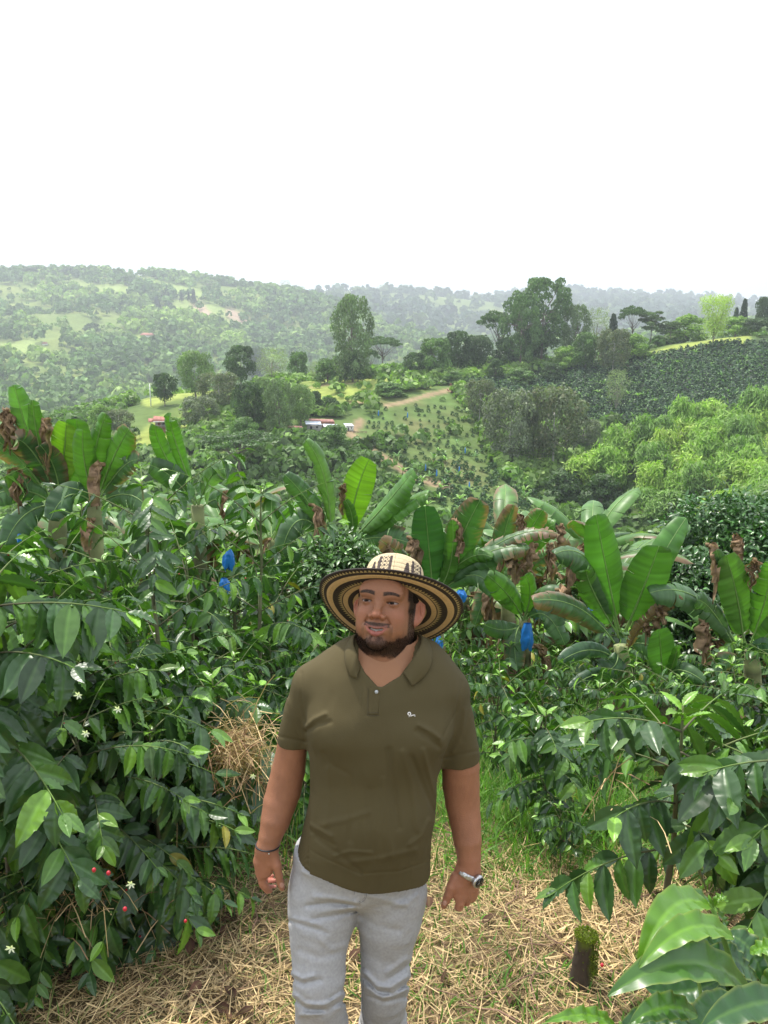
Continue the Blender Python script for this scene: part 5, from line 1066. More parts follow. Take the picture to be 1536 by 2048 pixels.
# loose dead twigs on the ground
for i in range(26):
    px = 450+1000*r.random(); py = 1800+240*r.random(); p = hit(px, py); a = r.random()*3.14; L = .12+.4*r.random(); o_ = np.array([math.cos(a), math.sin(a), .05*r.normal()]); C = p+o_*np.linspace(-.5, .5, 7)[:, None]*L+np.c_[r.normal(0, .008, (7, 2)), .022+.012*r.random(7)]
    v, f, c = tube(C-p, np.linspace(.0035, .0015, 7), 5, (.22, .13, .09)); o = obj('twig', mkmesh('twig', v, f, M['bark'], np.ones((len(v), 3))*[.22, .13, .09]), None, p); tag(o, 'thin dead twig lying on the straw of the path', 'twig', 'dead twigs on the straw')
for i in range(40):
    px = 20+1500*r.random(); py = 1790+250*r.random(); p = hit(px, py)+[0, 0, .03]; v, f, c = leaves(LTm[i % 2], np.zeros((1, 3)), np.array([[math.cos(i), math.sin(i), .2]]), nrm(r.normal(0, .5, (1, 3))+[0, 0, 1]), .05+.05*r.random(), np.array([[.09, .045, .03]])*(.5+r.random()), r)
    o = obj('fallen_leaf', mkmesh('fallen_leaf', v, [f], M['dry'], c), None, p); tag(o, 'curled dark brown fallen leaf on the straw', 'leaf', 'brown fallen leaves on the straw')
# ------------------------------------------------------------------ signed distance modelling
class Field:
    def __init__(s, lo, hi, h):
        s.lo = np.array(lo, float); s.h = h; s.n = np.ceil((np.array(hi)-s.lo)/h).astype(int)+1
        s.f = np.full(s.n, .06, np.float32); s.ax = [s.lo[i]+h*np.arange(s.n[i]) for i in range(3)]
    def sub(s, c, rad):
        a = np.clip(np.floor((np.asarray(c)-rad-s.lo)/s.h).astype(int), 0, s.n); b = np.clip(np.ceil((np.asarray(c)+rad-s.lo)/s.h).astype(int)+1, 0, s.n)
        sl = tuple(slice(i, j) for i, j in zip(a, b)); X = s.ax[0][sl[0]][:, None, None]; Y = s.ax[1][sl[1]][None, :, None]; Z = s.ax[2][sl[2]][None, None, :]
        return sl, X, Y, Z
    def comb(s, sl, d, k, mode='u'):
        a = s.f[sl]
        if a.size == 0: return
        if mode == 'u':
            h = np.maximum(k-np.abs(a-d), 0)/k if k else 0; s.f[sl] = np.minimum(a, d)-h*h*k*.25
        else:
            d = -d; h = np.maximum(k-np.abs(a-d), 0)/k if k else 0; s.f[sl] = np.maximum(a, d)+h*h*k*.25
    def cap(s, a, b, ra, rb=None, k=.02, mode='u', sc=None):
        """tapered capsule; sc=(axis, factor) flattens across a world axis"""
        a = np.asarray(a, float); b = np.asarray(b, float); rb = ra if rb is None else rb; m = (a+b)/2; R_ = np.abs(b-a)/2+max(ra, rb)*(1.0 if sc is None else max(1, 1/sc[1]))+.03+k
        sl, X, Y, Z = s.sub(m, R_); d = b-a; L = max(d@d, 1e-9); t = np.clip(((X-a[0])*d[0]+(Y-a[1])*d[1]+(Z-a[2])*d[2])/L, 0, 1)
        q = [X-a[0]-t*d[0], Y-a[1]-t*d[1], Z-a[2]-t*d[2]]
        if sc is not None: q[sc[0]] = q[sc[0]]*sc[1]
        s.comb(sl, (np.sqrt(q[0]**2+q[1]**2+q[2]**2)-(ra+(rb-ra)*t)).astype(np.float32), k, mode)
    def ell(s, c, r, k=.02, rot=None, mode='u'):
        c = np.asarray(c, float); r = np.asarray(r, float); sl, X, Y, Z = s.sub(c, r.max()+.03+k)
        X, Y, Z = X-c[0], Y-c[1], Z-c[2]
        if rot is not None: X, Y, Z = (rot[0][i]*X+rot[1][i]*Y+rot[2][i]*Z for i in range(3))   # rot: matrix, columns = local axes in world
        k0 = np.sqrt((X/r[0])**2+(Y/r[1])**2+(Z/r[2])**2)+1e-6; k1 = np.sqrt((X/r[0]**2)**2+(Y/r[1]**2)**2+(Z/r[2]**2)**2)+1e-6
        s.comb(sl, (k0*(k0-1)/k1).astype(np.float32), k, mode)
    def at(s, p):
        q = (np.asarray(p, float)-s.lo)/s.h; i = np.clip(np.floor(q).astype(int), 0, s.n-2); f = np.clip(q-i, 0, 1); r = 0
        for a in (0, 1):
            for b in (0, 1):
                for c in (0, 1): r = r+(f[..., 0] if a else 1-f[..., 0])*(f[..., 1] if b else 1-f[..., 1])*(f[..., 2] if c else 1-f[..., 2])*s.f[i[..., 0]+a, i[..., 1]+b, i[..., 2]+c]
        return r
    def mesh(s):
        f = s.f; n = s.n; S = f < 0
        c = [S[a:n[0]-1+a, b:n[1]-1+b, d:n[2]-1+d] for a in (0, 1) for b in (0, 1) for d in (0, 1)]
        anyc = np.logical_or.reduce(c); allc = np.logical_and.reduce(c); m = anyc & ~allc; I = np.full(m.shape, -1, np.int32); ijk = np.argwhere(m); I[m] = np.arange(len(ijk))
        pos = np.zeros((len(ijk), 3)); cnt = np.zeros(len(ijk))
        for ax in range(3):
            o = [0, 0, 0]
            for u in (0, 1):
                for v in (0, 1):
                    o = np.zeros(3, int); o[(ax+1) % 3] = u; o[(ax+2) % 3] = v; e = np.zeros(3, int); e[ax] = 1
                    A = ijk+o; B = A+e; fa = f[A[:, 0], A[:, 1], A[:, 2]]; fb = f[B[:, 0], B[:, 1], B[:, 2]]; x = (fa < 0) != (fb < 0)
                    t = np.where(x, fa/np.where(x, fa-fb, 1), 0); pos[x] += (A+e*t[:, None])[x]; cnt[x] += 1
        V = s.lo+pos/cnt[:, None]*s.h; Fs = []
        for ax in range(3):
            sl0 = [slice(None)]*3; sl1 = [slice(None)]*3; sl0[ax] = slice(0, -1); sl1[ax] = slice(1, None); x = S[tuple(sl0)] != S[tuple(sl1)]; E = np.argwhere(x); b, c2 = (ax+1) % 3, (ax+2) % 3
            E = E[(E[:, b] > 0) & (E[:, c2] > 0) & (E[:, b] < n[b]-1) & (E[:, c2] < n[c2]-1)]; eb = np.zeros(3, int); eb[b] = 1; ec = np.zeros(3, int); ec[c2] = 1
            q = [E-eb-ec, E-ec, E, E-eb]; q = np.stack([I[a[:, 0], a[:, 1], a[:, 2]] for a in q], 1); fl = S[E[:, 0], E[:, 1], E[:, 2]]; q[~fl] = q[~fl][:, ::-1]; Fs.append(q)
        return V, np.concatenate(Fs)
def relax(V, F, it=2, w=.5):
    for _ in range(it):
        a = np.zeros_like(V); c = np.zeros(len(V))
        for i in range(4):
            j = (i+1) % 4; np.add.at(a, F[:, i], V[F[:, j]]); np.add.at(c, F[:, i], 1); np.add.at(a, F[:, j], V[F[:, i]]); np.add.at(c, F[:, j], 1)
        V = V*(1-w)+w*a/np.maximum(c, 1)[:, None]
    return V

# ------------------------------------------------------------------ the man
MD = 2.07
def J(px, py, dy=0., rpx=None):
    p = P(px, py, MD+dy)
    return p if rpx is None else (p, rpx*proj(p)[2]/F0)
def chain(f, pts, k=.012, rs=1.):
    q = [J(*p) for p in pts]; A_ = np.array([p for p, _ in q]); Rr = np.array([r_ for _, r_ in q])*rs
    lo, hi = A_.min(0), A_.max(0); m = (lo+hi)/2; sl, X, Y, Z = f.sub(m, (hi-lo)/2+Rr.max()+.03+k); D = None
    for i in range(len(q)-1):
        a, d = A_[i], A_[i+1]-A_[i]; t = np.clip(((X-a[0])*d[0]+(Y-a[1])*d[1]+(Z-a[2])*d[2])/(d@d), 0, 1)
        w = np.sqrt((X-a[0]-t*d[0])**2+(Y-a[1]-t*d[1])**2+(Z-a[2]-t*d[2])**2)-(Rr[i]+(Rr[i+1]-Rr[i])*t)
        if D is None: D = w
        else: h = np.maximum(.003-np.abs(D-w), 0)/.003; D = np.minimum(D, w)-h*h*.00075
    f.comb(sl, D.astype(np.float32), k)
man = empty('person', (0.01, MD, 0)); tag(man, 'bearded man in a striped straw hat, olive polo shirt and grey jeans on the path', 'person')
bpy.context.view_layer.update(); MO = np.array([.01, MD, 0.])
def part(name, V, F, m, col=None, parent=None, smooth=True):
    o = obj(name, mkmesh(name, np.asarray(V)-MO, F, m, col, smooth), parent or man); return o

# torso as stacked ellipses (py, left px, right px, half depth, centre dy)
TOR = [(1262, 735, 815, .055, .02), (1285, 705, 842, .075, .02), (1305, 668, 872, .092, .015), (1330, 628, 905, .108, .01), (1365, 612, 918, .122, 0), (1400, 612, 912, .132, -.005), (1440, 614, 902, .140, -.008), (1480, 617, 890, .141, -.008), (1520, 620, 880, .137, -.005), (1560, 620, 875, .136, -.006), (1600, 615, 870, .141, -.010), (1650, 604, 863, .146, -.010), (1700, 592, 860, .146, -.006), (1760, 588, 860, .142, 0), (1830, 590, 858, .135, 0)]
tz = np.array([J(766, t[0])[2] for t in TOR]); xl = np.array([J(t[1], t[0])[0] for t in TOR]); xr = np.array([J(t[2], t[0])[0] for t in TOR]); tb = np.array([t[3] for t in TOR]); ty = np.array([MD+t[4] for t in TOR])
def smooth_tab(z, tab):
    zz = np.linspace(tz.min(), tz.max(), 400); v = np.interp(zz, tz[::-1], tab[::-1]); k = np.hanning(31); k /= k.sum(); v = np.convolve(np.pad(v, 15, mode='edge'), k, 'valid'); return np.interp(z, zz, v)
def torso_d(X, Y, Z):
    a = (smooth_tab(Z, xr)-smooth_tab(Z, xl))/2; c = (smooth_tab(Z, xr)+smooth_tab(Z, xl))/2; b = smooth_tab(Z, tb); yc = smooth_tab(Z, ty); e = 2.35
    u = np.abs((X-c)/a); v = np.abs((Y-yc)/b); q = (u**e+v**e)**(1/e)+1e-6
    g = np.sqrt((u/a)**2+(v/b)**2)/np.maximum(np.sqrt(u*u+v*v), 1e-3); d = (q-1)/g
    zt = J(766, 1268)[2]; return np.maximum(d, (Z-zt)*.8)
FOLDS = [([(612, 1452), (628, 1438), (650, 1428)], 5, .007), ([(614, 1462), (634, 1449), (660, 1444)], 5, -.005), ([(838, 1450), (862, 1463), (880, 1477)], 5, .008), ([(834, 1462), (856, 1476), (876, 1492)], 6, -.006),
         ([(778, 1500), (786, 1560), (798, 1655)], 7, -.006), ([(806, 1505), (822, 1560), (836, 1660)], 7, .006), ([(824, 1515), (845, 1570), (866, 1620)], 6, -.006), ([(846, 1500), (862, 1560), (872, 1590)], 5, .006), ([(768, 1560), (772, 1640), (782, 1710)], 8, .005), ([(740, 1580), (742, 1660), (750, 1720)], 8, -.004),
         ([(603, 1640), (630, 1655), (662, 1672)], 5, .006), ([(606, 1652), (634, 1670), (668, 1690)], 5, -.005), ([(640, 1650), (690, 1640), (735, 1625)], 7, .004), ([(670, 1712), (700, 1703), (745, 1706)], 4, .005), ([(632, 1676), (680, 1710), (720, 1742)], 6, -.005), ([(700, 1725), (760, 1718), (830, 1700)], 7, .005), ([(655, 1540), (660, 1600), (652, 1650)], 8, .004), ([(648, 1505), (665, 1530), (700, 1550)], 6, -.003), ([(820, 1690), (845, 1670), (860, 1640)], 6, .006), ([(700, 1560), (706, 1620), (700, 1680)], 8, -.003),
         ([(603, 1345), (604, 1400), (613, 1450)], 3, -.003), ([(924, 1362), (912, 1420), (884, 1478)], 3, -.0035), ([(930, 1420), (925, 1470), (905, 1505)], 5, .004), ([(575, 1400), (590, 1440), (605, 1475)], 5, .003), ([(940, 1400), (934, 1440), (925, 1480)], 5, -.003),
         ([(738, 1376), (736, 1428)], 2.0, -.0022), ([(760, 1384), (757, 1428)], 2.0, -.0015), ([(734, 1431), (759, 1431)], 2.0, -.002)]
sh_lo, sh_hi = J(535, 1720, -.24), J(985, 1260, .24); sh_lo = np.minimum(sh_lo, [9, MD-.24, .70]); sh_hi = np.maximum(sh_hi, [-9, MD+.22, J(0, 1250)[2]+.02])
S = Field([sh_lo[0]-.03, MD-.25, .66], [sh_hi[0]+.04, MD+.24, J(766, 1255)[2]+.03], .0034)
X, Y, Z = S.ax[0][:, None, None], S.ax[1][None, :, None], S.ax[2][None, None, :]
S.f = np.minimum(.06, torso_d(X, Y, Z)).astype(np.float32)
# pectorals, belly, shoulders
(S.ell(J(690, 1455, -.075), (.085, .07, .065), .05), S.ell(J(828, 1465, -.075), (.085, .07, .065), .05), S.ell(J(745, 1630, -.055), (.13, .105, .12), .06))
S.cap(J(700, 1318, .015), J(628, 1366, .01), .052, .046, .04); S.cap(J(850, 1318, .015), J(893, 1380, .01), .052, .049, .04)
for pts in ([(628, 1372, .01, 43), (606, 1420, .015, 38), (591, 1474, .018, 34.5), (583, 1520, .018, 33)], [(893, 1386, .01, 43), (906, 1440, .018, 41.5), (916, 1500, .025, 41), (921, 1550, .025, 41)]): chain(S, pts, .03)
# project the cells and raise or sink the cloth along the folds
px_, py_, _ = proj(np.stack(np.broadcast_arrays(X, Y, Z), -1).astype(np.float32)); front = Y < MD+.03
near = np.abs(S.f) < .035
disp = np.zeros(int(near.sum()), np.float32); pn, qn = px_[near], py_[near]; fr = np.broadcast_to(front, S.f.shape)[near]
Xn, Yn, Zn = (np.broadcast_to(v, S.f.shape)[near] for v in (X, Y, Z))
for poly, wd, am in FOLDS:
    dd_ = seg_d(pn, qn, poly); ends = np.hypot(pn-poly[0][0], qn-poly[0][1]); disp += am*.8*np.exp(-(dd_/(wd*.9))**2)*fr
disp += .0028*fbm(Xn*9, Yn*9, Zn*5, 5, 3)+.0020*fbm(Xn*26, Yn*20, Zn*14, 8, 2)+.0035*np.maximum(0, .35-np.abs(fbm(Xn*9+Zn*3, Yn*6, Zn*8, 12, 2)))*sst(1.35, 1.05, Zn)
# sleeve hems
for (a, b, s_) in (((553, 1472), (614, 1484), 1), ((880, 1518), (962, 1500), 1)):
    dd_ = seg_d(pn, qn, [a, b]); disp += -.0022*np.exp(-(dd_/2.2)**2)
disp += -.002*np.exp(-(seg_d(pn, qn, [(586, 1678), (640, 1712), (720, 1748), (800, 1742), (858, 1722)])/2.0)**2)*fr
S.f[near] -= disp
# cut the sleeves and the hem
def cut(f, p, n):
    n = nrm(np.array(n, float)); d = (f.ax[0][:, None, None]-p[0])*n[0]+(f.ax[1][None, :, None]-p[1])*n[1]+(f.ax[2][None, None, :]-p[2])*n[2]; return d
pl = J(583, 1484, .018); pr = J(921, 1519, .025); az = J(580, 1520, .018)-J(592, 1420, .015)
dL = cut(S, pl, [az[0]*.3, 0, -1]); dR = cut(S, pr, [.08, 0, -1])
zl = J(584, 1690)[2]; zr = J(858, 1734)[2]; x0_, x1_ = J(584, 1690)[0], J(858, 1734)[0]; slope = (zr-zl)/(x1_-x0_)
dH = (zl+slope*(X-x0_)+.006*np.sin(X*30)) - Z
lim = np.broadcast_to(np.where(X < J(600, 1500)[0], 1, 0)*1., S.f.shape)
tors = torso_d(X, Y, Z)
armL = (X < J(622, 1500)[0]) & (tors > -.004); armR = (X > J(874, 1500)[0]) & (tors > -.004)
S.f = np.where(armL, np.maximum(S.f, dL), S.f); S.f = np.where(armR, np.maximum(S.f, dR), S.f); S.f = np.maximum(S.f, dH)
# neck hole and the open placket
nk0, nk1 = J(772, 1335, .0), J(775, 1240, .03)
d = nk1-nk0; t = np.clip(((X-nk0[0])*d[0]+(Y-nk0[1])*d[1]+(Z-nk0[2])*d[2])/(d@d), -.3, 1.5); q = np.sqrt((X-nk0[0]-t*d[0])**2+(Y-nk0[1]-t*d[1])**2+(Z-nk0[2]-t*d[2])**2)-.079
h_ = np.maximum(.02-np.abs(S.f+q), 0)/.02; S.f = np.maximum(S.f, -q)+h_*h_*.005
VNECK = [(716, 1270), (718, 1322), (730, 1346), (755, 1373), (764, 1374), (800, 1352), (824, 1320), (834, 1270)]
sel = np.broadcast_to(Y < MD-.03, S.f.shape) & (S.f > -.022) & (S.f < .03) & inpoly(px_, py_, VNECK)
S.f[sel] = np.maximum(S.f[sel], .004)
V, F = S.mesh(); V = relax(V, F, 1, .4)
M['shirt'] = mat('olive_pique', (.080, .063, .027), .85, noise_s=3.0, noise_a=.08, bump=.10, bump_s=420, spec=.25)
shirt = part('polo_shirt', V, F, M['shirt'])
def on(px, py, off=0., f=None, d0=-.3):
    """point of the cloth surface that the photograph shows at px,py"""
    f = f or S; dirv = P(px, py, 1.)-np.array([0, 0, CAMZ]); ds = np.linspace(MD-.24, MD+.1, 500); pts = np.array([0, 0, CAMZ])+dirv*ds[:, None]; v = f.at(pts); k = np.nonzero(v < 0)[0]
    i = k[0] if len(k) else 250
    return pts[i]-nrm(dirv)*off
# collar
def crv(pts, n):
    pts = np.array(pts, float); t = np.linspace(0, len(pts)-1, n); i = np.clip(t.astype(int), 0, len(pts)-2); f = (t-i)[:, None]; g = np.gradient(pts, axis=0)
    return (2*f**3-3*f**2+1)*pts[i]+(f**3-2*f**2+f)*g[i]+(-2*f**3+3*f**2)*pts[i+1]+(f**3-f**2)*g[i+1]
fold = [on(719, 1338, .004), J(713, 1308, -.072), J(706, 1284, -.03), J(718, 1266, .04), J(775, 1258, .098), J(834, 1266, .04), J(843, 1284, -.03), J(830, 1312, -.075), on(806, 1345, .005)]
outer = [on(716, 1358, .007), on(700, 1350, .007), on(690, 1318, .007), J(696, 1292, .05), J(775, 1284, .128), J(856, 1292, .05), on(864, 1318, .007), on(851, 1350, .007), on(824, 1373, .008)]
fc, oc = crv(fold, 90), crv(outer, 90); K = 12; v = np.linspace(0, 1, K)[None, :, None]
leafm = fc[:, None]*(1-v)+oc[:, None]*v; outd = nrm(oc-fc); bul = nrm(leafm-(nk0+nk1)/2*np.array([1, 1, 0])-leafm*np.array([0, 0, 1])+1e-5)
leafm = leafm+bul*(.007*np.sin(math.pi*v)**1)
inner = np.array([(nk0[0]+(p[0]-nk0[0])*.93, MD+(p[1]-MD)*.93, p[2]-.030) for p in fc]); inn = inner[:, None]*(1-v)+(fc*1)[:, None]*v
st = np.concatenate([inn, leafm[:, 1:]], 1); n2 = st.shape[1]
Vc = st.reshape(-1, 3); Fc = grid_faces(90, n2); co = part('collar', Vc, Fc, M['shirt'], None, shirt); so = co.modifiers.new('t', 'SOLIDIFY'); so.thickness = .0028; so.offset = 0
# placket facing edge pieces beside the V
fl = np.array([on(x, y, .001) for x, y in [(719, 1338), (732, 1356), (744, 1368), (757, 1377), (770, 1373), (786, 1366), (800, 1359)]]); fi = np.array([J(x, y, -.02) * 0 + on(x, y, .001) for x, y in [(716, 1322), (731, 1344), (744, 1359), (756, 1370), (767, 1367), (784, 1357), (800, 1346)]])
# button, emblem
c = on(753, 1384, .002); v_, f_, cc = tube([c+[0, .002, .0], c+[0, -.0015, 0]], [.0048, .0044], 16, (1, 1, 1)); M['button'] = mat('button', (.42, .44, .44), .3)
part('button', v_, f_, M['button'], None, shirt)
M['thread'] = mat('white_thread', (.80, .76, .72), .7); ps = []
def dot(px, py, r): c = on(px, py, .0012); v, f = bpy_ico(1.); return (v*[r, .0012, r]+c, [f], (1, 1, 1))
for k in range(12): a = k*.45-.4; ps.append(dot(818.5+2.6*math.cos(a), 1427.5-2.7*math.sin(a), .0016))
for x, y, r_ in [(820.5, 1430, .0015), (822.5, 1431, .0018), (824.5, 1430.8, .0018), (826.5, 1430.4, .0016), (828, 1429.5, .0012), (829.5, 1430, .0012), (830.3, 1432, .001), (828.8, 1432.2, .001), (819.5, 1432, .0014), (818, 1433.6, .001), (822, 1433, .001)]: ps.append(dot(x, y, r_))
v_, f_, cc = join(ps); part('emblem', v_, f_, M['thread'], None, shirt)

# ------------------------------------------------------------------ jeans and shoes
T = Field([J(560, 1800)[0]-.05, MD-.32, .03], [J(880, 1800)[0]+.06, MD+.46, .92], .0042)
X, Y, Z = T.ax[0][:, None, None], T.ax[1][None, :, None], T.ax[2][None, None, :]
hipc = J(717, 1735, .0); T.ell(hipc+[0, 0, .02], (.180, .128, .13), .03); T.ell(J(715, 1700), (.172, .122, .12), .04); T.ell(J(645, 1780, .055), (.09, .10, .10), .04); T.ell(J(790, 1780, .055), (.09, .10, .10), .04)
chain(T, [(646, 1775, -.01, 70), (644, 1830, -.03, 67), (639, 1890, -.055, 57.5), (637, 1950, -.085, 53), (638, 1990, -.085, 51.5), (643, 2048, -.06, 50)], .03)
chain(T, [(783, 1780, .0, 68), (779, 1835, .0, 64.5), (774, 1890, .0, 53), (771, 1945, -.01, 48.5), (769, 1985, .01, 47), (765, 2048, .06, 43)], .03)
a, ra = J(643, 2048, -.06, 50); T.cap(a, [a[0]+.005, a[1]+.03, .10], ra, .068, .02); b, rb2 = J(765, 2048, .06, 43); T.cap(b, [b[0], b[1]+.17, .14], rb2, .064, .02)
gx, gy, gz_ = np.broadcast_arrays(X, Y, Z); near = np.abs(T.f) < .03; Xn, Yn, Zn = gx[near], gy[near], gz_[near]; pn, qn, _ = proj(np.stack([Xn, Yn, Zn], -1)); fr = Yn < MD+.04
TF = [([(715, 1812), (660, 1806), (615, 1812)], 4, -.009), ([(715, 1806), (665, 1796), (630, 1794)], 5, .006), ([(712, 1822), (670, 1832), (625, 1838)], 4, -.008), ([(712, 1814), (668, 1820), (640, 1824)], 4, .005), ([(580, 1842), (610, 1852), (655, 1866)], 4, -.006), ([(584, 1836), (616, 1843), (640, 1850)], 4, .005),
      ([(585, 1948), (605, 1958), (626, 1952)], 5, .009), ([(585, 1957), (608, 1968), (640, 1960)], 5, -.008), ([(588, 1990), (610, 2008), (650, 2010), (682, 1988)], 5, .009), ([(592, 2000), (616, 2020), (655, 2022), (690, 2000)], 5, -.010), ([(600, 2030), (640, 2028), (680, 2012)], 5, .007), ([(690, 1975), (680, 1985), (660, 1998)], 4, -.006),
      ([(728, 1945), (755, 1972), (780, 1975), (816, 1952)], 5, .011), ([(730, 1956), (755, 1984), (785, 1988), (818, 1966)], 4, -.010), ([(735, 1975), (765, 1996), (815, 1978)], 5, .008), ([(738, 1992), (770, 2004), (812, 1994)], 4, -.006), ([(814, 1918), (795, 1932), (772, 1946)], 5, .007), ([(818, 1928), (800, 1944), (778, 1958)], 4, -.008),
      ([(730, 1790), (770, 1800), (815, 1812)], 6, .005), ([(835, 1790), (815, 1806), (790, 1812)], 5, .005), ([(720, 1830), (750, 1850), (800, 1862)], 7, -.004), ([(640, 1880), (665, 1900), (690, 1890)], 6, .004), ([(600, 1900), (640, 1915), (676, 1905)], 8, -.004), ([(610, 1720), (640, 1738), (660, 1760)], 5, -.004), ([(606, 1744), (625, 1752), (650, 1748)], 5, .005),
      ([(729, 1770), (731, 1795), (722, 1803)], 1.8, -.0028), ([(712, 1768), (708, 1800)], 1.8, -.003)]
disp = np.zeros(len(Xn))
for poly, wd, am in TF: disp += am*np.exp(-(seg_d(pn, qn, poly)/wd)**2)*fr
disp += .0042*fbm(Xn*11, Yn*9, Zn*15, 25, 3)+.002*fbm(Xn*30, Yn*24, Zn*34, 28, 2)+.006*np.exp(-((Zn-.22)/.09)**2)*np.sin(Zn*130+3*np.sin(Xn*20))
T.f[near] -= disp; T.f = np.maximum(T.f, np.maximum(Z-.905, .055-Z)).astype(np.float32)
V, F = T.mesh(); V = relax(V, F, 2, .4)
M['denim'] = mat('grey_denim', (.37, .365, .365), .85, noise_s=120, noise_a=.10, bump=.25, bump_s=500, spec=.2)
jeans = part('jeans', V, F, M['denim'])
M['shoe'] = mat('shoe_leather', (.10, .06, .04), .5); M['sole'] = mat('shoe_sole', (.5, .48, .44), .8)
for nm, (cx, cy_, ang) in (('a', (a[0]+.005, a[1]+.02, 0)), ('b', (b[0], b[1]+.17, .5))):
    f = Field([cx-.08, cy_-.26, -.03], [cx+.08, cy_+.14, .20], .004); zt = .0 if ang == 0 else .04
    f.cap([cx, cy_+.05, .05+zt], [cx, cy_-.13, .035], .045, .04, .02); f.cap([cx, cy_-.13, .035], [cx-.005, cy_-.19, .03], .042, .03, .02); f.cap([cx, cy_+.04, .06+zt], [cx, cy_+.03, .13+zt], .045, .048, .03)
    Zs = f.ax[2][None, None, :]; f.f = np.maximum(f.f, -Zs+.004); v_, f_ = f.mesh(); sh = part('shoe', v_, f_, M['shoe'])

def patch(name, xs_, ys_, off, f, m, parent, thick=0):
    n1_, n2_ = 14, 30; V_ = np.array([[on(np.interp(v_, [0, 1], [np.interp(u_, [0, 1], [xs_[0], xs_[2]]), np.interp(u_, [0, 1], [xs_[1], xs_[3]])]), np.interp(u_, [0, 1], [np.interp(v_, [0, 1], [ys_[0], ys_[1]]), np.interp(v_, [0, 1], [ys_[2], ys_[3]])]), off, f) for v_ in np.linspace(0, 1, n1_)] for u_ in np.linspace(0, 1, n2_)])
    o_ = part(name, V_.reshape(-1, 3), grid_faces(n2_, n1_), m, None, parent); so_ = o_.modifiers.new('t', 'SOLIDIFY'); so_.thickness = .0009; so_.offset = 1 if thick else 0; return o_
def seam(name, pts, rad, f, m, parent, off=.0004):
    c_ = crv(np.array([[x, y, 0.] for x, y in pts]), 40); P_ = np.array([on(x, y, off, f) for x, y, _ in c_]); v_, f_, _ = tube(P_, rad, 5); return part(name, v_, f_, m, None, parent)
patch('placket', (737, 759, 737, 757), (1374, 1380, 1430, 1430), .0004, S, M['shirt'], shirt)
M['stitch'] = mat('dark_stitch', (.045, .038, .02), .9); M['jstitch'] = mat('jeans_stitch', (.10, .10, .13), .9)
for pts in ([(736, 1376), (736, 1402), (735.5, 1431)], [(735, 1431), (747, 1431.5), (758.5, 1431)], [(736, 1425), (747, 1425.5), (758, 1425)]): seam('seam', pts, .0005, S, M['stitch'], shirt, .003)
for pts in ([(728, 1766), (730, 1785), (728, 1797), (718, 1804)], [(731, 1766), (733, 1787), (730, 1799), (719, 1807)], [(711, 1766), (709, 1785), (706, 1802)], [(727, 1960), (725, 2000), (727, 2048)]): seam('seam', pts, .0006, T, M['jstitch'], jeans)

# ------------------------------------------------------------------ body: arms and hands, head, neck, one skin mesh
skin_parts = []
def arm(lo, hi, h): return Field(lo, hi, h)
AR = (.36, .165, .095)
q0 = J(500, 1810, -.12); q1 = J(640, 1440, .14); A = Field(np.minimum(q0, q1)-.02, np.maximum(q0, q1)+.02, .0021)
chain(A, [(598, 1450, .015, 27), (585, 1490, .018, 30), (577, 1540, .02, 33.5), (568, 1580, .015, 34.5), (560, 1605, .005, 33.5), (551, 1640, -.015, 29.5), (541, 1672, -.03, 23.5), (534, 1696, -.04, 20.5)], .02)
chain(A, [(526, 1700, -.04, 15), (521, 1722, -.042, 14.5), (523, 1746, -.045, 12)], .015); chain(A, [(540, 1700, -.045, 15), (541, 1722, -.05, 13), (535, 1742, -.045, 11)], .015); chain(A, [(530, 1702, -.02, 14), (528, 1740, -.012, 12)], .015)
for pts in ([(547, 1706, -.05, 10), (554, 1730, -.06, 9.8), (558, 1752, -.062, 8.2), (560.5, 1764, -.06, 7.8), (564, 1776, -.056, 6.2)], [(522, 1746, -.045, 9.8), (525, 1765, -.048, 8.6), (529, 1772, -.048, 8.4), (539, 1785, -.04, 7.2), (545, 1792, -.036, 5.8)],
            [(521, 1747, -.022, 9.4), (526, 1769, -.018, 8.2), (533, 1776, -.018, 7.6), (545, 1776, -.02, 6.4), (549, 1775, -.02, 5.4)], [(522, 1742, .0, 9), (527, 1760, .004, 8), (535, 1765, .004, 7), (545, 1763, .002, 6.2), (548, 1762, .002, 5.4)], [(524, 1735, .018, 8), (529, 1750, .022, 7), (537, 1754, .022, 6), (544, 1752, .02, 5.2)]):
    chain(A, pts, .006, .93)
V, F = A.mesh(); V = relax(V, F, 2, .5); skin_parts.append((V, [F], 'armL'))
q0 = J(875, 1845, -.12); q1 = J(975, 1470, .16); A = Field(np.minimum(q0, q1)-.02, np.maximum(q0, q1)+.02, .0021)
chain(A, [(915, 1470, .02, 34), (921, 1530, .025, 37.5), (922, 1570, .03, 37), (925, 1605, .028, 34.5), (930, 1640, .015, 31.5), (935, 1680, -.005, 28), (938, 1712, -.015, 24), (938, 1740, -.02, 22.5)], .02)
chain(A, [(926, 1742, -.022, 16), (917, 1768, -.03, 16), (918, 1790, -.035, 13)], .015); chain(A, [(944, 1742, -.015, 16), (944, 1770, -.01, 15), (942, 1792, -.005, 12.5)], .015); chain(A, [(934, 1745, -.025, 16), (931, 1792, -.022, 13)], .015)
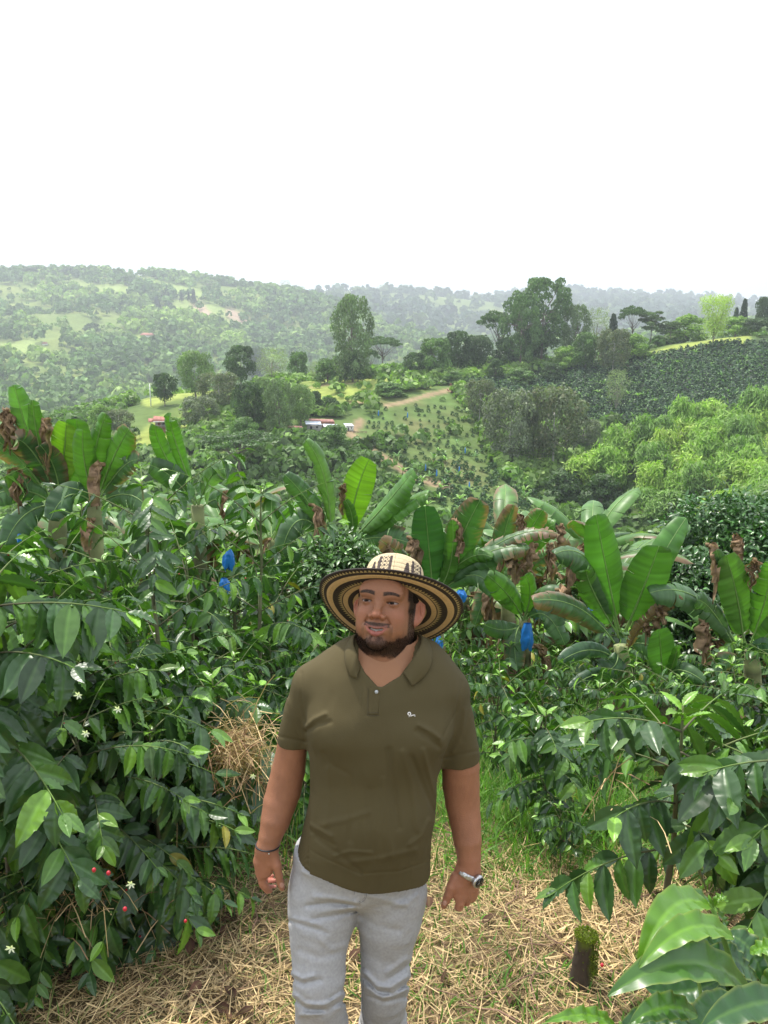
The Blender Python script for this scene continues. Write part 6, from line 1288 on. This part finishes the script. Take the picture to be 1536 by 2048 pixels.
for pts in ([(912, 1754, -.03, 12), (903, 1774, -.04, 11), (897, 1790, -.043, 9.2), (893, 1800, -.042, 8.6), (887.5, 1812, -.038, 6.4)], [(919, 1790, -.036, 11), (920, 1806, -.042, 9.6), (918, 1815, -.042, 9.2), (912, 1827, -.035, 7.6), (908, 1834, -.03, 5.6)],
            [(931, 1794, -.02, 10.4), (932, 1811, -.022, 9), (929, 1820, -.02, 8.4), (922, 1829, -.012, 7), (917, 1832, -.006, 5.6)], [(942, 1792, 0, 10), (942, 1807, .002, 8.6), (939, 1816, .004, 7.8), (932, 1823, .012, 6.6), (927, 1826, .017, 5.4)], [(950, 1785, .018, 8.6), (950, 1799, .022, 7.4), (947, 1807, .025, 6.6), (941, 1813, .03, 5.6), (937, 1815, .034, 4.8)]):
    chain(A, pts, .006, .93)
V, F = A.mesh(); V = relax(V, F, 2, .5); skin_parts.append((V, [F], 'armR'))

# head, modelled in its own frame (x his left, y back, z up, origin between the eyes' height and the ears)
YAW, PIT, ROL = R(-15), R(-20), R(1.5)
HM = np.array(Matrix.Rotation(ROL, 3, 'Y') @ Matrix.Rotation(YAW, 3, 'Z') @ Matrix.Rotation(PIT, 3, 'X'))
HS = 1.02
HO = J(777, 1206, .035)
for _ in range(4):                     # set the head so that the eyes stand where they should
    e_ = HO+(np.array([0, -.088, -.0015])*HS)@HM.T; x_, y_, dp_ = proj(e_); HO = HO+np.array([(759.5-x_)*dp_/F0, 0, -(1203.5-y_)*dp_/F0/CP])
# frame of the hat
vr = nrm(J(776, 1190)-np.array([0, 0, CAMZ])); upp = nrm(np.array([0, 0, 1.])-vr*vr[2]); xh = np.cross(vr, upp)
TI, RO = R(31), R(9.5)
ha = nrm(math.cos(TI)*(upp*math.cos(RO)+xh*math.sin(RO))+vr*math.sin(TI)); hx = nrm(xh-ha*np.dot(xh, ha)); hy = np.cross(ha, hx)     # hy points away from the viewer
HC = J(779, 1215, .066); RB, RI = .199, .082
def inhat(F_, V_): return F_[((V_[F_].mean(1)-HC)@ha) < .004]
def hw(p): return HO+(np.asarray(p, float)*HS)@HM.T
Hd = Field([-.125, -.15, -.24], [.125, .14, .13], .00135)
E = Hd.ell
E((0, .012, .025), (.079, .098, .097), .02); E((0, -.030, -.035), (.061, .063, .080), .03); E((0, -.036, -.083), (.047, .050, .039), .03)
for s in (-1, 1):
    E((s*.043, -.002, -.066), (.018, .034, .036), .03)                       # jaw angle
    E((s*.035, -.062, -.036), (.025, .026, .024), .022)                      # cheek
    E((s*.039, -.050, -.066), (.022, .028, .024), .022)
    E((s*.026, -.0845, .0175), (.022, .0100, .0075), .014)                     # brow
    E((s*.0335, -.1005, -.0015), (.0185, .0165, .0115), .012, mode='s')      # socket
E((0, -.082, .030), (.052, .018, .028), .03); E((0, -.084, .006), (.010, .014, .014), .012)
Hd.cap((0, -.089, .008), (0, -.107, -.027), .0066, .0092, .012); E((0, -.1130, -.0335), (.0118, .0112, .0100), .008)
for s in (-1, 1):
    E((s*.0150, -.1005, -.0385), (.0080, .0098, .0074), .006); 
E((0, -.080, -.067), (.031, .021, .022), .018)
E((0, -.083, -.106), (.024, .017, .016), .018)
for s in (-1, 1): E((s*.0068, -.1075, -.0455), (.0042, .0052, .0036), .003, mode='s')
# smile crease beside the nose
for s in (-1, 1): Hd.cap((s*.024, -.093, -.044), (s*.040, -.078, -.066), .0014, .0010, .010, mode='s')
# lips and open mouth
up_ = [(-.035, -.0795, -.0560), (-.019, -.0950, -.0640), (-.006, -.1015, -.0668), (0, -.1013, -.0676), (.006, -.1015, -.0668), (.019, -.0950, -.0640), (.035, -.0795, -.0560)]
lo_ = [(-.034, -.0795, -.0575), (-.019, -.0930, -.0745), (-.006, -.0985, -.0815), (.006, -.0985, -.0815), (.019, -.0930, -.0745), (.034, -.0795, -.0575)]
for a_, b_ in zip(up_[:-1], up_[1:]): Hd.cap(a_, b_, .0023, .0023, .004)
for a_, b_ in zip(lo_[:-1], lo_[1:]): Hd.cap(a_, b_, .0036, .0036, .005)
mo_ = [(-.0255, -.0850, -.0640), (-.0130, -.0955, -.0705), (0, -.0985, -.0728), (.0130, -.0955, -.0705), (.0255, -.0850, -.0640)]; ro_ = (.0008, .0030, .0036, .0030, .0008)
for q_ in range(4): Hd.cap((mo_[q_][0], mo_[q_][1]-.004, mo_[q_][2]), (mo_[q_+1][0], mo_[q_+1][1]-.004, mo_[q_+1][2]), ro_[q_], ro_[q_+1], .002, mode='s'); Hd.cap((mo_[q_][0], mo_[q_][1]+.003, mo_[q_][2]), (mo_[q_+1][0], mo_[q_+1][1]+.003, mo_[q_+1][2]), ro_[q_], ro_[q_+1], .002, mode='s')
# eye balls and lids: a lid shell with an almond opening
EYE = [(-.0335, -.0790, -.0015), (.0335, -.0790, -.0015)]
for ex, ey, ez in EYE:
    E((ex, ey, ez), (.0150, .0150, .0137), .004)
    sl, X, Y, Z = Hd.sub((ex, ey, ez), .022); u = (X-ex)/.0138; w_ = .0031*np.clip(1-u*u, 0, 1)**.75; alm = np.abs(Z-ez+.0006-.0006*u)-w_
    dd_ = np.maximum(np.maximum(alm, Y-(ey-.002)), np.abs(X-ex)-.0138); sph = np.sqrt((X-ex)**2+(Y-ey)**2+(Z-ez)**2)-.0122
    Hd.f[sl] = np.maximum(Hd.f[sl], -np.maximum(dd_, -sph)).astype(np.float32)
# ears
for s in (-1, 1):
    a_ = -s*R(38); rot = np.array(Matrix.Rotation(a_, 3, 'Z') @ Matrix.Rotation(R(-8), 3, 'X')); c_ = np.array([s*.0850, .010, -.016])
    E(c_, (.0065, .0195, .0320), .008, rot); E(c_+rot@np.array([s*.0065, -.002, .002]), (.0062, .0115, .0200), .004, rot, mode='s')
    Hd.cap(c_+rot@np.array([s*.004, -.004, .018]), c_+rot@np.array([s*.004, .006, -.006]), .0022, .0022, .004); E(c_+rot@np.array([0, -.006, -.026]), (.0065, .010, .010), .006, rot)
# neck
Hd.cap((.004, .022, -.06), (.010, .050, -.24), .066, .072, .03); Hd.cap((-.02, -.018, -.10), (-.012, .012, -.24), .038, .05, .03); Hd.cap((.02, -.018, -.10), (.012, .012, -.24), .038, .05, .03)
hv, hf = Hd.mesh(); hv = relax(hv, hf, 2, .35)
def head_col(p):
    x, y, z = p[:, 0], p[:, 1], p[:, 2]; ax_ = np.abs(x); n = fbm(x*120, y*120, z*120, 3, 3); n2 = fbm(x*420, y*420, z*420, 4, 2)
    c = np.ones((len(p), 3))*np.array([.265, .117, .060]); c = c*(1+.12*fbm(x*35, y*35, z*35, 9, 3)+.06*n2)[:, None]  # face and neck toned down: the hat's shade is put into the skin colour
    def blend(m, col): nonlocal c; m = np.clip(m, 0, 1)[:, None]; c = c*(1-m)+np.array(col)*m
    def el(cx, cy_, cz, rx, ry, rz, soft=.35): return sst(1+soft, 1-soft, np.sqrt(((x-cx)/rx)**2+((y-cy_)/ry)**2+((z-cz)/rz)**2))
    for s in (-1, 1):
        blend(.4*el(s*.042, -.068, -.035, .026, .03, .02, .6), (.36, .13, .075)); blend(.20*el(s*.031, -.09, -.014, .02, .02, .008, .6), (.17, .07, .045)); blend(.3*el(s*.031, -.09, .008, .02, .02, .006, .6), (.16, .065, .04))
    blend(.5*el(0, -.112, -.038, .018, .02, .013, .5), (.36, .13, .08))
    hair = np.array([.026, .0145, .009])
    # beard: along the jaw, under the chin, up to the ears
    jaw = sst(-.012, .012, (-.074-.55*np.clip(.075-ax_, 0, 1)*1.0) - z + .006*n); jaw = np.where(ax_ > .027, jaw, sst(-.012, .010, -.101-z+.006*n))
    side = .85*sst(.058, .070, ax_+.004*n)*sst(.004, -.012, z)*sst(-.045, -.030, y)*sst(.030, .018, y); neckcut = sst(-.168, -.150, z+.4*np.clip(y, -.05, .1)+.006*n)
    bd = np.maximum(jaw, side)*neckcut*sst(.055, .035, y); bd *= 1-sst(.03, .055, y)*sst(-.10, -.13, z)
    blend(bd*(.86+.08*n2), hair*1.3)
    st = el(0, -.09, -.098, .030, .03, .020, .6)*(.75+.3*n); blend(st, (.085, .042, .026))              # chin stubble
    ms = sst(.0045, .0015, np.abs(z+.0590-.02*np.clip(ax_-.012, 0, .1))-.0022-.00*ax_)*sst(.036, .030, ax_)*sst(-.06, -.075, y); blend(ms*(.82+.12*n), hair*1.4)
    mc = sst(.006, .003, np.abs(ax_-.0365))*sst(-.056, -.062, z)*sst(-.096, -.085, z)*(y < -.05); blend(mc*(.25+.3*n), hair*2)
    # sideburns and hairline
    blend(sst(.058, .066, ax_)*sst(-.03, -.018, z)*sst(.024, .016, y)*sst(-.050, -.036, y), hair); blend(sst(.072, .082, z), hair); blend(sst(.056, .064, ax_)*sst(.0, .012, z)*sst(-.055, -.045, y), hair)
    blend(sst(.02, .04, y)*sst(-.09, -.07, z)*sst(.10, .085, ax_)*0.0, hair)
    # brows
    bx_ = (ax_-.0105)/.041; bz = .0180+.0040*np.sin(math.pi*.85*np.clip(bx_, 0, 1)**1.0)-.0022*np.clip(bx_, 0, 1)**2.5; bt = .0052*(1-.40*np.clip(bx_, 0, 1))
    blend(sst(1.25, .8, np.abs(z-bz)/bt)*sst(-.05, .08, bx_)*sst(1.08, .92, bx_)*(y < -.04)*(.9+.2*n2), hair*1.2)
    # lash lines
    for ex, ey, ez in EYE:
        u = (x-ex)/.0150; w_ = .0033*np.clip(1-u*u, 0, 1)**.75; zz = z-ez+.0006; blend(.92*sst(.0016, .0005, np.abs(zz-w_-.0004))*(np.abs(u) < 1.0)*(y < -.07), hair); blend(.45*sst(.0014, .0004, np.abs(zz+w_+.0004))*(np.abs(u) < .95)*(y < -.07), (.12, .05, .04))
    # lips
    lu = np.interp(x, [p_[0] for p_ in up_], [p_[2] for p_ in up_]); ll = np.interp(x, [p_[0] for p_ in lo_], [p_[2] for p_ in lo_]); inl = (ax_ < .0285) & (y < -.078)
    lt = np.clip(1-(ax_/.033)**2, 0, 1); blend(.8*sst(1.3, .8, np.abs(z-lu-.0003)/(.0030*lt+.0008))*inl, (.22, .08, .058)); blend(.85*sst(1.3, .85, np.abs(z-ll)/(.0052*lt+.0006))*inl, (.31, .10, .078)); blend(((y > -.0925+.35*ax_) & (ax_ < .027) & (np.abs(z+.0728-12*x*x) < .0030) & (y < -.05))*1., (.05, .015, .015))
    ear = sst(.0765, .0785, ax_)*sst(-.02, -.008, y); c = c*(1-ear[:, None])+np.array([.32, .13, .075])*ear[:, None]*(1+.1*n[:, None])
    blend(.35*(ax_ > .078), (.46, .18, .12))  # ears lighter and redder: light on them put into the colour
    blend(.8*el(-.012, -.02, -.178, .002, .05, .002, .3), (.12, .05, .035))
    return np.clip(c, .008, 1)
hc = head_col(hv); hw_v = hw(hv); hf = inhat(hf, hw_v)
# chest skin in the neck opening: the torso itself, a little inside the shirt
Cf = Field(J(700, 1400, -.16), J(850, 1262, .06), .003); Cf.lo = Cf.lo; X, Y, Z = Cf.ax[0][:, None, None], Cf.ax[1][None, :, None], Cf.ax[2][None, None, :]
Cf.f = (S.f*0)[:1, :1, :1] if False else np.minimum(.06, torso_d(X, Y, Z)+.008).astype(np.float32)
Cf.cap(nk0+[0, 0, -.03], nk1+[0, .0, -.02], .070, .062, .05)
cvx = (J(775, 1330)[0]); Cf.f = np.maximum(Cf.f, np.maximum(np.abs(X-cvx)-.088, np.maximum(J(766, 1395)[2]-Z, Z-J(766, 1275)[2]))).astype(np.float32)
cv, cf_ = Cf.mesh(); cv = relax(cv, cf_, 3, .5)
allp = []
for V, Fq, nm in skin_parts:
    px_a, py_a, _ = proj(V); n = fbm(V[:, 0]*25, V[:, 1]*25, V[:, 2]*25, 6, 3); n2 = fbm(V[:, 0]*150, V[:, 1]*150, V[:, 2]*60, 7, 2); c = np.array([.30, .135, .075])*(1+.16*n+.07*n2)[:, None]; hand = sst(1690, 1740, py_a)[:, None]; c = c*(1-hand*.3)+np.array([.40, .17, .105])*hand*.3
    tips = np.zeros(len(V))
    nails = [((563.5, 1770.5), 4.4, 5.5)] if nm == 'armL' else [((889.5, 1806.5), 4.2, 5.2), ((911, 1828), 3.0, 4.5)]
    for (nx, ny), rx, ry in nails: m = sst(1.1, .8, np.hypot((px_a-nx)/rx, (py_a-ny)/ry))[:, None]*.7; c = c*(1-m)+np.array([.62, .36, .30])*m
    if nm == 'armL': m = (sst(545, 541, 2*0+py_a*0+0)*0+((px_a > 536) & (py_a > 1750) & (V[:, 1] > MD-.035)))[:, None]*.6; c = c*(1-m)+np.array([.55, .20, .16])*m
    allp.append((V, Fq, np.clip(c, .01, 1)))
nch = fbm(cv[:, 0]*25, cv[:, 1]*25, cv[:, 2]*25, 6, 3); allp.append((cv, [cf_], np.array([.30, .142, .070])*(1+.08*nch)[:, None])); allp.append((hw_v, [hf], hc))
V, F, c = join(allp)
sk = mat('skin', rough=.48, attr=True, spec=.28, bump=.2, bump_s=320); b_ = sk.node_tree.nodes['Principled BSDF']; b_.inputs['Subsurface Weight'].default_value = .12; b_.inputs['Subsurface Radius'].default_value = (.012, .005, .003); b_.inputs['Subsurface Scale'].default_value = .6
part('body', V, F, sk, c)
# eyes and teeth
M['eye'] = mat('eye', rough=.45, attr=True, spec=.12); M['teeth'] = mat('teeth', (.44, .39, .32), .5)
for ex, ey, ez in EYE:
    nu, nv = 60, 48; u = np.linspace(0, math.pi, nu)[:, None]; v = np.arange(nv)*2*math.pi/nv; r_ = .0130; gd = nrm(np.array([-.08, -1, -.02])); sx = nrm(np.cross(gd, [0, 0, 1])); sz_ = np.cross(sx, gd)
    Pn = np.cos(u)[..., None]*gd+np.sin(u)[..., None]*(np.cos(v)[None, :, None]*sx+np.sin(v)[None, :, None]*sz_); ang = np.broadcast_to(u, (nu, nv)); iris = sst(.50, .46, ang)[..., None]; pup = sst(.20, .17, ang)[..., None]
    c = np.array([.26, .21, .19])*(1-iris)+np.array([.025, .012, .008])*iris; c = c*(1-pup)+.004*pup
    part('eyeball', hw((Pn*r_).reshape(-1, 3)+[ex, ey, ez]), grid_faces(nu, nv, True), M['eye'], c.reshape(-1, 3))
xs = np.linspace(-.0245, .0245, 80); per = .0072; ph = np.abs(((xs/per+.5) % 1)-.5)*2; zs = np.linspace(-.0665, -.0738, 10)
tv = np.stack([np.stack([xs, -.0932+.95*np.abs(xs)**1.6*2.2+.0012*(ph < 1)*(1-ph)**0*0+.0014*(ph**6), np.where(j == 9, z+.0010*ph**3, z)-.0042+10*xs**2], 1) for j, z in enumerate(zs)], 0)
part('teeth', hw(tv.reshape(-1, 3)), grid_faces(10, 80), M['teeth'])
# hair: close cap, and short strands on beard, moustache and brows
#HAIRCUT
M['hair'] = mat('black_hair', (.016, .011, .008), .95, bump=.6, bump_s=300, spec=.08)
Hf = Field([-.11, -.11, -.10], [.11, .14, .13], .003); Hf.ell((0, .020, .026), (.0845, .0955, .100), .01); Hf.ell((0, .045, -.02), (.076, .066, .062), .03)
X, Y, Z = Hf.ax[0][:, None, None], Hf.ax[1][None, :, None], Hf.ax[2][None, None, :]
cutf = np.maximum(-(Y+.045-.25*np.clip(.055-Z, 0, 1)*0)*1.0, -(Z+.012+.9*np.clip(Y-.03, -1, 0)*0-.5*np.clip(Y-.03, 0, 1)*0)); front_cut = np.where(Z > .090, -(Y+.075), -(Y+.040+.010*np.sin(Z*200))); low_cut = np.where(Y > .030, -(Z+.075), -(Z-.004)); Hf.f = np.maximum(np.maximum(Hf.f, front_cut), low_cut).astype(np.float32)
v_, f_ = Hf.mesh(); v_ = relax(v_, f_, 2, .4); hair = part('hair', hw(v_), inhat(f_, hw(v_)), M['hair'])
r = np.random.default_rng(61)
dark = (hc.sum(1) < .25) & (hv[:, 1] < .03) & (hv[:, 2] < .03) & (np.abs(hv[:, 0]) < .085); ids = np.nonzero(dark)[0]; wts = np.where(hv[ids, 2] < -.085, 1., .55); ids = r.choice(ids, min(14000, len(ids)), replace=False, p=wts/wts.sum())
Bp = hv[ids]; nr_ = nrm(Bp-np.array([0, .0, -.03])); brow = Bp[:, 2] > .008; gdir = np.where(brow[:, None], np.stack([np.sign(Bp[:, 0]), 0*Bp[:, 0], .25+0*Bp[:, 0]], 1), np.array([0, 0, -1.])); gdir = nrm(gdir*1.2+nr_*.75+r.normal(0, .35, Bp.shape)); Ls = np.where(brow, .0026, np.where(Bp[:, 2] > -.066, .0024, .0032))*(.6+.8*r.random(len(Bp)))
ok = ~((np.abs(Bp[:, 2]-EYE[0][2]) < .009)); Bp, gdir, Ls = Bp[ok], gdir[ok], Ls[ok]; sd = nrm(np.cross(gdir, r.normal(0, 1, Bp.shape)))*.00022
Vb = np.stack([Bp-sd, Bp+sd, Bp+gdir*Ls[:, None]+sd*.3, Bp+gdir*Ls[:, None]-sd*.3], 1).reshape(-1, 3); part('beard', hw(Vb), np.arange(len(Vb)).reshape(-1, 4), M['hair'], None, None, False)

# ------------------------------------------------------------------ hat
BLK = np.array([.030, .020, .016]); TAN = np.array([.56, .37, .17]); CRM = np.array([.56, .45, .27])
def hatp(r, th, z): return HC+(r*np.sin(th))[..., None]*hx-(r*np.cos(th))[..., None]*hy+z[..., None]*ha     # th=0 towards the viewer
def tooth(t, a, b, th, n, out=True):
    ph = np.abs(((th*n/(2*math.pi)) % 1)-.5)*2; f = (t-a)/(b-a); return (f > 0) & (f < 1) & ((f > ph) if out else (1-f > ph))
nt_, nr2 = 1400, 120; th = np.arange(nt_)*2*math.pi/nt_; t = np.linspace(0, 1, nr2); TT, TH = np.meshgrid(t, th); rad = RB-(RB-RI)*TT
def brimz(r, th): q = (r-RI)/(RB-RI); return -.10*(r-RI)*(.6+.4*q)+q**2*(.027*np.sin(th)**2-.010*np.clip(-np.cos(th), 0, 1)**2-.002*np.clip(np.cos(th), 0, 1)**2)+.014*np.clip(q-.75, 0, 1)/.25*.5-.004*q*np.cos(th)+.0022*np.sin(th*3+1)*q
def brimcol(TT, TH):
    c = np.ones(TT.shape+(3,))*BLK
    for a, b in ((.20, .345), (.60, .72), (.84, 1.01)): c[(TT >= a) & (TT < b)] = TAN
    c[tooth(TT, .045, .125, TH, 104)] = TAN*np.array([.72, .80, .72]); c[tooth(TT, .47, .56, TH, 84)] = TAN*np.array([.72, .80, .72]); c[(TT >= .56) & (TT < .575)] = TAN*.6
    return c
c = brimcol(TT, TH)*(1+.14*np.sin(TT*34*2*math.pi)*.6+.12*noise(np.cos(TH)*60, np.sin(TH)*60, TT*30, 3))[..., None]
zb = brimz(rad, TH)+.00035*np.sin(TT*34*2*math.pi); Vb1 = hatp(rad, TH, zb); Vb2 = hatp(rad, TH, zb+.0035)
v1 = Vb1.reshape(-1, 3); n1 = len(v1); f1_ = grid_faces(nt_, nr2); wrap = np.stack([(nt_-1)*nr2+np.arange(nr2-1), np.arange(nr2-1), np.arange(1, nr2), (nt_-1)*nr2+np.arange(1, nr2)], 1); f1_ = np.concatenate([f1_, wrap])
ii = np.arange(nt_); edge = np.stack([ii*nr2, ((ii+1) % nt_)*nr2, ((ii+1) % nt_)*nr2+n1, ii*nr2+n1], 1)
M['hatw'] = mat('woven_cane', rough=.6, attr=True, spec=.35, bump=.4, bump_s=300)
hat = bpy.data.objects.new('hat', None); COL.objects.link(hat); hat.parent = man; hat['label'] = 'wide brimmed black and tan zigzag striped straw hat pushed back on the head'
part('brim', np.concatenate([v1, Vb2.reshape(-1, 3)]), np.concatenate([f1_, f1_[:, ::-1]+n1, edge]), M['hatw'], np.clip(np.concatenate([c.reshape(-1, 3)]*2), .01, 1), hat)
prof = np.array([(.0815, -.004), (.0815, .05), (.0800, .09), (.0765, .117), (.070, .131), (.058, .140), (.040, .143), (.020, .141), (.001, .139)]); pc = crv(np.c_[prof, np.zeros(len(prof))], 130)
nt3 = 720; th = np.arange(nt3)*2*math.pi/nt3; TH, I_ = np.meshgrid(th, np.arange(130), indexing='ij'); rr3 = pc[I_, 0]; z3 = pc[I_, 1]; hgt3 = I_/129.
dg = np.degrees((TH+math.pi) % (2*math.pi)-math.pi); z01 = z3/.112
c = np.ones(TH.shape+(3,))*CRM; cyc = (dg+24+180) % 72-36*0; loc = ((dg+20+36) % 72)-36         # main panels every 72 degrees, first at -24
bar = ((np.abs(loc) > 8.5) & (np.abs(loc) < 15)) | (np.abs(loc) < 8.5); c[bar & (z3 < .121)] = BLK*1.6
lat = (np.abs(loc) < 8.5) & (z3 < .121); u_ = loc/8.5; w_ = z3/.0125; m_ = lat & ((np.abs(((u_+w_) % 1)-.5) < .13) | (np.abs(((u_-w_) % 1)-.5) < .13) | (np.abs((w_ % 1)-.5) < .07)); c[m_] = CRM
l2 = ((dg-27+36) % 72)-36; c[(np.abs(l2) < 9-4*np.clip(z3-.055, 0, 1)/.03) & (z3 < .105)] = BLK*1.6; l3 = l2-14; c[(np.abs(l3-2+z3*60) < 1.6) & (z3 < .105)] = BLK*2.6; l4 = l2+24; c[(np.abs(l4) < 3.5*(1-z3/.07))] = BLK*2.4
ring = np.abs(((pc[:, 1]*0+np.cumsum(np.r_[0, np.hypot(*np.diff(pc[:, :2], axis=0).T)])) / .0145) % 1-.5)*2; groove = sst(.86, .98, ring)[I_]
c = c*(1-.45*groove[..., None])*(1+.08*noise(np.cos(TH)*40+z3*300, np.sin(TH)*40, z3*700, 5))[..., None]; rr3 = rr3-.0011*groove+.0003*np.sin(TH*140+z3*400); 
V3 = hatp(rr3*(1-.03*np.cos(2*TH)), TH, z3+.001); part('crown', V3.reshape(-1, 3), np.concatenate([grid_faces(nt3, 130), np.stack([(nt3-1)*130+np.arange(129), np.arange(129), np.arange(1, 130), (nt3-1)*130+np.arange(1, 130)], 1)]), M['hatw'], np.clip(c.reshape(-1, 3), .01, 1), hat)

# ------------------------------------------------------------------ bracelet and watch
M['cord'] = mat('black_cord', (.015, .013, .014), .6); M['steel'] = mat('brushed_steel', (.55, .54, .53), .28, metal=.9, bump=.2, bump_s=200); M['dial'] = mat('watch_dial', (.012, .014, .02), .1)
def band(c, ax, rx, ry, rt, n=60, m=8, wid=None):
    ax = nrm(ax); sx = nrm(np.cross(ax, [0, 1, 0])); sy = np.cross(ax, sx); a = np.arange(n)*2*math.pi/n; cen = c+rx*np.cos(a)[:, None]*sx+ry*np.sin(a)[:, None]*sy; o = nrm(cen-c); b = np.arange(m)*2*math.pi/m; w = wid or rt
    return (cen[:, None]+rt*np.cos(b)[None, :, None]*o[:, None]+w*np.sin(b)[None, :, None]*ax).reshape(-1, 3), grid_faces(n, m, True), (sx, sy, ax)
def close(F, n, m): i = np.arange(m); return np.concatenate([F, np.stack([(n-1)*m+i, (n-1)*m+(i+1) % m, (i+1) % m, i], 1)])
wr, rw = J(535, 1690, -.040, 23.4); ax = J(537, 1680, -.035)-J(526, 1712, -.05)+np.array([-.012, -.012, 0]); v_, f_, fr_ = band(wr, ax, rw, rw*.98, .0023); br = part('bracelet', v_, close(f_, 60, 8), M['cord']); 
v_, f_ = bpy_ico(.0028); part('bead', v_+wr+nrm(np.array([.25, -1, 0])-0)*rw*1.06+[0, 0, -.004], f_, M['steel'], None, br)
wc, rw = J(936.5, 1745, -.021, 26.5); ax = np.array([-.42, -.20, -.86]); w_ = bpy.data.objects.new('wrist_watch', None); COL.objects.link(w_); w_.parent = man
v_, f_, (sx, sy, axn) = band(wc, ax, rw, rw*.97, .0018, 72, 8, .0078); a = np.repeat(np.arange(72), 8); 
oo = v_-wc; oo = nrm(oo-axn*(oo@axn)[:, None]); v_ = v_-oo*(.0009*((a % 3) == 0))[:, None]; part('strap', v_, close(f_, 72, 8), M['steel'], None, w_)
dn = nrm(np.array([.62, -.78, 0])); dn = nrm(dn-axn*np.dot(dn, axn)); cc_ = wc+dn*rw; v_, f_, _ = tube([cc_-dn*.002, cc_+dn*.006, cc_+dn*.0095, cc_+dn*.0095], [.0185, .0192, .0172, .0150], 40); part('case', v_, f_, M['steel'], None, w_)
v_, f_, _ = tube([cc_+dn*.0090, cc_+dn*.0100], [.0150, .0148], 40); part('dial', v_, f_, M['dial'], None, w_)
for an, L in ((.6, .008), (2.4, .011)):
    dr_ = math.cos(an)*axn+math.sin(an)*np.cross(axn, dn); v_, f_, _ = tube([cc_+dn*.0104, cc_+dn*.0104+dr_*L], [.0006, .0004], 5); part('watch_hand', v_, f_, M['steel'], None, w_)
